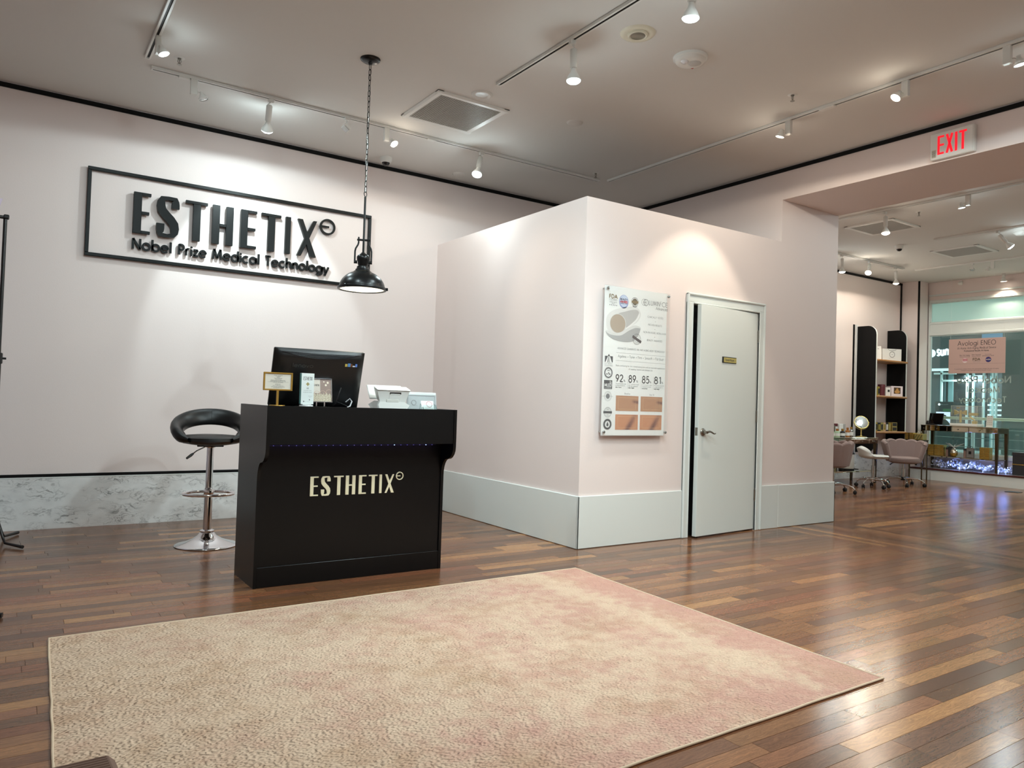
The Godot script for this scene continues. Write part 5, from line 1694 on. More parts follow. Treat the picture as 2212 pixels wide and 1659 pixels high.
	pm.albedo_texture = painted(96, 96, func(x, y):
		var u: float = x / 96.0
		var w: float = y / 96.0
		var c := c8(146, 124, 114)
		if u < 0.42 and w < 0.62:
			c = c8(206, 196, 184)
		var frill: float = 0.66 + 0.08 * sin(u * 40.0) * 0.4 + 0.1 * swirl.get_noise_2d(x * 2.0, y * 2.0)
		if w > frill:
			c = c8(214, 204, 182).lerp(c8(160, 146, 124), clampf(0.5 + 1.4 * swirl.get_noise_2d(x * 3.0, y * 3.0), 0.0, 1.0))
		for q in [[0.62, 0.1, 0.03], [0.82, 0.14, 0.05], [0.72, 0.25, 0.05]]:
			if Vector2(u - q[0], w - q[1]).length() < q[2]:
				c = c8(232, 220, 200)
		for q in [[0.25, 0.6], [0.55, 0.58], [0.88, 0.52]]:
			if absf(Vector2((u - q[0]), (w - q[1] - 0.1)).length() - 0.17) < 0.009 and w < frill:
				c = c8(190, 160, 140)
		return c)
	part(t, "picture", mb().at(Vector3.ZERO, tilt).rect(-w2 + 0.006, 0.041, w2 - 0.006, 0.178, 0.002), pm)
	part(t, "picture_back", mb().at(Vector3.ZERO, tilt).slab(Vector3(-w2 + 0.006, 0.041, -0.004), Vector3(w2 - 0.006, 0.178, 0.0015)), M.black_plastic)
	part(t, "picture_lettering", write(mb().at(Vector3.ZERO, tilt), "ESTHETIX", -0.035, 0.135, 0.012, 0.12, 0.5, 0.04, 0.0024), M.ink)
	part(t, "foot", mb().slab(Vector3(0.012, 0, -0.01), Vector3(0.02, 0.037, 0.002), 0.001), M.chrome)
	part(t, "foot", mb().slab(Vector3(-0.04, 0, -0.01), Vector3(-0.032, 0.037, 0.002), 0.001), M.chrome)
	part(t, "back_strut", mb().tube([Vector3(0.04, 0.005, -0.06), Vector3(0.02, 0.1, -0.022)], 0.003, 6), M.chrome)
	# card terminal: tilted display housing on a tray-like base
	t = thing("payment_terminal", "white tabletop payment terminal seen from behind", "payment terminal", Vector3(2.052, top, -4.47), deg_to_rad(-6))
	var base := mb()
	base.at(Vector3.ZERO, Basis(Vector3(1, 0, 0), Vector3(0, 0, -1), Vector3(0, 1, 0)))
	frustum(base, Vector2(0.094, 0.085), Vector2(0.11, 0.10), 0.0, 0.03, 0.008)
	frustum(base, Vector2(0.11, 0.10), Vector2(0.085, 0.055), 0.03, 0.055, 0.008)
	part(t, "base", base, M.white_plastic)
	part(t, "hinge", mb().slab(Vector3(-0.04, 0.045, 0.0), Vector3(0.045, 0.068, 0.07), 0.004), mat(c8(196, 194, 188), 0.4))
	# housing: wide lid narrowing downwards, leaning toward the viewer
	var hs := mb().at(Vector3(0.004, 0.053, 0.012), turned(14, 0, 0))
	var poly := PackedVector2Array([Vector2(-0.075, 0), Vector2(0.078, 0), Vector2(0.086, 0.008), Vector2(0.108, 0.078), Vector2(0.108, 0.088), Vector2(-0.106, 0.088), Vector2(-0.108, 0.078), Vector2(-0.084, 0.008)])
	hs.prism(poly, -0.03, 0.05)
	part(t, "display_housing", hs, M.white_plastic)
	part(t, "rear_display", mb().at(Vector3(0.0, 0.074, -0.012), turned(-42, 0, 0)).slab(Vector3(-0.128, -0.01, -0.006), Vector3(0.108, 0.11, 0.006), 0.004), M.white_plastic)
	part(t, "lid_edge", mb().at(Vector3(0.004, 0.053, 0.012), turned(14, 0, 0)).slab(Vector3(-0.111, 0.084, -0.034), Vector3(0.112, 0.092, 0.056), 0.003), M.white_plastic)
	part(t, "paper_slot", mb().at(Vector3(0.004, 0.053, 0.012), turned(14, 0, 0)).slab(Vector3(-0.025, 0.060, 0.045), Vector3(0.052, 0.073, 0.0508)), M.black_plastic)
	part(t, "receipt_paper", mb().at(Vector3(0.004, 0.053, 0.012), turned(14, 0, 0)).slab(Vector3(-0.02, 0.059, 0.046), Vector3(0.047, 0.064, 0.0525), 0.001), M.paper)
	part(t, "printer_cover", mb().at(Vector3(0.004, 0.053, 0.012), turned(14, 0, 0)).slab(Vector3(-0.027, 0.004, 0.046), Vector3(0.054, 0.058, 0.0512), 0.001), M.white_plastic)
	# clear leaflet stand
	t = thing("leaflet_stand", "clear acrylic leaflet stand with a grey sheet at the right of the desk", "leaflet stand", Vector3(2.283, top, -4.45), deg_to_rad(-3))
	var lt := turned(-9, 0, 0)
	part(t, "sheet", mb().at(Vector3.ZERO, lt).slab(Vector3(-0.105, 0.006, -0.004), Vector3(0.11, 0.106, -0.001), 0.001), mat(c8(176, 184, 186), 0.4))
	part(t, "back_sheet", mb().at(Vector3(0, 0, -0.012), lt).slab(Vector3(-0.096, 0.004, -0.006), Vector3(0.114, 0.121, -0.001), 0.001), mat(c8(214, 220, 218), 0.4))
	part(t, "acrylic_front", mb().at(Vector3.ZERO, lt).slab(Vector3(-0.115, 0.0, 0.001), Vector3(0.114, 0.112, 0.004), 0.001), M.acrylic)
	var fr := mb().at(Vector3.ZERO, lt)
	var rr := PackedVector2Array()
	for q in [[0.09, 0.09, 0], [-0.09, 0.09, 90], [-0.09, 0.012, 180], [0.09, 0.012, 270]]:
		for s in 5:
			var w := deg_to_rad(q[2] + s * 22.5)
			rr.append(Vector2(q[0] + cos(w) * 0.008, q[1] + sin(w) * 0.008))
	rr.append(rr[0])
	fr.stroke(rr, 0.0022, 0.0, 0.0006)
	fr.ring(-0.055, 0.05, 0.016, 0.003, 0.0, 0.0006)
	fr.rect(-0.07, 0.03, -0.03, 0.0315, 0.0004)
	part(t, "sheet_print", fr, M.ink_grey)
	# card box
	t = thing("card_holder", "clear business card holder with pale cards in front of the leaflet stand", "card holder", Vector3(2.279, top, -4.352), deg_to_rad(-3))
	var ct := turned(-24, 0, 0)
	for k in 5:
		part(t, "card", mb().at(Vector3(-0.004 + 0.002 * k, 0.004, 0.012 - 0.004 * k), ct).slab(Vector3(-0.043, 0.004, 0), Vector3(0.043, 0.058 + 0.003 * (k % 3), 0.0012)), mat([c8(240, 240, 236), c8(236, 230, 226), c8(240, 238, 234), c8(232, 226, 224), c8(240, 240, 238)][k], 0.5))
	part(t, "card_print", mb().at(Vector3(-0.004, 0.004, 0.012), ct).ring(0.012, 0.04, 0.02, 0.006, 0.0016), mat(c8(190, 150, 154), 0.5))
	var hold := mb()
	hold.slab(Vector3(-0.05, 0.0, -0.03), Vector3(0.05, 0.006, 0.042), 0.001)
	hold.at(Vector3(0, 0.004, 0.032), turned(-20, 0, 0)).slab(Vector3(-0.05, 0, -0.002), Vector3(0.05, 0.036, 0.002), 0.001)
	hold.at(Vector3.ZERO)
	for s in [-0.048, 0.048]:
		hold.at(Vector3(s, 0, 0), Basis(Vector3(0, 0, 1), Vector3(0, 1, 0), Vector3(1, 0, 0)))
		hold.prism(PackedVector2Array([Vector2(-0.03, 0), Vector2(0.042, 0), Vector2(0.032, 0.02), Vector2(-0.02, 0.045)]), -0.0015, 0.0015)
	var ag := mat(Color(0.9, 0.95, 0.95, 0.1), 0.03)
	ag.refraction_enabled = true
	ag.refraction_scale = 0.05
	part(t, "clear_holder", hold, ag)


func frustum(b: MB, h0: Vector2, h1: Vector2, z0: float, z1: float, cut: float) -> void:
	# eight-sided block that changes size from z0 to z1
	var f := func(h: Vector2, z: float) -> Array:
		return [Vector3(-h.x + cut, -h.y, z), Vector3(h.x - cut, -h.y, z), Vector3(h.x, -h.y + cut, z), Vector3(h.x, h.y - cut, z), Vector3(h.x - cut, h.y, z), Vector3(-h.x + cut, h.y, z), Vector3(-h.x, h.y - cut, z), Vector3(-h.x, -h.y + cut, z)]
	var a: Array = f.call(h0, z0)
	var c: Array = f.call(h1, z1)
	for i in 8:
		var j := (i + 1) % 8
		var m: Vector3 = (a[i] + a[j]) / 2.0
		b.quad(a[i], a[j], c[j], c[i], Vector3(m.x, m.y, 0).normalized())
	for e in [[a, -1.0], [c, 1.0]]:
		for i in range(1, 7):
			b.tri3(e[0][0], e[0][i], e[0][i + 1], Vector3(0, 0, e[1]))


# ---------------------------------------------------------------- near left: backdrop stand and an upholstered bench
func build_foreground() -> void:
	var t := thing("backdrop_stand", "black backdrop stand with pale cloth at the left edge of the picture", "stand", Vector3(-0.075, 0, -6.45))
	part(t, "pole", mb().tube([Vector3(0, 0.02, 0), Vector3(0, 1.32, 0)], 0.0165, 12), M.black_plastic)
	part(t, "upper_pole", mb().tube([Vector3(0, 1.3, 0), Vector3(0, 2.33, 0)], 0.0125, 12), M.black_plastic)
	var lock := mb().lathe([Vector2(0.018, 1.28), Vector2(0.024, 1.285), Vector2(0.024, 1.355), Vector2(0.018, 1.36)], 16)
	lock.tube([Vector3(0.02, 1.32, 0), Vector3(0.045, 1.32, 0)], 0.008, 8)
	part(t, "clamp_collar", lock, M.black_plastic)
	part(t, "clip", mb().box(Vector3(0.006, 2.335, 0), Vector3(0.035, 0.03, 0.05), 0.006), M.black_plastic)
	part(t, "crossbar", mb().tube([Vector3(0.02, 2.33, 0), Vector3(-1.6, 2.33, 0.25)], 0.0125, 10), M.black_plastic)
	# flat tripod feet
	for a in [-62.0, 58.0, 178.0]:
		var d := Vector3(cos(deg_to_rad(a)), 0, sin(deg_to_rad(a)))
		part(t, "leg", mb().tube([Vector3(0, 0.3, 0), d * 0.14 + Vector3(0, 0.06, 0), d * 0.17 + Vector3(0, 0.022, 0), d * 0.36 + Vector3(0, 0.016, 0)], [0.009, 0.009, 0.009, 0.012], 8), M.black_plastic)
	# cloth hanging in folds, gathered at the clip
	var rows := []
	var w := noise(81, 1.4, 2)
	for i in 25:
		var f := i / 24.0
		var row := []
		for j in 49:
			var g := j / 48.0
			var fall := 2.10 * f
			var pull := 0.11 * exp(-f * 7.0)
			row.append(Vector3(-0.02 - 1.5 * g - 0.09 * (1 - exp(-f * 9.0)) * (1 - g) - 0.05 * f * (1 - g), 2.35 - fall + pull * (1 - g), 0.018 + 0.235 * g + 0.03 * sin(g * 44.0 + 1.5 * f) * (0.4 + 0.6 * f) + 0.012 * w.get_noise_2d(g * 3, f)))
		rows.append(row)
	part(t, "cloth", mb().sheet(rows), mat(c8(206, 192, 210), 0.9))
	t = thing("tripod_base", "dark foot of a stand at the left edge beside the rug", "stand", Vector3(-0.22, 0, -4.45))
	for a in [18.0, 138.0, 258.0]:
		var d := Vector3(cos(deg_to_rad(a)), 0, sin(deg_to_rad(a)))
		part(t, "leg", mb().tube([Vector3(0, 0.3, 0), d * 0.12 + Vector3(0, 0.06, 0), d * 0.16 + Vector3(0, 0.02, 0), d * 0.245 + Vector3(0, 0.013, 0)], [0.009, 0.009, 0.009, 0.013], 8), M.black_plastic)
	part(t, "pole", mb().tube([Vector3(0, 0.02, 0), Vector3(0, 1.2, 0), Vector3(0, 2.3, 0)], 0.014, 10), M.black_plastic)
	# bench: ribbed brown cloth over a cushion on short legs
	t = thing("upholstered_bench", "corner of a ribbed brown upholstered bench at the lower left", "bench", Vector3(-0.165, 0, -1.255), deg_to_rad(3))
	var cl := mat(c8(126, 100, 88), 0.9)
	part(t, "cushion", mb().slab(Vector3(-0.42, 0.30, -0.30), Vector3(0.37, 0.45, 0.3), 0.012), cl)
	var rib := mb()
	for k in 60:
		var z := -0.285 + 0.57 * k / 59.0
		rib.tube([Vector3(-0.4, 0.4495, z), Vector3(0.355, 0.4495, z)], 0.0028, 5)
	var rb := part(t, "ribs", rib, cl)
	rb.set_meta("kind", "stuff")
	part(t, "seat_frame", mb().slab(Vector3(-0.40, 0.24, -0.28), Vector3(0.35, 0.30, 0.28), 0.006), M.charcoal)
	for s in [[-0.36, -0.24], [0.31, -0.24], [-0.36, 0.24], [0.31, 0.24]]:
		part(t, "leg", mb().tube([Vector3(s[0], 0.25, s[1]), Vector3(s[0], 0.0, s[1])], [0.022, 0.016], 10), M.charcoal)


# ---------------------------------------------------------------- wall shelf of the second room
func build_wall_shelf() -> void:
	var t := thing("wall_shelf", "tall wall shelf with rounded black sides and three wooden boards", "shelf", Vector3(12.08, 0, ZR + 0.012))
	var D := 0.34
	var R := 0.15
	var pr := PackedVector2Array([Vector2(0, 0.45)])
	for k in 7:
		var w := deg_to_rad(-90 + 15 * k)
		pr.append(Vector2(D - R + R * cos(w), 0.45 + R + R * sin(w)))
	for k in 7:
		var w := deg_to_rad(15 * k)
		pr.append(Vector2(D - R + R * cos(w), 2.61 - R + R * sin(w)))
	pr.append(Vector2(0, 2.61))
	var edge := pr.slice(1, pr.size() - 1)
	for x in [0.0, 0.95]:
		var b := mb().at(Vector3(x, 0, 0), Basis(Vector3(0, 0, 1), Vector3(0, 1, 0), Vector3(-1, 0, 0)))
		b.prism(pr, -0.03, 0.0, true)
		var sp := part(t, "side_panel", b, M.black_trim)
		# pale edge band round the front
		var band := mb()
		for i in edge.size() - 1:
			var a: Vector2 = edge[i]
			var c: Vector2 = edge[i + 1]
			var nn := Vector3(0, -(c - a).x, (c - a).y).normalized()
			band.quad(Vector3(x - 0.002, a.y, a.x) + nn * 0.0015, Vector3(x - 0.002, c.y, c.x) + nn * 0.0015, Vector3(x + 0.032, c.y, c.x) + nn * 0.0015, Vector3(x + 0.032, a.y, a.x) + nn * 0.0015, nn)
		part(sp, "edge_band", band, M.white_paint)
	for y in [2.045, 1.43, 0.82]:
		part(t, "shelf_board", mb().slab(Vector3(0.032, y - 0.035, 0.0), Vector3(0.985, y, 0.365), 0.012), M.shelf_wood)
	var zz := ZR + 0.2
	# upper board
	var e := thing("small_picture", "small white framed card leaning at the left of the upper shelf", "picture frame", Vector3(12.36, 2.047, zz), deg_to_rad(-48))
	part(e, "frame", mb().at(Vector3.ZERO, turned(-9, 0, 0)).slab(Vector3(-0.075, 0, 0), Vector3(0.075, 0.24, 0.015), 0.002), M.white_plastic)
	part(e, "back", mb().at(Vector3.ZERO, turned(-9, 0, 0)).slab(Vector3(-0.073, 0.002, -0.004), Vector3(0.073, 0.238, 0)), M.grey_card)
	part(e, "print", write(mb().at(Vector3.ZERO, turned(-9, 0, 0)), "Avologi", 0, 0.19, 0.016, 0.12, 0.5, 0, 0.0156), M.ink)
	e = thing("gift_bag", "white paper bag with a round emblem on the upper shelf", "bag", Vector3(12.80, 2.047, zz), deg_to_rad(-22))
	part(e, "bag", mb().at(Vector3.ZERO).slab(Vector3(-0.19, 0, -0.04), Vector3(0.19, 0.215, 0.04), 0.003), M.paper)
	var bp := mb().ring(0, 0.115, 0.05, 0.009, 0.0405)
	bp.disc(0, 0.115, 0.008, 0.006, 0.0405, 12)
	write(bp, "Esthetix", 0, 0.045, 0.012, 0.1, 0.5, 0.13, 0.0405)
	part(e, "emblem", bp, M.ink_grey)
	part(e, "handle", mb().tube([Vector3(-0.08, 0.205, 0.041), Vector3(-0.06, 0.19, 0.042), Vector3(0.06, 0.19, 0.042), Vector3(0.08, 0.205, 0.041)], 0.003, 5), M.ink_grey)
	e = thing("product_box", "plain white box behind the framed card on the upper shelf", "box", Vector3(12.50, 2.047, zz - 0.09), deg_to_rad(-20))
	part(e, "carton", mb().slab(Vector3(-0.06, 0, -0.03), Vector3(0.06, 0.19, 0.03), 0.002), M.paper)
	part(e, "lid", mb().slab(Vector3(-0.062, 0.16, -0.032), Vector3(0.062, 0.192, 0.032), 0.002), M.white_plastic)
	# middle board
	e = thing("product_box", "gold carton at the left of the middle shelf", "box", Vector3(12.36, 1.432, zz), deg_to_rad(-20))
	part(e, "carton", mb().slab(Vector3(-0.045, 0, -0.04), Vector3(0.045, 0.155, 0.04), 0.001), M.gold_foil)
	part(e, "label", mb().slab(Vector3(0.012, 0.03, 0.0395), Vector3(0.044, 0.12, 0.0412)), M.charcoal)
	e = thing("product_tube", "dark maroon cylinder box on the middle shelf", "box", Vector3(12.53, 1.432, zz))
	part(e, "body", mb().lathe([Vector2(0, 0), Vector2(0.058, 0), Vector2(0.058, 0.15), Vector2(0, 0.15)], 28), M.maroon)
	part(e, "lid", mb().lathe([Vector2(0.0595, 0.145), Vector2(0.0595, 0.193), Vector2(0.057, 0.196), Vector2(0, 0.196)], 28), M.maroon)
	e = thing("product_box", "pale pink carton with a black square label on the middle shelf", "box", Vector3(12.67, 1.432, zz + 0.01), deg_to_rad(-18))
	part(e, "carton", mb().slab(Vector3(-0.05, 0, -0.04), Vector3(0.05, 0.15, 0.04), 0.001), M.paper)
	part(e, "label", mb().slab(Vector3(-0.008, 0.07, 0.0395), Vector3(0.034, 0.11, 0.0412)), M.charcoal)
	e = thing("product_box", "white carton with a golden picture at the right of the middle shelf", "box", Vector3(12.89, 1.432, zz + 0.02), deg_to_rad(-24))
	part(e, "carton", mb().slab(Vector3(-0.11, 0, -0.09), Vector3(0.11, 0.178, 0.09), 0.002), mat(c8(236, 226, 230), 0.5))
	part(e, "picture_panel", mb().slab(Vector3(-0.065, 0.045, 0.0895), Vector3(0.065, 0.155, 0.0912)), mat(c8(84, 60, 36), 0.5))
	part(e, "picture_figure", mb().disc(0, 0.08, 0.05, 0.03, 0.0916).disc(0, 0.118, 0.022, 0.024, 0.0918), mat(c8(196, 148, 84), 0.5))
	# lower board: a row of gold and black cartons
	var spec := [["slim gold carton", 12.34, 0.05, 0.15, M.gold_foil, M.charcoal], ["black carton with a gold edge", 12.43, 0.06, 0.145, M.charcoal, M.gold_foil], ["gold carton with a dark window", 12.52, 0.06, 0.145, M.pale_gold, M.charcoal], ["cream and gold carton", 12.60, 0.05, 0.148, M.peach, M.gold_foil], ["dark carton with a pale jar print", 12.68, 0.06, 0.146, M.charcoal, M.paper], ["bright gold foil carton", 12.76, 0.06, 0.147, M.gold_foil, M.pale_gold]]
	var places := ["first from the left", "second from the left", "third from the left", "fourth from the left", "fifth from the left", "sixth from the left"]
	for k in spec.size():
		var s: Array = spec[k]
		e = thing("product_box", "%s on the lower shelf, %s" % [s[0], places[k]], "box", Vector3(s[1], 0.822, zz), deg_to_rad(-16), "cartons on the lower shelf")
		part(e, "carton", mb().slab(Vector3(-s[2] / 2, 0, -0.04), Vector3(s[2] / 2, s[3], 0.04), 0.001), s[4])
		part(e, "panel", mb().slab(Vector3(-s[2] * 0.32, 0.02, 0.0395), Vector3(s[2] * 0.32, s[3] * 0.8, 0.0412)), s[5])
	for k in 2:
		e = thing("jar_box", ["small black jar box at the right of the lower shelf, lower of two", "small black jar box at the right of the lower shelf, upper of two"][k], "box", Vector3(12.89, 0.822 + 0.077 * k, zz + 0.01), deg_to_rad(-16), "jar boxes on the lower shelf")
		part(e, "carton", mb().slab(Vector3(-0.055, 0, -0.05), Vector3(0.055, 0.075, 0.05), 0.002), M.pale_gold)
		part(e, "panel", mb().slab(Vector3(-0.045, 0.01, 0.0495), Vector3(0.045, 0.066, 0.0512)), M.charcoal)


# ---------------------------------------------------------------- mirrored consoles
# W long, facing local +z; drawers shows the fronts; the frame stands on tapering legs with a lower shelf
func console(label: String, o: Vector3, turn: float, W: float, D: float, top: float, low: float, fronts: Array) -> Node3D:
	var t := thing("mirrored_console", label, "table", o, turn)
	part(t, "table_top", mb().slab(Vector3(-W / 2, top - 0.014, -D), Vector3(W / 2, top, 0.0), 0.003), M.mirror)
	part(t, "apron", mb().slab(Vector3(-W / 2 + 0.004, top - 0.1, -D + 0.004), Vector3(W / 2 - 0.004, top - 0.014, -0.008)), M.mirror_edge)
	var x := -W / 2 + 0.006
	for f in fronts:
		var dr := part(t, "drawer", mb().slab(Vector3(x, top - 0.097, -0.012), Vector3(x + f - 0.006, top - 0.018, 0.0), 0.004), M.mirror)
		var kn := mb().at(Vector3(x + f / 2, top - 0.057, 0.0), turned(90, 0, 0)).lathe([Vector2(0.004, 0), Vector2(0.004, 0.008), Vector2(0.009, 0.012), Vector2(0.008, 0.018), Vector2(0, 0.02)], 10)
		part(dr, "knob", kn, M.steel)
		x += f
	part(t, "lower_shelf", mb().slab(Vector3(-W / 2 + 0.02, low - 0.02, -D + 0.02), Vector3(W / 2 - 0.02, low, -0.02), 0.003), M.mirror)
	for s in [[-W / 2 + 0.028, -0.028], [W / 2 - 0.028, -0.028], [-W / 2 + 0.028, -D + 0.028], [W / 2 - 0.028, -D + 0.028]]:
		var lg := mb()
		lg.at(Vector3(s[0], 0, s[1]), Basis(Vector3(1, 0, 0), Vector3(0, 0, -1), Vector3(0, 1, 0)))
		frustum(lg, Vector2(0.017, 0.017), Vector2(0.026, 0.026), 0.0, top - 0.1, 0.003)
		part(t, "leg", lg, M.mirror_edge)
	return t


func bottle(called: String, label: String, o: Vector3, r: float, h: float, m: Material, cap: Material, cap_h := 0.03, group := "bottles on the mirrored table") -> void:
	var t := thing(called, label, "bottle", o, 0.0, group)
	part(t, "bottle", mb().lathe([Vector2(0, 0), Vector2(r * 0.95, 0), Vector2(r, 0.004), Vector2(r, h * 0.8), Vector2(r * 0.9, h * 0.88), Vector2(r * 0.45, h * 0.93), Vector2(r * 0.45, h)], 20), m)
	part(t, "cap", mb().lathe([Vector2(0, h - 0.002), Vector2(r * 0.55, h - 0.002), Vector2(r * 0.55, h + cap_h), Vector2(0, h + cap_h)], 16), cap)
	part(t, "label_band", mb().lathe([Vector2(r + 0.0006, h * 0.2), Vector2(r + 0.0006, h * 0.62)], 20, Vector3.ZERO), M.paper if m != M.paper else M.ink_pale)


func build_console() -> void:
	console("mirrored console table with drawers against the rear wall", Vector3(10.87, 0, -6.62), 0.0, 1.5, 0.46, 0.735, 0.21, [0.42, 0.16, 0.24, 0.42, 0.25])
	var y := 0.737
	bottle("serum_bottle", "short green bottle with a dark cap nearest the header wall", Vector3(10.40, y, -6.76), 0.04, 0.09, M.sage, M.charcoal)
	bottle("serum_bottle", "pale green bottle with a dark green cap", Vector3(10.53, y, -6.74), 0.04, 0.095, M.mint, M.charcoal)
	bottle("serum_bottle", "clear green bottle with a white label and brown cap", Vector3(10.66, y, -6.73), 0.04, 0.1, M.mint, M.amber)
	bottle("serum_bottle", "dark bottle with a cream label and gold cap", Vector3(10.80, y, -6.73), 0.036, 0.1, M.charcoal, M.gold)
	bottle("spray_bottle", "tall amber spray bottle", Vector3(10.92, y, -6.72), 0.032, 0.12, M.amber, M.amber)
	bottle("spray_bottle", "tall silver and gold spray bottle beside the round mirror", Vector3(11.02, y, -6.72), 0.03, 0.13, M.steel, M.gold)
	var t := thing("product_box", "dark olive gift box standing behind the green bottles", "box", Vector3(10.70, y, -6.90), deg_to_rad(-8))
	part(t, "carton", mb().slab(Vector3(-0.10, 0, -0.04), Vector3(0.10, 0.175, 0.04), 0.002), mat(c8(104, 100, 84), 0.5))
	part(t, "panel", mb().slab(Vector3(-0.07, 0.02, 0.0395), Vector3(0.07, 0.15, 0.0412)), M.charcoal)
	t = thing("product_box", "white slant-topped carton behind the silver bottle", "box", Vector3(11.02, y, -6.90), deg_to_rad(-8))
	part(t, "carton", mb().slab(Vector3(-0.07, 0, -0.03), Vector3(0.07, 0.2, 0.03), 0.002), M.paper)
	part(t, "grey_side", mb().slab(Vector3(0.02, 0.0, 0.0295), Vector3(0.07, 0.199, 0.0312)), M.ink_pale)
	t = thing("product_box", "maroon topped carton behind the amber bottle", "box", Vector3(10.90, y, -6.93), deg_to_rad(-8))
	part(t, "carton", mb().slab(Vector3(-0.035, 0, -0.03), Vector3(0.035, 0.16, 0.03), 0.002), M.paper)
	part(t, "lid", mb().slab(Vector3(-0.036, 0.16, -0.031), Vector3(0.036, 0.205, 0.031), 0.002), M.maroon)
	# standing mirror
	t = thing("vanity_mirror", "round gold vanity mirror on a stand on the mirrored table", "mirror", Vector3(11.40, y, -6.78), deg_to_rad(-42))
	part(t, "foot", mb().lathe([Vector2(0, 0), Vector2(0.082, 0), Vector2(0.084, 0.004), Vector2(0.06, 0.01), Vector2(0.016, 0.016), Vector2(0.011, 0.03)], 32), M.pale_gold)
	part(t, "stem", mb().lathe([Vector2(0.011, 0.02), Vector2(0.009, 0.05), Vector2(0.012, 0.06), Vector2(0.009, 0.07), Vector2(0.008, 0.13), Vector2(0, 0.135)], 16), M.pale_gold)
	var c := Vector3(0, 0.235, 0.0)
	var yo := []
	for k in 17:
		var w := deg_to_rad(180 + k * 180.0 / 16)
		yo.append(c + Vector3(0.118 * cos(w), 0.118 * sin(w), 0))
	part(t, "yoke", mb().tube(yo, 0.004, 6), M.pale_gold)
	var face := turned(90 - 22, 0, 0)
	part(t, "rim", mb().at(c, face).lathe([Vector2(0.10, -0.008), Vector2(0.108, -0.008), Vector2(0.111, 0.0), Vector2(0.108, 0.008), Vector2(0.10, 0.008)], 40), M.pale_gold)
	part(t, "mirror_glass", mb().at(c, face).lathe([Vector2(0, -0.006), Vector2(0.102, -0.006), Vector2(0.102, 0.006), Vector2(0, 0.006)], 40), M.looking_glass)
	for s in [-0.115, 0.115]:
		part(t, "pivot", mb().box(c + Vector3(s, 0, 0), Vector3(0.016, 0.012, 0.012), 0.003), M.pale_gold)
	# pedal bin and books on the lower shelf
	t = thing("pedal_bin", "white pedal bin with a dark rim under the mirrored table", "bin", Vector3(11.10, 0.212, -6.84))
	part(t, "body", mb().lathe([Vector2(0, 0), Vector2(0.112, 0), Vector2(0.112, 0.025), Vector2(0.115, 0.03), Vector2(0.118, 0.25), Vector2(0.1, 0.25)], 32), M.white_plastic)
	part(t, "base_ring", mb().lathe([Vector2(0.114, 0), Vector2(0.116, 0.0), Vector2(0.116, 0.022), Vector2(0.113, 0.024)], 32), M.rubber)
	part(t, "lid", mb().lathe([Vector2(0.12, 0.25), Vector2(0.122, 0.262), Vector2(0.11, 0.275), Vector2(0, 0.285)], 32), M.charcoal)
	part(t, "pedal", mb().box(Vector3(0.06, 0.018, 0.125), Vector3(0.05, 0.014, 0.07), 0.004), M.rubber)
	for k in 2:
		t = thing("book", ["dark flat box on the lower shelf of the mirrored table, lower of two", "dark flat box on the lower shelf of the mirrored table, upper of two"][k], "box", Vector3(10.62, 0.212 + 0.027 * k, -6.78), 0.1 * k, "flat boxes on the console shelf")
		part(t, "body", mb().slab(Vector3(-0.075, 0, -0.05), Vector3(0.075, 0.025, 0.05), 0.002), M.mirror_edge)
		part(t, "band", mb().slab(Vector3(-0.01, -0.0, -0.0505), Vector3(0.01, 0.0255, 0.0505)), M.pale_gold)


# ---------------------------------------------------------------- chairs on castors
func star_base(t: Node3D, r: float, hub: float, turn: float, ring := 0.0) -> void:
	part(t, "hub", mb().lathe([Vector2(0, hub - 0.035), Vector2(0.032, hub - 0.035), Vector2(0.036, hub), Vector2(0.028, hub + 0.02), Vector2(0, hub + 0.02)], 20), M.black_plastic if ring == 0.0 else M.chrome)
	var wheel := mb()
	for s in [-1.0, 1.0]:
		wheel.at(Vector3(s * 0.013, 0.026, 0), turned(0, 0, 90)).lathe([Vector2(0, -0.009), Vector2(0.022, -0.009), Vector2(0.026, -0.005), Vector2(0.026, 0.005), Vector2(0.022, 0.009), Vector2(0, 0.009)], 18)
	wheel.at(Vector3.ZERO)
	wheel.box(Vector3(0, 0.034, 0), Vector3(0.014, 0.03, 0.03), 0.004)
	wheel.tube([Vector3(0, 0.04, 0), Vector3(0, 0.07, 0)], 0.006, 8)
	var wm := wheel.mesh()
	for k in 5:
		var a := turn + TAU * k / 5
		var d := Vector3(cos(a), 0, sin(a))
		var lg := part(t, "leg", mb().tube([Vector3(0, hub - 0.01, 0), d * r * 0.35 + Vector3(0, hub + 0.004, 0), d * r * 0.7 + Vector3(0, hub - 0.004, 0), d * r * 0.9 + Vector3(0, hub - 0.028, 0), d * r + Vector3(0, 0.062, 0)], [0.016, 0.013, 0.012, 0.0115, 0.011], 8), M.chrome)
		part(lg, "castor", wm, M.rubber, d * r, Basis(Vector3.UP, a * 1.7))
	if ring > 0.0:
		var p := []
		for k in 32:
			p.append(Vector3(ring * cos(TAU * k / 32), hub + 0.012, ring * sin(TAU * k / 32)))
		part(t, "foot_ring", mb().tube(p, 0.01, 8, true), M.chrome)


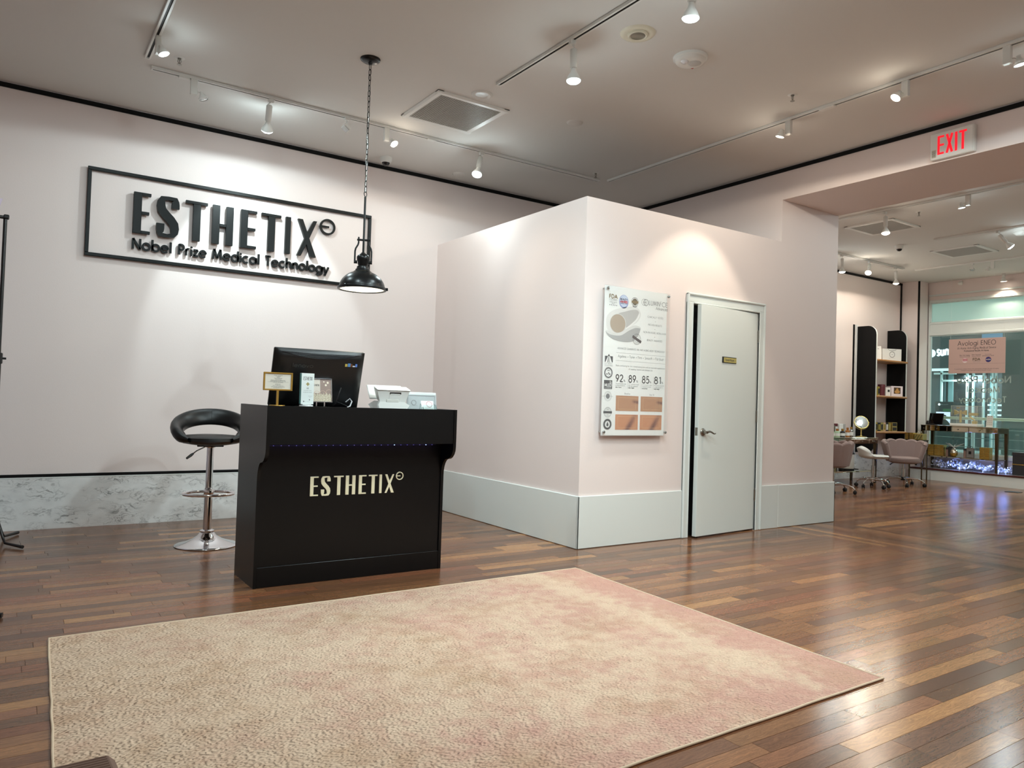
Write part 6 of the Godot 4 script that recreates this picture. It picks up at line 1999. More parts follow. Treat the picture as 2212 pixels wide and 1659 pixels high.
func shell_chair(label: String, o: Vector3, turn: float) -> void:
	# tub of upholstered petals: the back edge is scalloped, the wings flare out
	var t := thing("shell_chair", label, "chair", o, turn, "velvet shell chairs")
	star_base(t, 0.30, 0.12, 0.3)
	part(t, "gas_column", mb().lathe([Vector2(0.027, 0.12), Vector2(0.027, 0.27), Vector2(0.019, 0.272), Vector2(0.019, 0.36), Vector2(0.07, 0.365), Vector2(0.07, 0.375), Vector2(0, 0.375)], 20), M.steel)
	part(t, "height_lever", mb().tube([Vector3(-0.02, 0.37, 0), Vector3(-0.16, 0.35, 0.05), Vector3(-0.2, 0.325, 0.06)], [0.005, 0.005, 0.009], 6), M.black_plastic)
	var petals := 7
	for side in 2:
		var rows := []
		for i in 17:
			var v := i / 16.0
			var row := []
			for j in 85:
				var g := j / 84.0
				var phi := deg_to_rad(lerpf(-122, 122, g))
				var lobe := absf(sin(g * PI * petals))
				var bulge := 0.016 * pow(lobe, 0.6) * (1.0 if side == 0 else -1.0)
				var wing := pow(absf(g - 0.5) * 2.0, 2.0)
				var rb := lerpf(0.205, 0.225, wing)
				var rt := lerpf(0.265, 0.315, wing)
				var r := lerpf(rb, rt, pow(v, 0.85)) + (bulge if side == 0 else bulge * 0.6) * (0.3 + 0.7 * v) + (0.028 if side == 0 else -0.028)
				var topy := lerpf(0.675, 0.64, wing) + 0.026 * pow(lobe, 0.7)
				var y := lerpf(0.38, topy, v)
				if v > 0.94:
					r += (0.0 if side == 0 else 0.0)
				row.append(Vector3(sin(phi) * r, y, -cos(phi) * r * 0.88))
			rows.append(row)
		part(t, "outer_shell" if side == 0 else "inner_shell", mb().sheet(rows, false, 1.0 if side == 0 else -1.0), M.velvet)
		if side == 0:
			shell_rows = rows
		else:
			# rolled edge joining the two skins
			var rim := []
			var rr := []
			for j in 85:
				rim.append((shell_rows[16][j] + rows[16][j]) / 2.0)
				rr.append(0.026 + 0.006 * absf(sin(j / 84.0 * PI * petals)))
			part(t, "rolled_edge", mb().tube(rim, rr, 8), M.velvet)
			for e in [0, 84]:
				var sd := []
				var sr := []
				for i in 17:
					sd.append((shell_rows[i][e] + rows[i][e]) / 2.0)
					sr.append(0.028)
				part(t, "arm_edge", mb().tube(sd, sr, 8), M.velvet)
	var cush := mb().lathe([Vector2(0, 0.37), Vector2(0.18, 0.375), Vector2(0.222, 0.39), Vector2(0.235, 0.415), Vector2(0.228, 0.44), Vector2(0.19, 0.456), Vector2(0, 0.462)], 40)
	part(t, "seat", cush, M.velvet, Vector3(0, 0, 0.05), Basis.from_scale(Vector3(1.0, 1, 0.98)))
	part(t, "seat_base", mb().lathe([Vector2(0, 0.365), Vector2(0.18, 0.37), Vector2(0.24, 0.40), Vector2(0.243, 0.415), Vector2(0.18, 0.43)], 40), M.velvet, Vector3(0, -0.015, 0.03))


var shell_rows := []


func build_chairs() -> void:
	shell_chair("mauve velvet shell chair on chrome castors turned toward the viewer", Vector3(11.72, 0, -6.26), deg_to_rad(-52))
	shell_chair("mauve velvet shell chair half hidden behind the header wall", Vector3(9.60, 0, -6.12), deg_to_rad(-128))
	var t := thing("saddle_stool", "white leather treatment stool with a low curved back", "stool", Vector3(10.88, 0, -6.27), deg_to_rad(62))
	star_base(t, 0.235, 0.125, 0.5, 0.15)
	part(t, "gas_column", mb().lathe([Vector2(0.027, 0.12), Vector2(0.027, 0.33), Vector2(0.019, 0.332), Vector2(0.019, 0.43), Vector2(0.05, 0.432), Vector2(0, 0.435)], 20), M.steel)
	part(t, "height_lever", mb().tube([Vector3(0.0, 0.43, 0.02), Vector3(0.0, 0.40, 0.045), Vector3(0.0, 0.37, 0.05)], 0.005, 6), M.black_plastic)
	# one moulded seat: flat pad in front that sweeps up into the back
	var rows := []
	for side in 2:
		for i in 21:
			var f := (i / 20.0) if side == 0 else (1 - i / 20.0)
			var row := []
			for j in 17:
				var g := j / 16.0 * 2 - 1
				var z := lerpf(0.2, -0.17, minf(f / 0.72, 1.0))
				var up := maxf(0, (f - 0.62) / 0.38)
				var hw := 0.205 * sqrt(maxf(0.05, 1 - pow(maxf(0, 0.28 - f) / 0.30, 2.0))) * (1 - 0.30 * up)
				var y := 0.465 + 0.15 * pow(up, 1.3) * (1 - 0.55 * g * g) + 0.01 * g * g
				z += -0.05 * up + 0.09 * g * g * clampf((f - 0.45) * 2.5, 0, 1)
				var th := (0.028 if side == 0 else -0.028) * sqrt(maxf(0.02, 1 - pow(absf(g), 4.0)))
				row.append(Vector3(g * hw, y + th * (1 - 0.6 * up), z + (th * up)))
			rows.append(row)
	part(t, "seat_shell", mb().sheet(rows), M.white_leather)


# ---------------------------------------------------------------- shop window
func build_window() -> void:
	# sill wall, wall over the window
	var w := mb()
	w.slab(Vector3(XW, 0, ZR), Vector3(XW + 0.12, 0.40, 5.0))
	w.slab(Vector3(XW, 3.21, ZR), Vector3(XW + 0.12, H2, 5.0))
	w.slab(Vector3(XW, 0.40, ZR), Vector3(XW + 0.12, 3.21, -6.99))
	struct("wall_window", w, M.wall, "cream wall around the shop window")
	struct("trim_9", mb().slab(Vector3(XW - 0.02, 3.28, -6.98), Vector3(XW, 3.31, 5.0), 0.004), M.white_paint, "white strip above the shop window")
	var bays := [-6.98, -4.35, -1.9, 0.6, 3.0, 5.0]
	for k in bays.size() - 1:
		var z0: float = bays[k]
		var z1: float = bays[k + 1]
		var n := Node3D.new()
		n.name = "window_%d" % (k + 1)
		add_child(n)
		n.position = Vector3(XW, 0, z0)
		n.set_meta("kind", "structure")
		n.set_meta("label", "white framed shop window with a transom light" if k == 0 else "white framed shop window further along the front")
		var L := z1 - z0
		for e in [["jamb", 0.40, 3.21, 0.0, 0.03], ["jamb", 0.40, 3.21, L - 0.03, L], ["head", 3.16, 3.21, 0.03, L - 0.03], ["mullion", 2.565, 2.80, 0.03, L - 0.03], ["bottom_rail", 0.40, 0.47, 0.03, L - 0.03]]:
			var f := mb().slab(Vector3(-0.02, e[1], e[3]), Vector3(0.08, e[2], e[4]), 0.006)
			if e[0] == "mullion":
				f.slab(Vector3(-0.032, 2.565, 0.03), Vector3(-0.02, 2.60, L - 0.03), 0.004)
				f.slab(Vector3(-0.032, 2.765, 0.03), Vector3(-0.02, 2.80, L - 0.03), 0.004)
			part(n, e[0], f, M.white_paint)
		var bead := mb()
		for e in [[2.80, 3.16], [0.47, 2.565]]:
			bead.slab(Vector3(0.0, e[0], 0.03), Vector3(0.03, e[0] + 0.014, L - 0.03), 0.005)
			bead.slab(Vector3(0.0, e[1] - 0.014, 0.03), Vector3(0.03, e[1], L - 0.03), 0.005)
			bead.slab(Vector3(0.0, e[0], 0.03), Vector3(0.03, e[1], 0.042), 0.005)
			bead.slab(Vector3(0.0, e[0], L - 0.042), Vector3(0.03, e[1], L - 0.03), 0.005)
		part(n, "glazing_bead", bead, M.white_paint)
		part(n, "transom_pane", mb().slab(Vector3(0.034, 2.80, 0.03), Vector3(0.04, 3.16, L - 0.03)), M.frosted)
		part(n, "pane", mb().slab(Vector3(0.034, 0.47, 0.03), Vector3(0.042, 2.565, L - 0.03)), M.glass)
		if k == 0:
			# lettering stuck on the outside, so it reads backwards from in here
			var lm := mat(c8(176, 190, 180), 0.5)
			var b := mb().at(Vector3(0.044, 0, -z0), Basis(Vector3(0, 0, -1), Vector3(0, 1, 0), Vector3(1, 0, 0)))
			write(b, "Nobel Prize", 6.07, 1.705, 0.118, 0.17, 0.5, 0.86)
			write(b, "Medical", 6.07, 1.545, 0.105, 0.17, 0.5, 0.52)
			write(b, "Technology", 6.08, 1.375, 0.10, 0.17, 0.5, 0.75)
			part(n, "window_lettering", b, lm)
	# raised display floor with a dark wooden nosing
	struct("trim_10", mb().slab(Vector3(13.30, 0, -6.98), Vector3(XW, 0.175, 5.0)), M.white_paint, "low white display platform under the shop window")
	struct("trim_11", mb().slab(Vector3(13.28, 0.175, -6.98), Vector3(XW, 0.2, 5.0), 0.006), M.mahogany, "dark red wooden edge of the display platform")
	struct("trim_12", mb().slab(Vector3(13.36, 0.2, -6.98), Vector3(XW, 0.203, 5.0)), mat(c8(150, 148, 146), 0.12), "glossy grey top of the display platform")
	# hanging notice
	var t := thing("hanging_sign", "pink hanging notice in front of the shop window", "sign", Vector3(13.6, 2.455, -6.055), -PI / 2)
	part(t, "board", mb().slab(Vector3(-0.448, -0.595, -0.003), Vector3(0.448, 0, 0.003), 0.001), M.blush)
	var ink := mb()
	write(ink, "Avologi ENEO", 0, -0.115, 0.078, 0.1, 0.5, 0.60, 0.0036)
	write(ink, "At-Home Anti-Aging Medical Device", 0, -0.178, 0.036, 0.1, 0.5, 0.61, 0.0036)
	write(ink, "Professional Results At-Home", 0, -0.222, 0.027, 0.15, 0.5, 0.39, 0.0036)
	write(ink, "Best Anti Aging", -0.185, -0.293, 0.02, 0.12, 0.5, 0.16, 0.0036)
	write(ink, "Medical Device 2018", -0.185, -0.316, 0.012, 0.12, 0.5, 0.16, 0.0036)
	write(ink, "FDA Cleared", 0, -0.29, 0.02, 0.12, 0.5, 0.14, 0.0036)
	write(ink, "Medical Device", 0, -0.313, 0.012, 0.12, 0.5, 0.13, 0.0036)
	write(ink, "Technology", 0.185, -0.282, 0.013, 0.12, 0.5, 0.1, 0.0036)
	write(ink, "developed by NASA", 0.185, -0.308, 0.016, 0.12, 0.5, 0.18, 0.0036)
	write(ink, "A revolutionary medical device that dramatically changes the way anti-aging", 0, -0.525, 0.014, 0.12, 0.5, 0.70, 0.0036)
	write(ink, "treatments have been performed in the past 10 years", 0, -0.55, 0.014, 0.12, 0.5, 0.48, 0.0036)
	ink.rect(-0.447, -0.4315, 0.447, -0.43, 0.0034)
	part(t, "sign_lettering", ink, M.ink)
	part(t, "approval_mark", write(mb(), "FDA", 0.005, -0.378, 0.042, 0.24, 0.5, 0.115, 0.0036), mat(c8(110, 92, 70), 0.6))
	var sm := write(mb(), "CLEARED", 0.005, -0.395, 0.013, 0.1, 0.5, 0.115, 0.0036)
	write(sm, "medical device", 0.005, -0.41, 0.01, 0.1, 0.5, 0.115, 0.0036)
	part(t, "approval_lettering", sm, M.ink_grey)
	var rose := part(t, "award_badge", mb().disc(-0.18, -0.372, 0.042, 0.042, 0.0036), mat(c8(232, 214, 214), 0.6))
	part(rose, "badge_ribbon", mb().rect(-0.215, -0.385, -0.14, -0.345, 0.004), mat(c8(196, 96, 110), 0.6))
	part(rose, "badge_lettering", write(mb(), "WINNER", -0.178, -0.373, 0.013, 0.16, 0.5, 0.06, 0.0044), M.paper)
	var space := part(t, "space_badge", mb().disc(0.19, -0.365, 0.045, 0.045, 0.0036), mat(c8(36, 36, 110), 0.6))
	part(space, "badge_lettering", write(mb(), "NASA", 0.19, -0.374, 0.02, 0.2, 0.5, 0.074, 0.0042), M.paper)
	part(space, "badge_sweep", mb().stroke(PackedVector2Array([Vector2(0.15, -0.385), Vector2(0.19, -0.352), Vector2(0.245, -0.322)]), [0.003, 0.003, 0.001], 0.0044), mat(c8(190, 50, 60), 0.6))
	for s in [-0.42, 0.42]:
		part(t, "string", mb().tube([Vector3(s, -0.004, 0), Vector3(s, H2 - 2.455, 0)], 0.0012, 5), M.white_plastic)
	# lamps high on the window wall
	t = thing("wall_spotlight", "lit warm spotlight fixed high on the window wall", "spotlight", Vector3(13.72, H2, -5.70))
	part(t, "bracket", mb().slab(Vector3(-0.02, -0.05, -0.02), Vector3(0.02, 0, 0.02), 0.003), M.white_metal)
	part(t, "lamp_body", mb().at(Vector3(-0.01, -0.10, 0), hanging(Vector3(0.1, -1, 0))).lathe([Vector2(0.05, -0.03), Vector2(0.048, -0.02), Vector2(0.03, 0.01), Vector2(0.02, 0.05), Vector2(0, 0.052)], 24), M.white_metal)
	part(t, "lamp_lens", mb().at(Vector3(-0.01, -0.10, 0), hanging(Vector3(0.1, -1, 0))).lathe([Vector2(0, -0.036), Vector2(0.03, -0.034), Vector2(0.049, -0.028)], 24), glow(WARM, 6.0))
	spot(t, "wall_lamp_light", Vector3(-0.005, -0.15, 0), Vector3(-0.05, -1, -0.05), WARM, 0.8, 60, 0.8, 0.04)
	t = thing("motion_sensor", "small white sensor high on the window wall", "sensor", Vector3(XW - 0.02, 3.46, -6.42))
	part(t, "bracket", mb().slab(Vector3(-0.02, 0, -0.015), Vector3(0.02, 0.05, 0.015), 0.003), M.white_plastic)
	part(t, "head", mb().at(Vector3(-0.04, 0, 0), turned(0, 20, 20)).box(Vector3.ZERO, Vector3(0.06, 0.05, 0.07), 0.012), M.white_plastic)


# ---------------------------------------------------------------- table in the window and what stands on it
func build_window_table() -> void:
	var y := 0.203
	console("long mirrored table on the display platform in the shop window", Vector3(13.40, y + 0.001, -6.24), -PI / 2, 1.25, 0.40, 0.747, 0.215, [0.11, 0.34, 0.345, 0.34, 0.11])
	var top := y + 0.749
	var xm := 13.60
	# laptop-like tablet on a stand
	var t := thing("tablet_computer", "black tablet leaning on a stand at the left end of the window table", "tablet", Vector3(xm, top, -6.70), -PI / 2 + 0.12)
	part(t, "tablet", mb().at(Vector3(0, 0.004, 0.02), turned(-18, 0, 0)).slab(Vector3(-0.115, 0, -0.006), Vector3(0.115, 0.215, 0.006), 0.003), M.black_plastic)
	part(t, "screen", mb().at(Vector3(0, 0.004, 0.02), turned(-18, 0, 0)).slab(Vector3(-0.105, 0.01, 0.0055), Vector3(0.105, 0.205, 0.0068)), M.black_gloss)
	part(t, "stand", mb().slab(Vector3(-0.13, 0, -0.16), Vector3(-0.02, 0.03, 0.03), 0.004), M.black_plastic)
	part(t, "speaker", mb().lathe([Vector2(0, 0), Vector2(0.035, 0), Vector2(0.04, 0.03), Vector2(0.03, 0.07), Vector2(0, 0.075)], 20, Vector3(-0.13, 0, -0.02)), M.black_plastic)
	# clear case with two gold devices
	t = thing("display_case", "clear display case with two gold beauty devices on a white tray", "display case", Vector3(xm, top, -6.19), -PI / 2)
	part(t, "tray", mb().slab(Vector3(-0.225, 0, -0.12), Vector3(0.225, 0.045, 0.12), 0.008), M.white_plastic)
	var cs := mb()
	cs.slab(Vector3(-0.208, 0.045, 0.1), Vector3(0.208, 0.345, 0.103))
	cs.slab(Vector3(-0.208, 0.045, -0.103), Vector3(0.208, 0.345, -0.1))
	cs.slab(Vector3(-0.211, 0.045, -0.103), Vector3(-0.208, 0.345, 0.103))
	cs.slab(Vector3(0.208, 0.045, -0.103), Vector3(0.211, 0.345, 0.103))
	part(t, "clear_walls", cs, M.acrylic)
	var edge := mb()
	for s in [[-0.21, 0.1], [0.21, 0.1], [-0.21, -0.1], [0.21, -0.1]]:
		edge.tube([Vector3(s[0], 0.045, s[1]), Vector3(s[0], 0.347, s[1])], 0.0022, 5)
	for z in [-0.1, 0.1]:
		edge.tube([Vector3(-0.21, 0.347, z), Vector3(0.21, 0.347, z)], 0.0022, 5)
	part(t, "polished_edges", edge, mat(c8(226, 226, 206), 0.2))
	var d1 := mb()
	d1.tube([Vector3(-0.1, 0.06, 0), Vector3(-0.1, 0.2, 0), Vector3(-0.1, 0.27, 0.0)], [0.018, 0.02, 0.016], 12)
	part(t, "gold_device", d1, M.pale_gold)
	var bow := mb()
	bow.prism(PackedVector2Array([Vector2(-0.2, 0.28), Vector2(-0.12, 0.245), Vector2(-0.12, 0.215), Vector2(-0.2, 0.19)]), -0.012, 0.012)
	bow.prism(PackedVector2Array([Vector2(0.0, 0.28), Vector2(-0.08, 0.245), Vector2(-0.08, 0.215), Vector2(0.0, 0.19)]), -0.012, 0.012)
	part(t, "gold_bow", bow, M.pale_gold)
	var d2 := mb()
	d2.slab(Vector3(0.035, 0.185, -0.02), Vector3(0.185, 0.232, 0.02), 0.008)
	part(t, "gold_block", d2, M.pale_gold)
	var d3 := mb().tube([Vector3(0.055, 0.165, 0.02), Vector3(0.14, 0.105, 0.02)], 0.011, 10)
	d3.slab(Vector3(0.1, 0.045, -0.02), Vector3(0.175, 0.095, 0.05), 0.008)
	part(t, "gold_device", d3, M.pale_gold)
	part(t, "name_strip", mb().slab(Vector3(-0.115, 0.305, 0.104), Vector3(-0.065, 0.318, 0.105)), M.pale_gold)
	# card on a stand
	t = thing("price_card", "small pale card with rows of dots at the right of the window table", "card", Vector3(xm - 0.03, top, -5.82), -PI / 2 + 0.1)
	part(t, "card", mb().at(Vector3(0, 0.01, 0), turned(-8, 0, 0)).slab(Vector3(-0.048, 0, -0.001), Vector3(0.048, 0.185, 0.001)), mat(c8(206, 204, 196), 0.6))
	var dots := mb().at(Vector3(0, 0.01, 0), turned(-8, 0, 0))
	for r in 4:
		for q in 3:
			dots.disc(-0.025 + 0.025 * q, 0.035 + 0.032 * r, 0.006, 0.005, 0.0014, 10)
	dots.disc(-0.02, 0.172, 0.009, 0.007, 0.0014, 10).disc(0.022, 0.172, 0.009, 0.007, 0.0014, 10)
	part(t, "card_print", dots, M.grey_card)
	part(t, "foot", mb().slab(Vector3(-0.05, 0, -0.03), Vector3(0.05, 0.01, 0.02), 0.002), M.white_plastic)
	# lower shelf
	var low := y + 0.217
	for e in [[-6.755, "gold patterned gift box at the left of the table's lower shelf", 0.12], [-6.605, "gold patterned gift box beside the first one on the lower shelf", 0.15], [-5.87, "gold patterned gift box at the right of the table's lower shelf", 0.15]]:
		t = thing("gold_gift_box", e[1], "box", Vector3(xm - 0.02, low, e[0]), -PI / 2 + 0.1, "gold gift boxes on the lower shelf")
		part(t, "carton", mb().slab(Vector3(-e[2] / 2, 0, -0.07), Vector3(e[2] / 2, 0.19, 0.07), 0.002), M.gold_foil)
		var pat := mb()
		for q in 5:
			for s in [-0.25, 0.25]:
				pat.slab(Vector3(s * e[2] - 0.026, 0.018 + q * 0.035, 0.0695), Vector3(s * e[2] + 0.026, 0.036 + q * 0.035, 0.0712))
		part(t, "print", pat, M.gold)
	for e in [[-6.497, "slim dark rose tube box beside the gold gift boxes"], [-6.205, "slim dark rose tube box beside the grey bow bag"]]:
		t = thing("tube_box", e[1], "box", Vector3(xm, low, e[0]), 0.0, "tube boxes on the lower shelf")
		part(t, "body", mb().lathe([Vector2(0, 0), Vector2(0.026, 0), Vector2(0.026, 0.12), Vector2(0, 0.12)], 20), mat(c8(140, 112, 104), 0.5))
		part(t, "lid", mb().lathe([Vector2(0.027, 0.115), Vector2(0.027, 0.15), Vector2(0, 0.152)], 20), M.charcoal)
	for e in [[-6.415, "black gift bag with a bow behind the gold ornament", M.charcoal], [-6.12, "grey gift bag with a black bow on the lower shelf", M.grey_card]]:
		t = thing("bow_bag", e[1], "bag", Vector3(xm, low, e[0]), -PI / 2 + 0.12, "gift bags on the lower shelf")
		part(t, "bag", mb().slab(Vector3(-0.055, 0, -0.03), Vector3(0.055, 0.165, 0.03), 0.004), e[2])
		part(t, "label", mb().slab(Vector3(-0.02, 0.06, 0.0295), Vector3(0.02, 0.11, 0.0312)), M.black_plastic)
		var bw := mb()
		for s in [-1.0, 1.0]:
			var p := []
			for k in 10:
				var a := TAU * k / 10
				p.append(Vector3(s * (0.022 + 0.02 * cos(a)), 0.178 + 0.014 * sin(a) + 0.006 * s * 0, 0.03))
			bw.tube(p, 0.004, 5, true)
		part(t, "bow", bw, M.black_plastic)
	t = thing("wrapped_ornament", "gold and silver ornament wrapped in clear foil with a tuft", "ornament", Vector3(xm - 0.09, low, -6.345))
	part(t, "globe", mb().lathe([Vector2(0, 0), Vector2(0.03, 0.002), Vector2(0.055, 0.03), Vector2(0.06, 0.07), Vector2(0.05, 0.11), Vector2(0.03, 0.135), Vector2(0.015, 0.145), Vector2(0, 0.146)], 24), mat(c8(206, 196, 180), 0.12, 0.8))
	part(t, "gold_filling", mb().lathe([Vector2(0, -0.0), Vector2(0.031, 0.002), Vector2(0.0565, 0.03), Vector2(0.0605, 0.06), Vector2(0.0605, 0.065)], 24), M.gold_foil)
	var tuft := mb()
	var rg := RandomNumberGenerator.new()
	rg.seed = 5
	for k in 26:
		var a := rg.randf() * TAU
		var l := rg.randf_range(0.5, 1.0)
		var dir := Vector3(cos(a) * 0.5, 1, sin(a) * 0.9)
		tuft.tube([Vector3(0, 0.14, 0), Vector3(0, 0.14, 0) + dir * 0.05 * l, Vector3(0, 0.13, 0) + Vector3(dir.x * 1.7, 1, dir.z * 1.7) * 0.11 * l], [0.004, 0.003, 0.0015], 4)
	part(t, "foil_tuft", tuft, mat(c8(226, 228, 228), 0.25))
	# fluffy garland with fairy lights on the platform
	t = thing("fairy_light_garland", "fluffy white garland with blue-white fairy lights under the window table", "garland", Vector3(13.62, y, -6.2))
	var body := mb()
	var cores := []
	for k in 60:
		var z := -0.55 + 1.26 * k / 59.0
		cores.append(Vector3(0.05 * sin(k * 0.7), 0.06 + 0.035 * sin(k * 0.43) + 0.02 * sin(k * 1.9), z))
	for k in 420:
		var c: Vector3 = cores[rg.randi() % 60] + Vector3(rg.randf_range(-0.08, 0.08), rg.randf_range(-0.035, 0.06), rg.randf_range(-0.03, 0.03))
		c.y = maxf(c.y, 0.022)
		var s := rg.randf_range(0.012, 0.024)
		body.at(c, Basis.from_euler(Vector3(rg.randf() * 3, rg.randf() * 3, 0)))
		body.lathe([Vector2(0, -s), Vector2(s * 0.9, -s * 0.3), Vector2(s * 0.7, s * 0.5), Vector2(0, s)], 6)
	var fl := part(t, "fluff", body, mat(c8(226, 228, 234), 0.9))
	fl.set_meta("kind", "stuff")
	var bulb := mb().lathe([Vector2(0, -0.006), Vector2(0.005, -0.003), Vector2(0.006, 0), Vector2(0.004, 0.005), Vector2(0, 0.007)], 8).mesh()
	var bl := glow(c8(150, 185, 255), 14.0)
	for k in 46:
		var c: Vector3 = cores[mini(59, int(14 + k))] + Vector3(-0.06 - rg.randf() * 0.06, rg.randf_range(-0.03, 0.05), rg.randf_range(-0.03, 0.03))
		c.y = maxf(c.y, 0.01)
		part(t, "fairy_light_bulb", bulb, bl, c)
	for z in [-0.1, 0.3, 0.65]:
		var l := OmniLight3D.new()
		l.name = "fairy_lights_light"
		t.add_child(l, true)
		l.position = Vector3(-0.16, 0.1, z)
		l.light_color = c8(120, 150, 255)
		l.light_energy = 0.014
		l.omni_range = 20.0
		l.omni_attenuation = 2.0
		l.light_size = 0.06
		l.shadow_enabled = true
	# before the corner: gold parcels on a slim dark stand; right: black box with a gold ribbon
	t = thing("display_stand", "slim dark stand holding gold parcels in the corner by the window", "stand", Vector3(13.08, 0, -6.78))
	part(t, "stand_top", mb().slab(Vector3(-0.1, 0.675, -0.16), Vector3(0.1, 0.69, 0.17), 0.003), M.mirror_edge)
	for s in [[-0.085, -0.145], [0.085, -0.145], [-0.085, 0.155], [0.085, 0.155]]:
		part(t, "leg", mb().slab(Vector3(s[0] - 0.009, 0, s[1] - 0.009), Vector3(s[0] + 0.009, 0.676, s[1] + 0.009), 0.002), M.mirror_edge)
	part(t, "lower_shelf", mb().slab(Vector3(-0.09, 0.5, -0.15), Vector3(0.09, 0.51, 0.16), 0.002), M.mirror_edge)
	t = thing("parcel_box", "plain gold parcel with a dark ribbon on the slim stand", "box", Vector3(13.08, 0.691, -6.86))
	part(t, "carton", mb().slab(Vector3(-0.07, 0.0, -0.07), Vector3(0.07, 0.115, 0.075), 0.004), M.gold_foil)
	part(t, "ribbon", mb().slab(Vector3(-0.072, 0.0, -0.008), Vector3(0.072, 0.117, 0.008), 0.001), M.mirror_edge)
	t = thing("parcel_box", "gold and green patterned parcel on the slim stand", "box", Vector3(13.08, 0.691, -6.70))
	part(t, "carton", mb().slab(Vector3(-0.07, 0.0, -0.07), Vector3(0.07, 0.105, 0.075), 0.004), M.pale_gold)
	for k in 3:
		part(t, "leaf_print", mb().at(Vector3(-0.0705, 0.05, -0.045 + 0.045 * k), turned(30, 0, 0)).slab(Vector3(0, -0.045, -0.008), Vector3(0.0005, 0.04, 0.008)), mat(c8(96, 100, 58), 0.5))
	part(t, "silver_bow", mb().tube([Vector3(-0.02, 0.107, -0.05), Vector3(-0.04, 0.14, -0.02), Vector3(0, 0.11, 0), Vector3(-0.03, 0.145, 0.03), Vector3(0.0, 0.11, 0.03)], 0.006, 6), M.steel)
	t = thing("gift_box", "tall black gift box with a gold ribbon at the right edge of the picture", "box", Vector3(13.60, y, -5.22))
	part(t, "box", mb().slab(Vector3(-0.15, 0, -0.2), Vector3(0.15, 0.33, 0.2), 0.003), M.charcoal)
	part(t, "lid", mb().slab(Vector3(-0.155, 0.31, -0.205), Vector3(0.155, 0.365, 0.205), 0.003), M.charcoal)
	part(t, "ribbon", mb().slab(Vector3(-0.153, 0.165, -0.203), Vector3(0.153, 0.178, 0.203)), M.gold_foil)
	part(self, "floor_mat_strip", mb().slab(Vector3(12.55, 0.0, -5.16), Vector3(12.72, 0.006, -4.98), 0.002), M.rubber).set_meta("label", "small dark strip lying on the floor before the platform")
	get_node("floor_mat_strip").set_meta("category", "strip")


# ---------------------------------------------------------------- the mall beyond the glass
func mall_lamps() -> void:
	# rows of ceiling panels over the concourse
	for k in 3:
		var z := -15.0 + 7.5 * k
		var t := thing("mall_ceiling_light", ["mall ceiling light panel farthest down the concourse, seen only as light", "mall ceiling light panel over the middle of the concourse, seen only as light", "mall ceiling light panel nearest the shop, seen only as light"][k], "ceiling light", Vector3(20.0, 6.2, z), 0.0, "mall ceiling lights")
		var m := StandardMaterial3D.new()
		m.albedo_color = c8(235, 235, 235)
		m.emission_enabled = true
		m.emission = Color(0.9, 1.0, 1.0)
		m.emission_energy_multiplier = 2.5
		var f := StandardMaterial3D.new()
		f.albedo_color = c8(220, 222, 222)
		part(t, "lamp_panel", mb().slab(Vector3(-1.4, -0.02, -0.5), Vector3(1.4, 0, 0.5)), m)
		part(t, "frame", mb().slab(Vector3(-1.45, -0.005, -0.55), Vector3(1.45, 0.04, 0.55)), f)
		area(t, "mall_lamp_light", Vector3(0, -0.04, 0), Vector3(0, -1, 0), Vector2(2.8, 1.0), Color(0.86, 1.0, 0.99), 28.0)


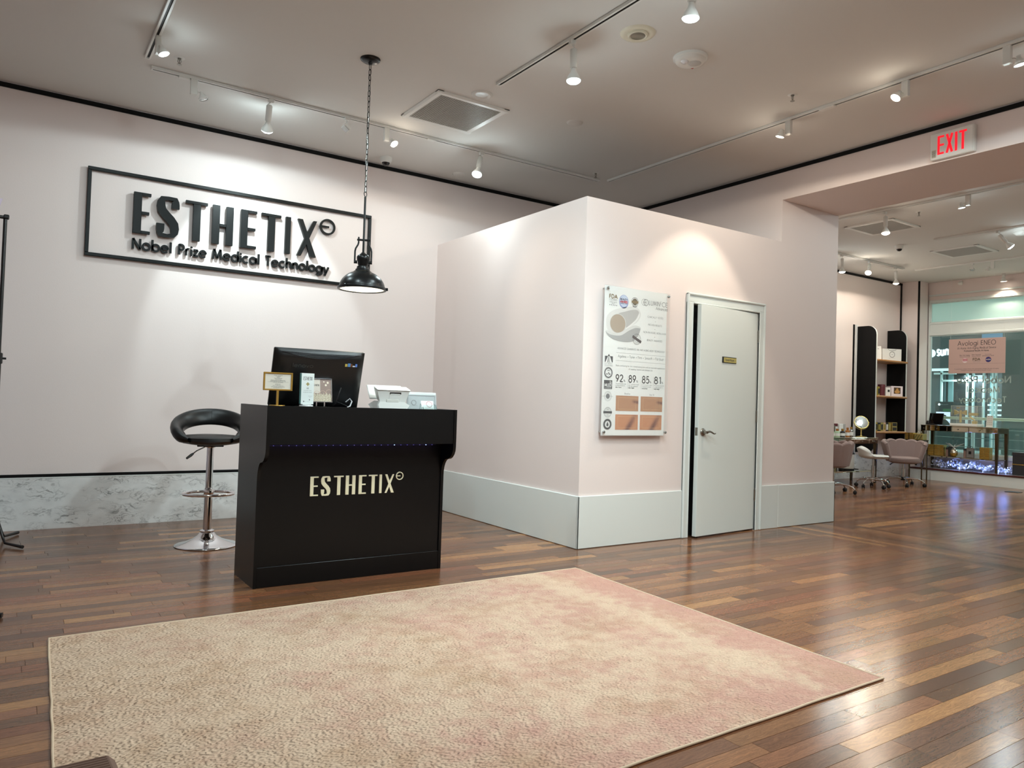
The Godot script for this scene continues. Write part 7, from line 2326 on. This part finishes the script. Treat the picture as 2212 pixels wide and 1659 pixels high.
func build_mall() -> void:
	struct("floor", mb().slab(Vector3(XW + 0.13, -0.12, -24), Vector3(30, -0.01, 8)), mat(c8(200, 214, 208), 0.25), "pale polished floor of the mall")
	struct("ceiling", mb().slab(Vector3(XW + 0.13, 6.3, -24), Vector3(30, 6.4, 8)), mat(c8(205, 222, 216), 0.9), "pale ceiling of the mall")
	struct("wall_mall", mb().slab(Vector3(28.5, 0, -24), Vector3(28.7, 6.3, 8)), mat(c8(52, 60, 62), 0.8), "dark rear of the shop across the mall")
	struct("wall_concourse", mb().slab(Vector3(XW + 0.13, 0, -24.2), Vector3(30, 6.3, -24)), mat(c8(180, 196, 192), 0.8), "end of the mall concourse")
	struct("wall_atrium", mb().slab(Vector3(XW + 0.13, 0, 8), Vector3(30, 6.3, 8.2)), mat(c8(180, 196, 192), 0.8))
	# shop across the way
	var t := thing("shop_front", "grey shop front across the mall with a white disc and white lettering", "shop front", Vector3(26, 0, 0))
	var grey := mat(c8(62, 76, 80), 0.6)
	part(t, "fascia", mb().slab(Vector3(0, 2.70, -20), Vector3(0.2, 4.6, -11.42)), grey)
	part(t, "fascia", mb().slab(Vector3(0, 2.70, -10.58), Vector3(0.2, 4.6, 6)), grey)
	part(t, "upper_wall", mb().slab(Vector3(0.0, 4.6, -20), Vector3(0.2, 6.3, 6)), mat(c8(176, 206, 198), 0.8))
	part(t, "blue_panel", mb().slab(Vector3(0.0, 3.17, -11.42), Vector3(0.2, 4.6, -10.58)), mat(c8(96, 158, 206), 0.5))
	part(t, "pale_panel", mb().slab(Vector3(0.0, 2.55, -11.42), Vector3(0.2, 3.17, -10.58)), mat(c8(170, 206, 208), 0.5))
	var white := glow(c8(210, 245, 250), 1.1)
	var face := Basis(Vector3(0, 0, 1), Vector3(0, 1, 0), Vector3(-1, 0, 0))
	part(t, "sign_disc", mb().at(Vector3(-0.01, 3.22, -12.985), turned(0, 0, 90)).lathe([Vector2(0, 0), Vector2(0.135, 0), Vector2(0.135, 0.03), Vector2(0, 0.03)], 32), white)
	part(t, "sign_lettering", write(mb().at(Vector3(-0.01, 3.145, -12.80), face), "sun", 0, 0, 0.3, 0.2, 0.0, 0.37, 0.0, 0.02), white)
	var frame := mat(c8(228, 244, 244), 0.35)
	var cyl := glow(c8(190, 240, 240), 0.75)
	part(t, "soffit_lamp", mb().slab(Vector3(-0.05, 2.62, -13.2), Vector3(0.1, 2.70, -12.1)), cyl)
	for z in [-12.68, -11.87, -11.68, -11.37, -11.1, -11.0]:
		part(t, "window_post", mb().slab(Vector3(-0.02, 0, z), Vector3(0.06, 2.7, z + 0.05)), frame)
	for e in [[2.26, -12.65, -10.85], [2.5, -12.9, -12.2]]:
		part(t, "window_rail", mb().slab(Vector3(-0.02, e[0], e[1]), Vector3(0.06, e[0] + 0.06, e[2])), frame)
	for e in [[-13.2, -12.7, [64, 84, 88]], [-12.6, -12.45, [120, 150, 152]], [-12.4, -11.9, [34, 36, 38]], [-11.8, -11.4, [40, 44, 50]], [-11.3, -11.12, [120, 160, 164]], [-10.95, -10.6, [30, 40, 66]]]:
		part(t, "shop_interior_panel", mb().slab(Vector3(0.35, 0, e[0]), Vector3(0.4, 2.6, e[1])), mat(c8(e[2][0], e[2][1], e[2][2]), 0.5))
	var shelf := mb()
	for k in 4:
		shelf.slab(Vector3(0.2, 1.0 + 0.16 * k, -11.3), Vector3(0.34, 1.05 + 0.16 * k, -10.75))
	part(t, "lit_shelves", shelf, cyl)
	part(t, "inner_lettering", write(mb().at(Vector3(0.3, 2.0, -10.78), face), "su", 0, 0, 0.16, 0.2, 0, 0.18, 0.0, 0.01), white)
	area(t, "shop_window_light", Vector3(0.7, 2.55, -11.8), Vector3(0.2, -1, 0), Vector2(0.6, 2.4), Color(0.85, 1, 1), 12.0)
	# poster stand with a screen
	t = thing("advertising_stand", "dark advertising stand in the mall with a screen showing a man", "advertising stand", Vector3(24, 0, 0))
	part(t, "board", mb().slab(Vector3(0, 0, -11.86), Vector3(0.06, 1.55, -11.32), 0.01), mat(c8(44, 52, 54), 0.5))
	part(t, "green_strip", mb().slab(Vector3(-0.006, 1.24, -11.62), Vector3(0, 1.33, -11.34)), mat(c8(60, 110, 70), 0.5))
	part(t, "board_disc", mb().at(Vector3(-0.004, 1.46, -11.73), turned(0, 0, 90)).lathe([Vector2(0, 0), Vector2(0.035, 0), Vector2(0.035, 0.004), Vector2(0, 0.004)], 20), white)
	part(t, "board_lettering", write(mb().at(Vector3(-0.004, 1.45, -11.68), face), "sun", 0, 0, 0.035, 0.16, 0, 0.22), mat(c8(170, 180, 182), 0.5))
	part(t, "screen", mb().slab(Vector3(-0.008, 0.85, -11.82), Vector3(0, 1.23, -11.40)), glow(c8(190, 214, 250), 0.7))
	part(t, "screen_shirt", outline(mb().at(Vector3(-0.0085, 0.85, -11.66), face), [[-0.04, 0.0], [0.0, -0.1], [0.06, -0.14], [0.14, -0.14], [0.2, -0.09], [0.24, 0.0]], 0.0005), mat(c8(44, 40, 40), 0.6))
	part(t, "screen_face", mb().at(Vector3(-0.009, 0.85, -11.66), face).disc(0.1, 0.2, 0.05, 0.07, 0.001), mat(c8(150, 104, 84), 0.6))
	part(t, "screen_hair", mb().at(Vector3(-0.0095, 0.85, -11.66), face).disc(0.098, 0.255, 0.052, 0.035, 0.001), mat(c8(38, 32, 30), 0.6))
	# balustrade of the atrium
	t = thing("glass_railing", "glass mall railing with a pale handrail", "railing", Vector3(17.5, 0, 0))
	part(t, "handrail", mb().tube([Vector3(0, 1.075, -14), Vector3(0, 1.075, 4)], 0.032, 10), mat(c8(226, 222, 190), 0.3))
	for k in 4:
		part(t, "rail", mb().tube([Vector3(0, 0.25 + 0.2 * k, -14), Vector3(0, 0.25 + 0.2 * k, 4)], 0.008, 6), M.steel)
	for k in 15:
		part(t, "post", mb().slab(Vector3(-0.02, 0, -14 + 1.23 * k), Vector3(0.02, 1.05, -13.95 + 1.23 * k)), frame)
	part(t, "glass_panel", mb().slab(Vector3(0.03, 0.08, -14), Vector3(0.04, 1.0, 4)), M.glass)
	part(t, "kerb", mb().slab(Vector3(-0.1, 0, -14), Vector3(0.1, 0.1, 4)), frame)
	t = thing("mall_column", "broad grey column in the mall at the right of the window view", "column", Vector3(21.0, 0, -8.05))
	part(t, "shaft", mb().slab(Vector3(-0.5, 0.2, -0.48), Vector3(0.5, 6.3, 0.5), 0.02), mat(c8(66, 78, 75), 0.5))
	part(t, "plinth", mb().slab(Vector3(-0.52, 0, -0.5), Vector3(0.52, 0.2, 0.52), 0.02), mat(c8(66, 78, 76), 0.5))
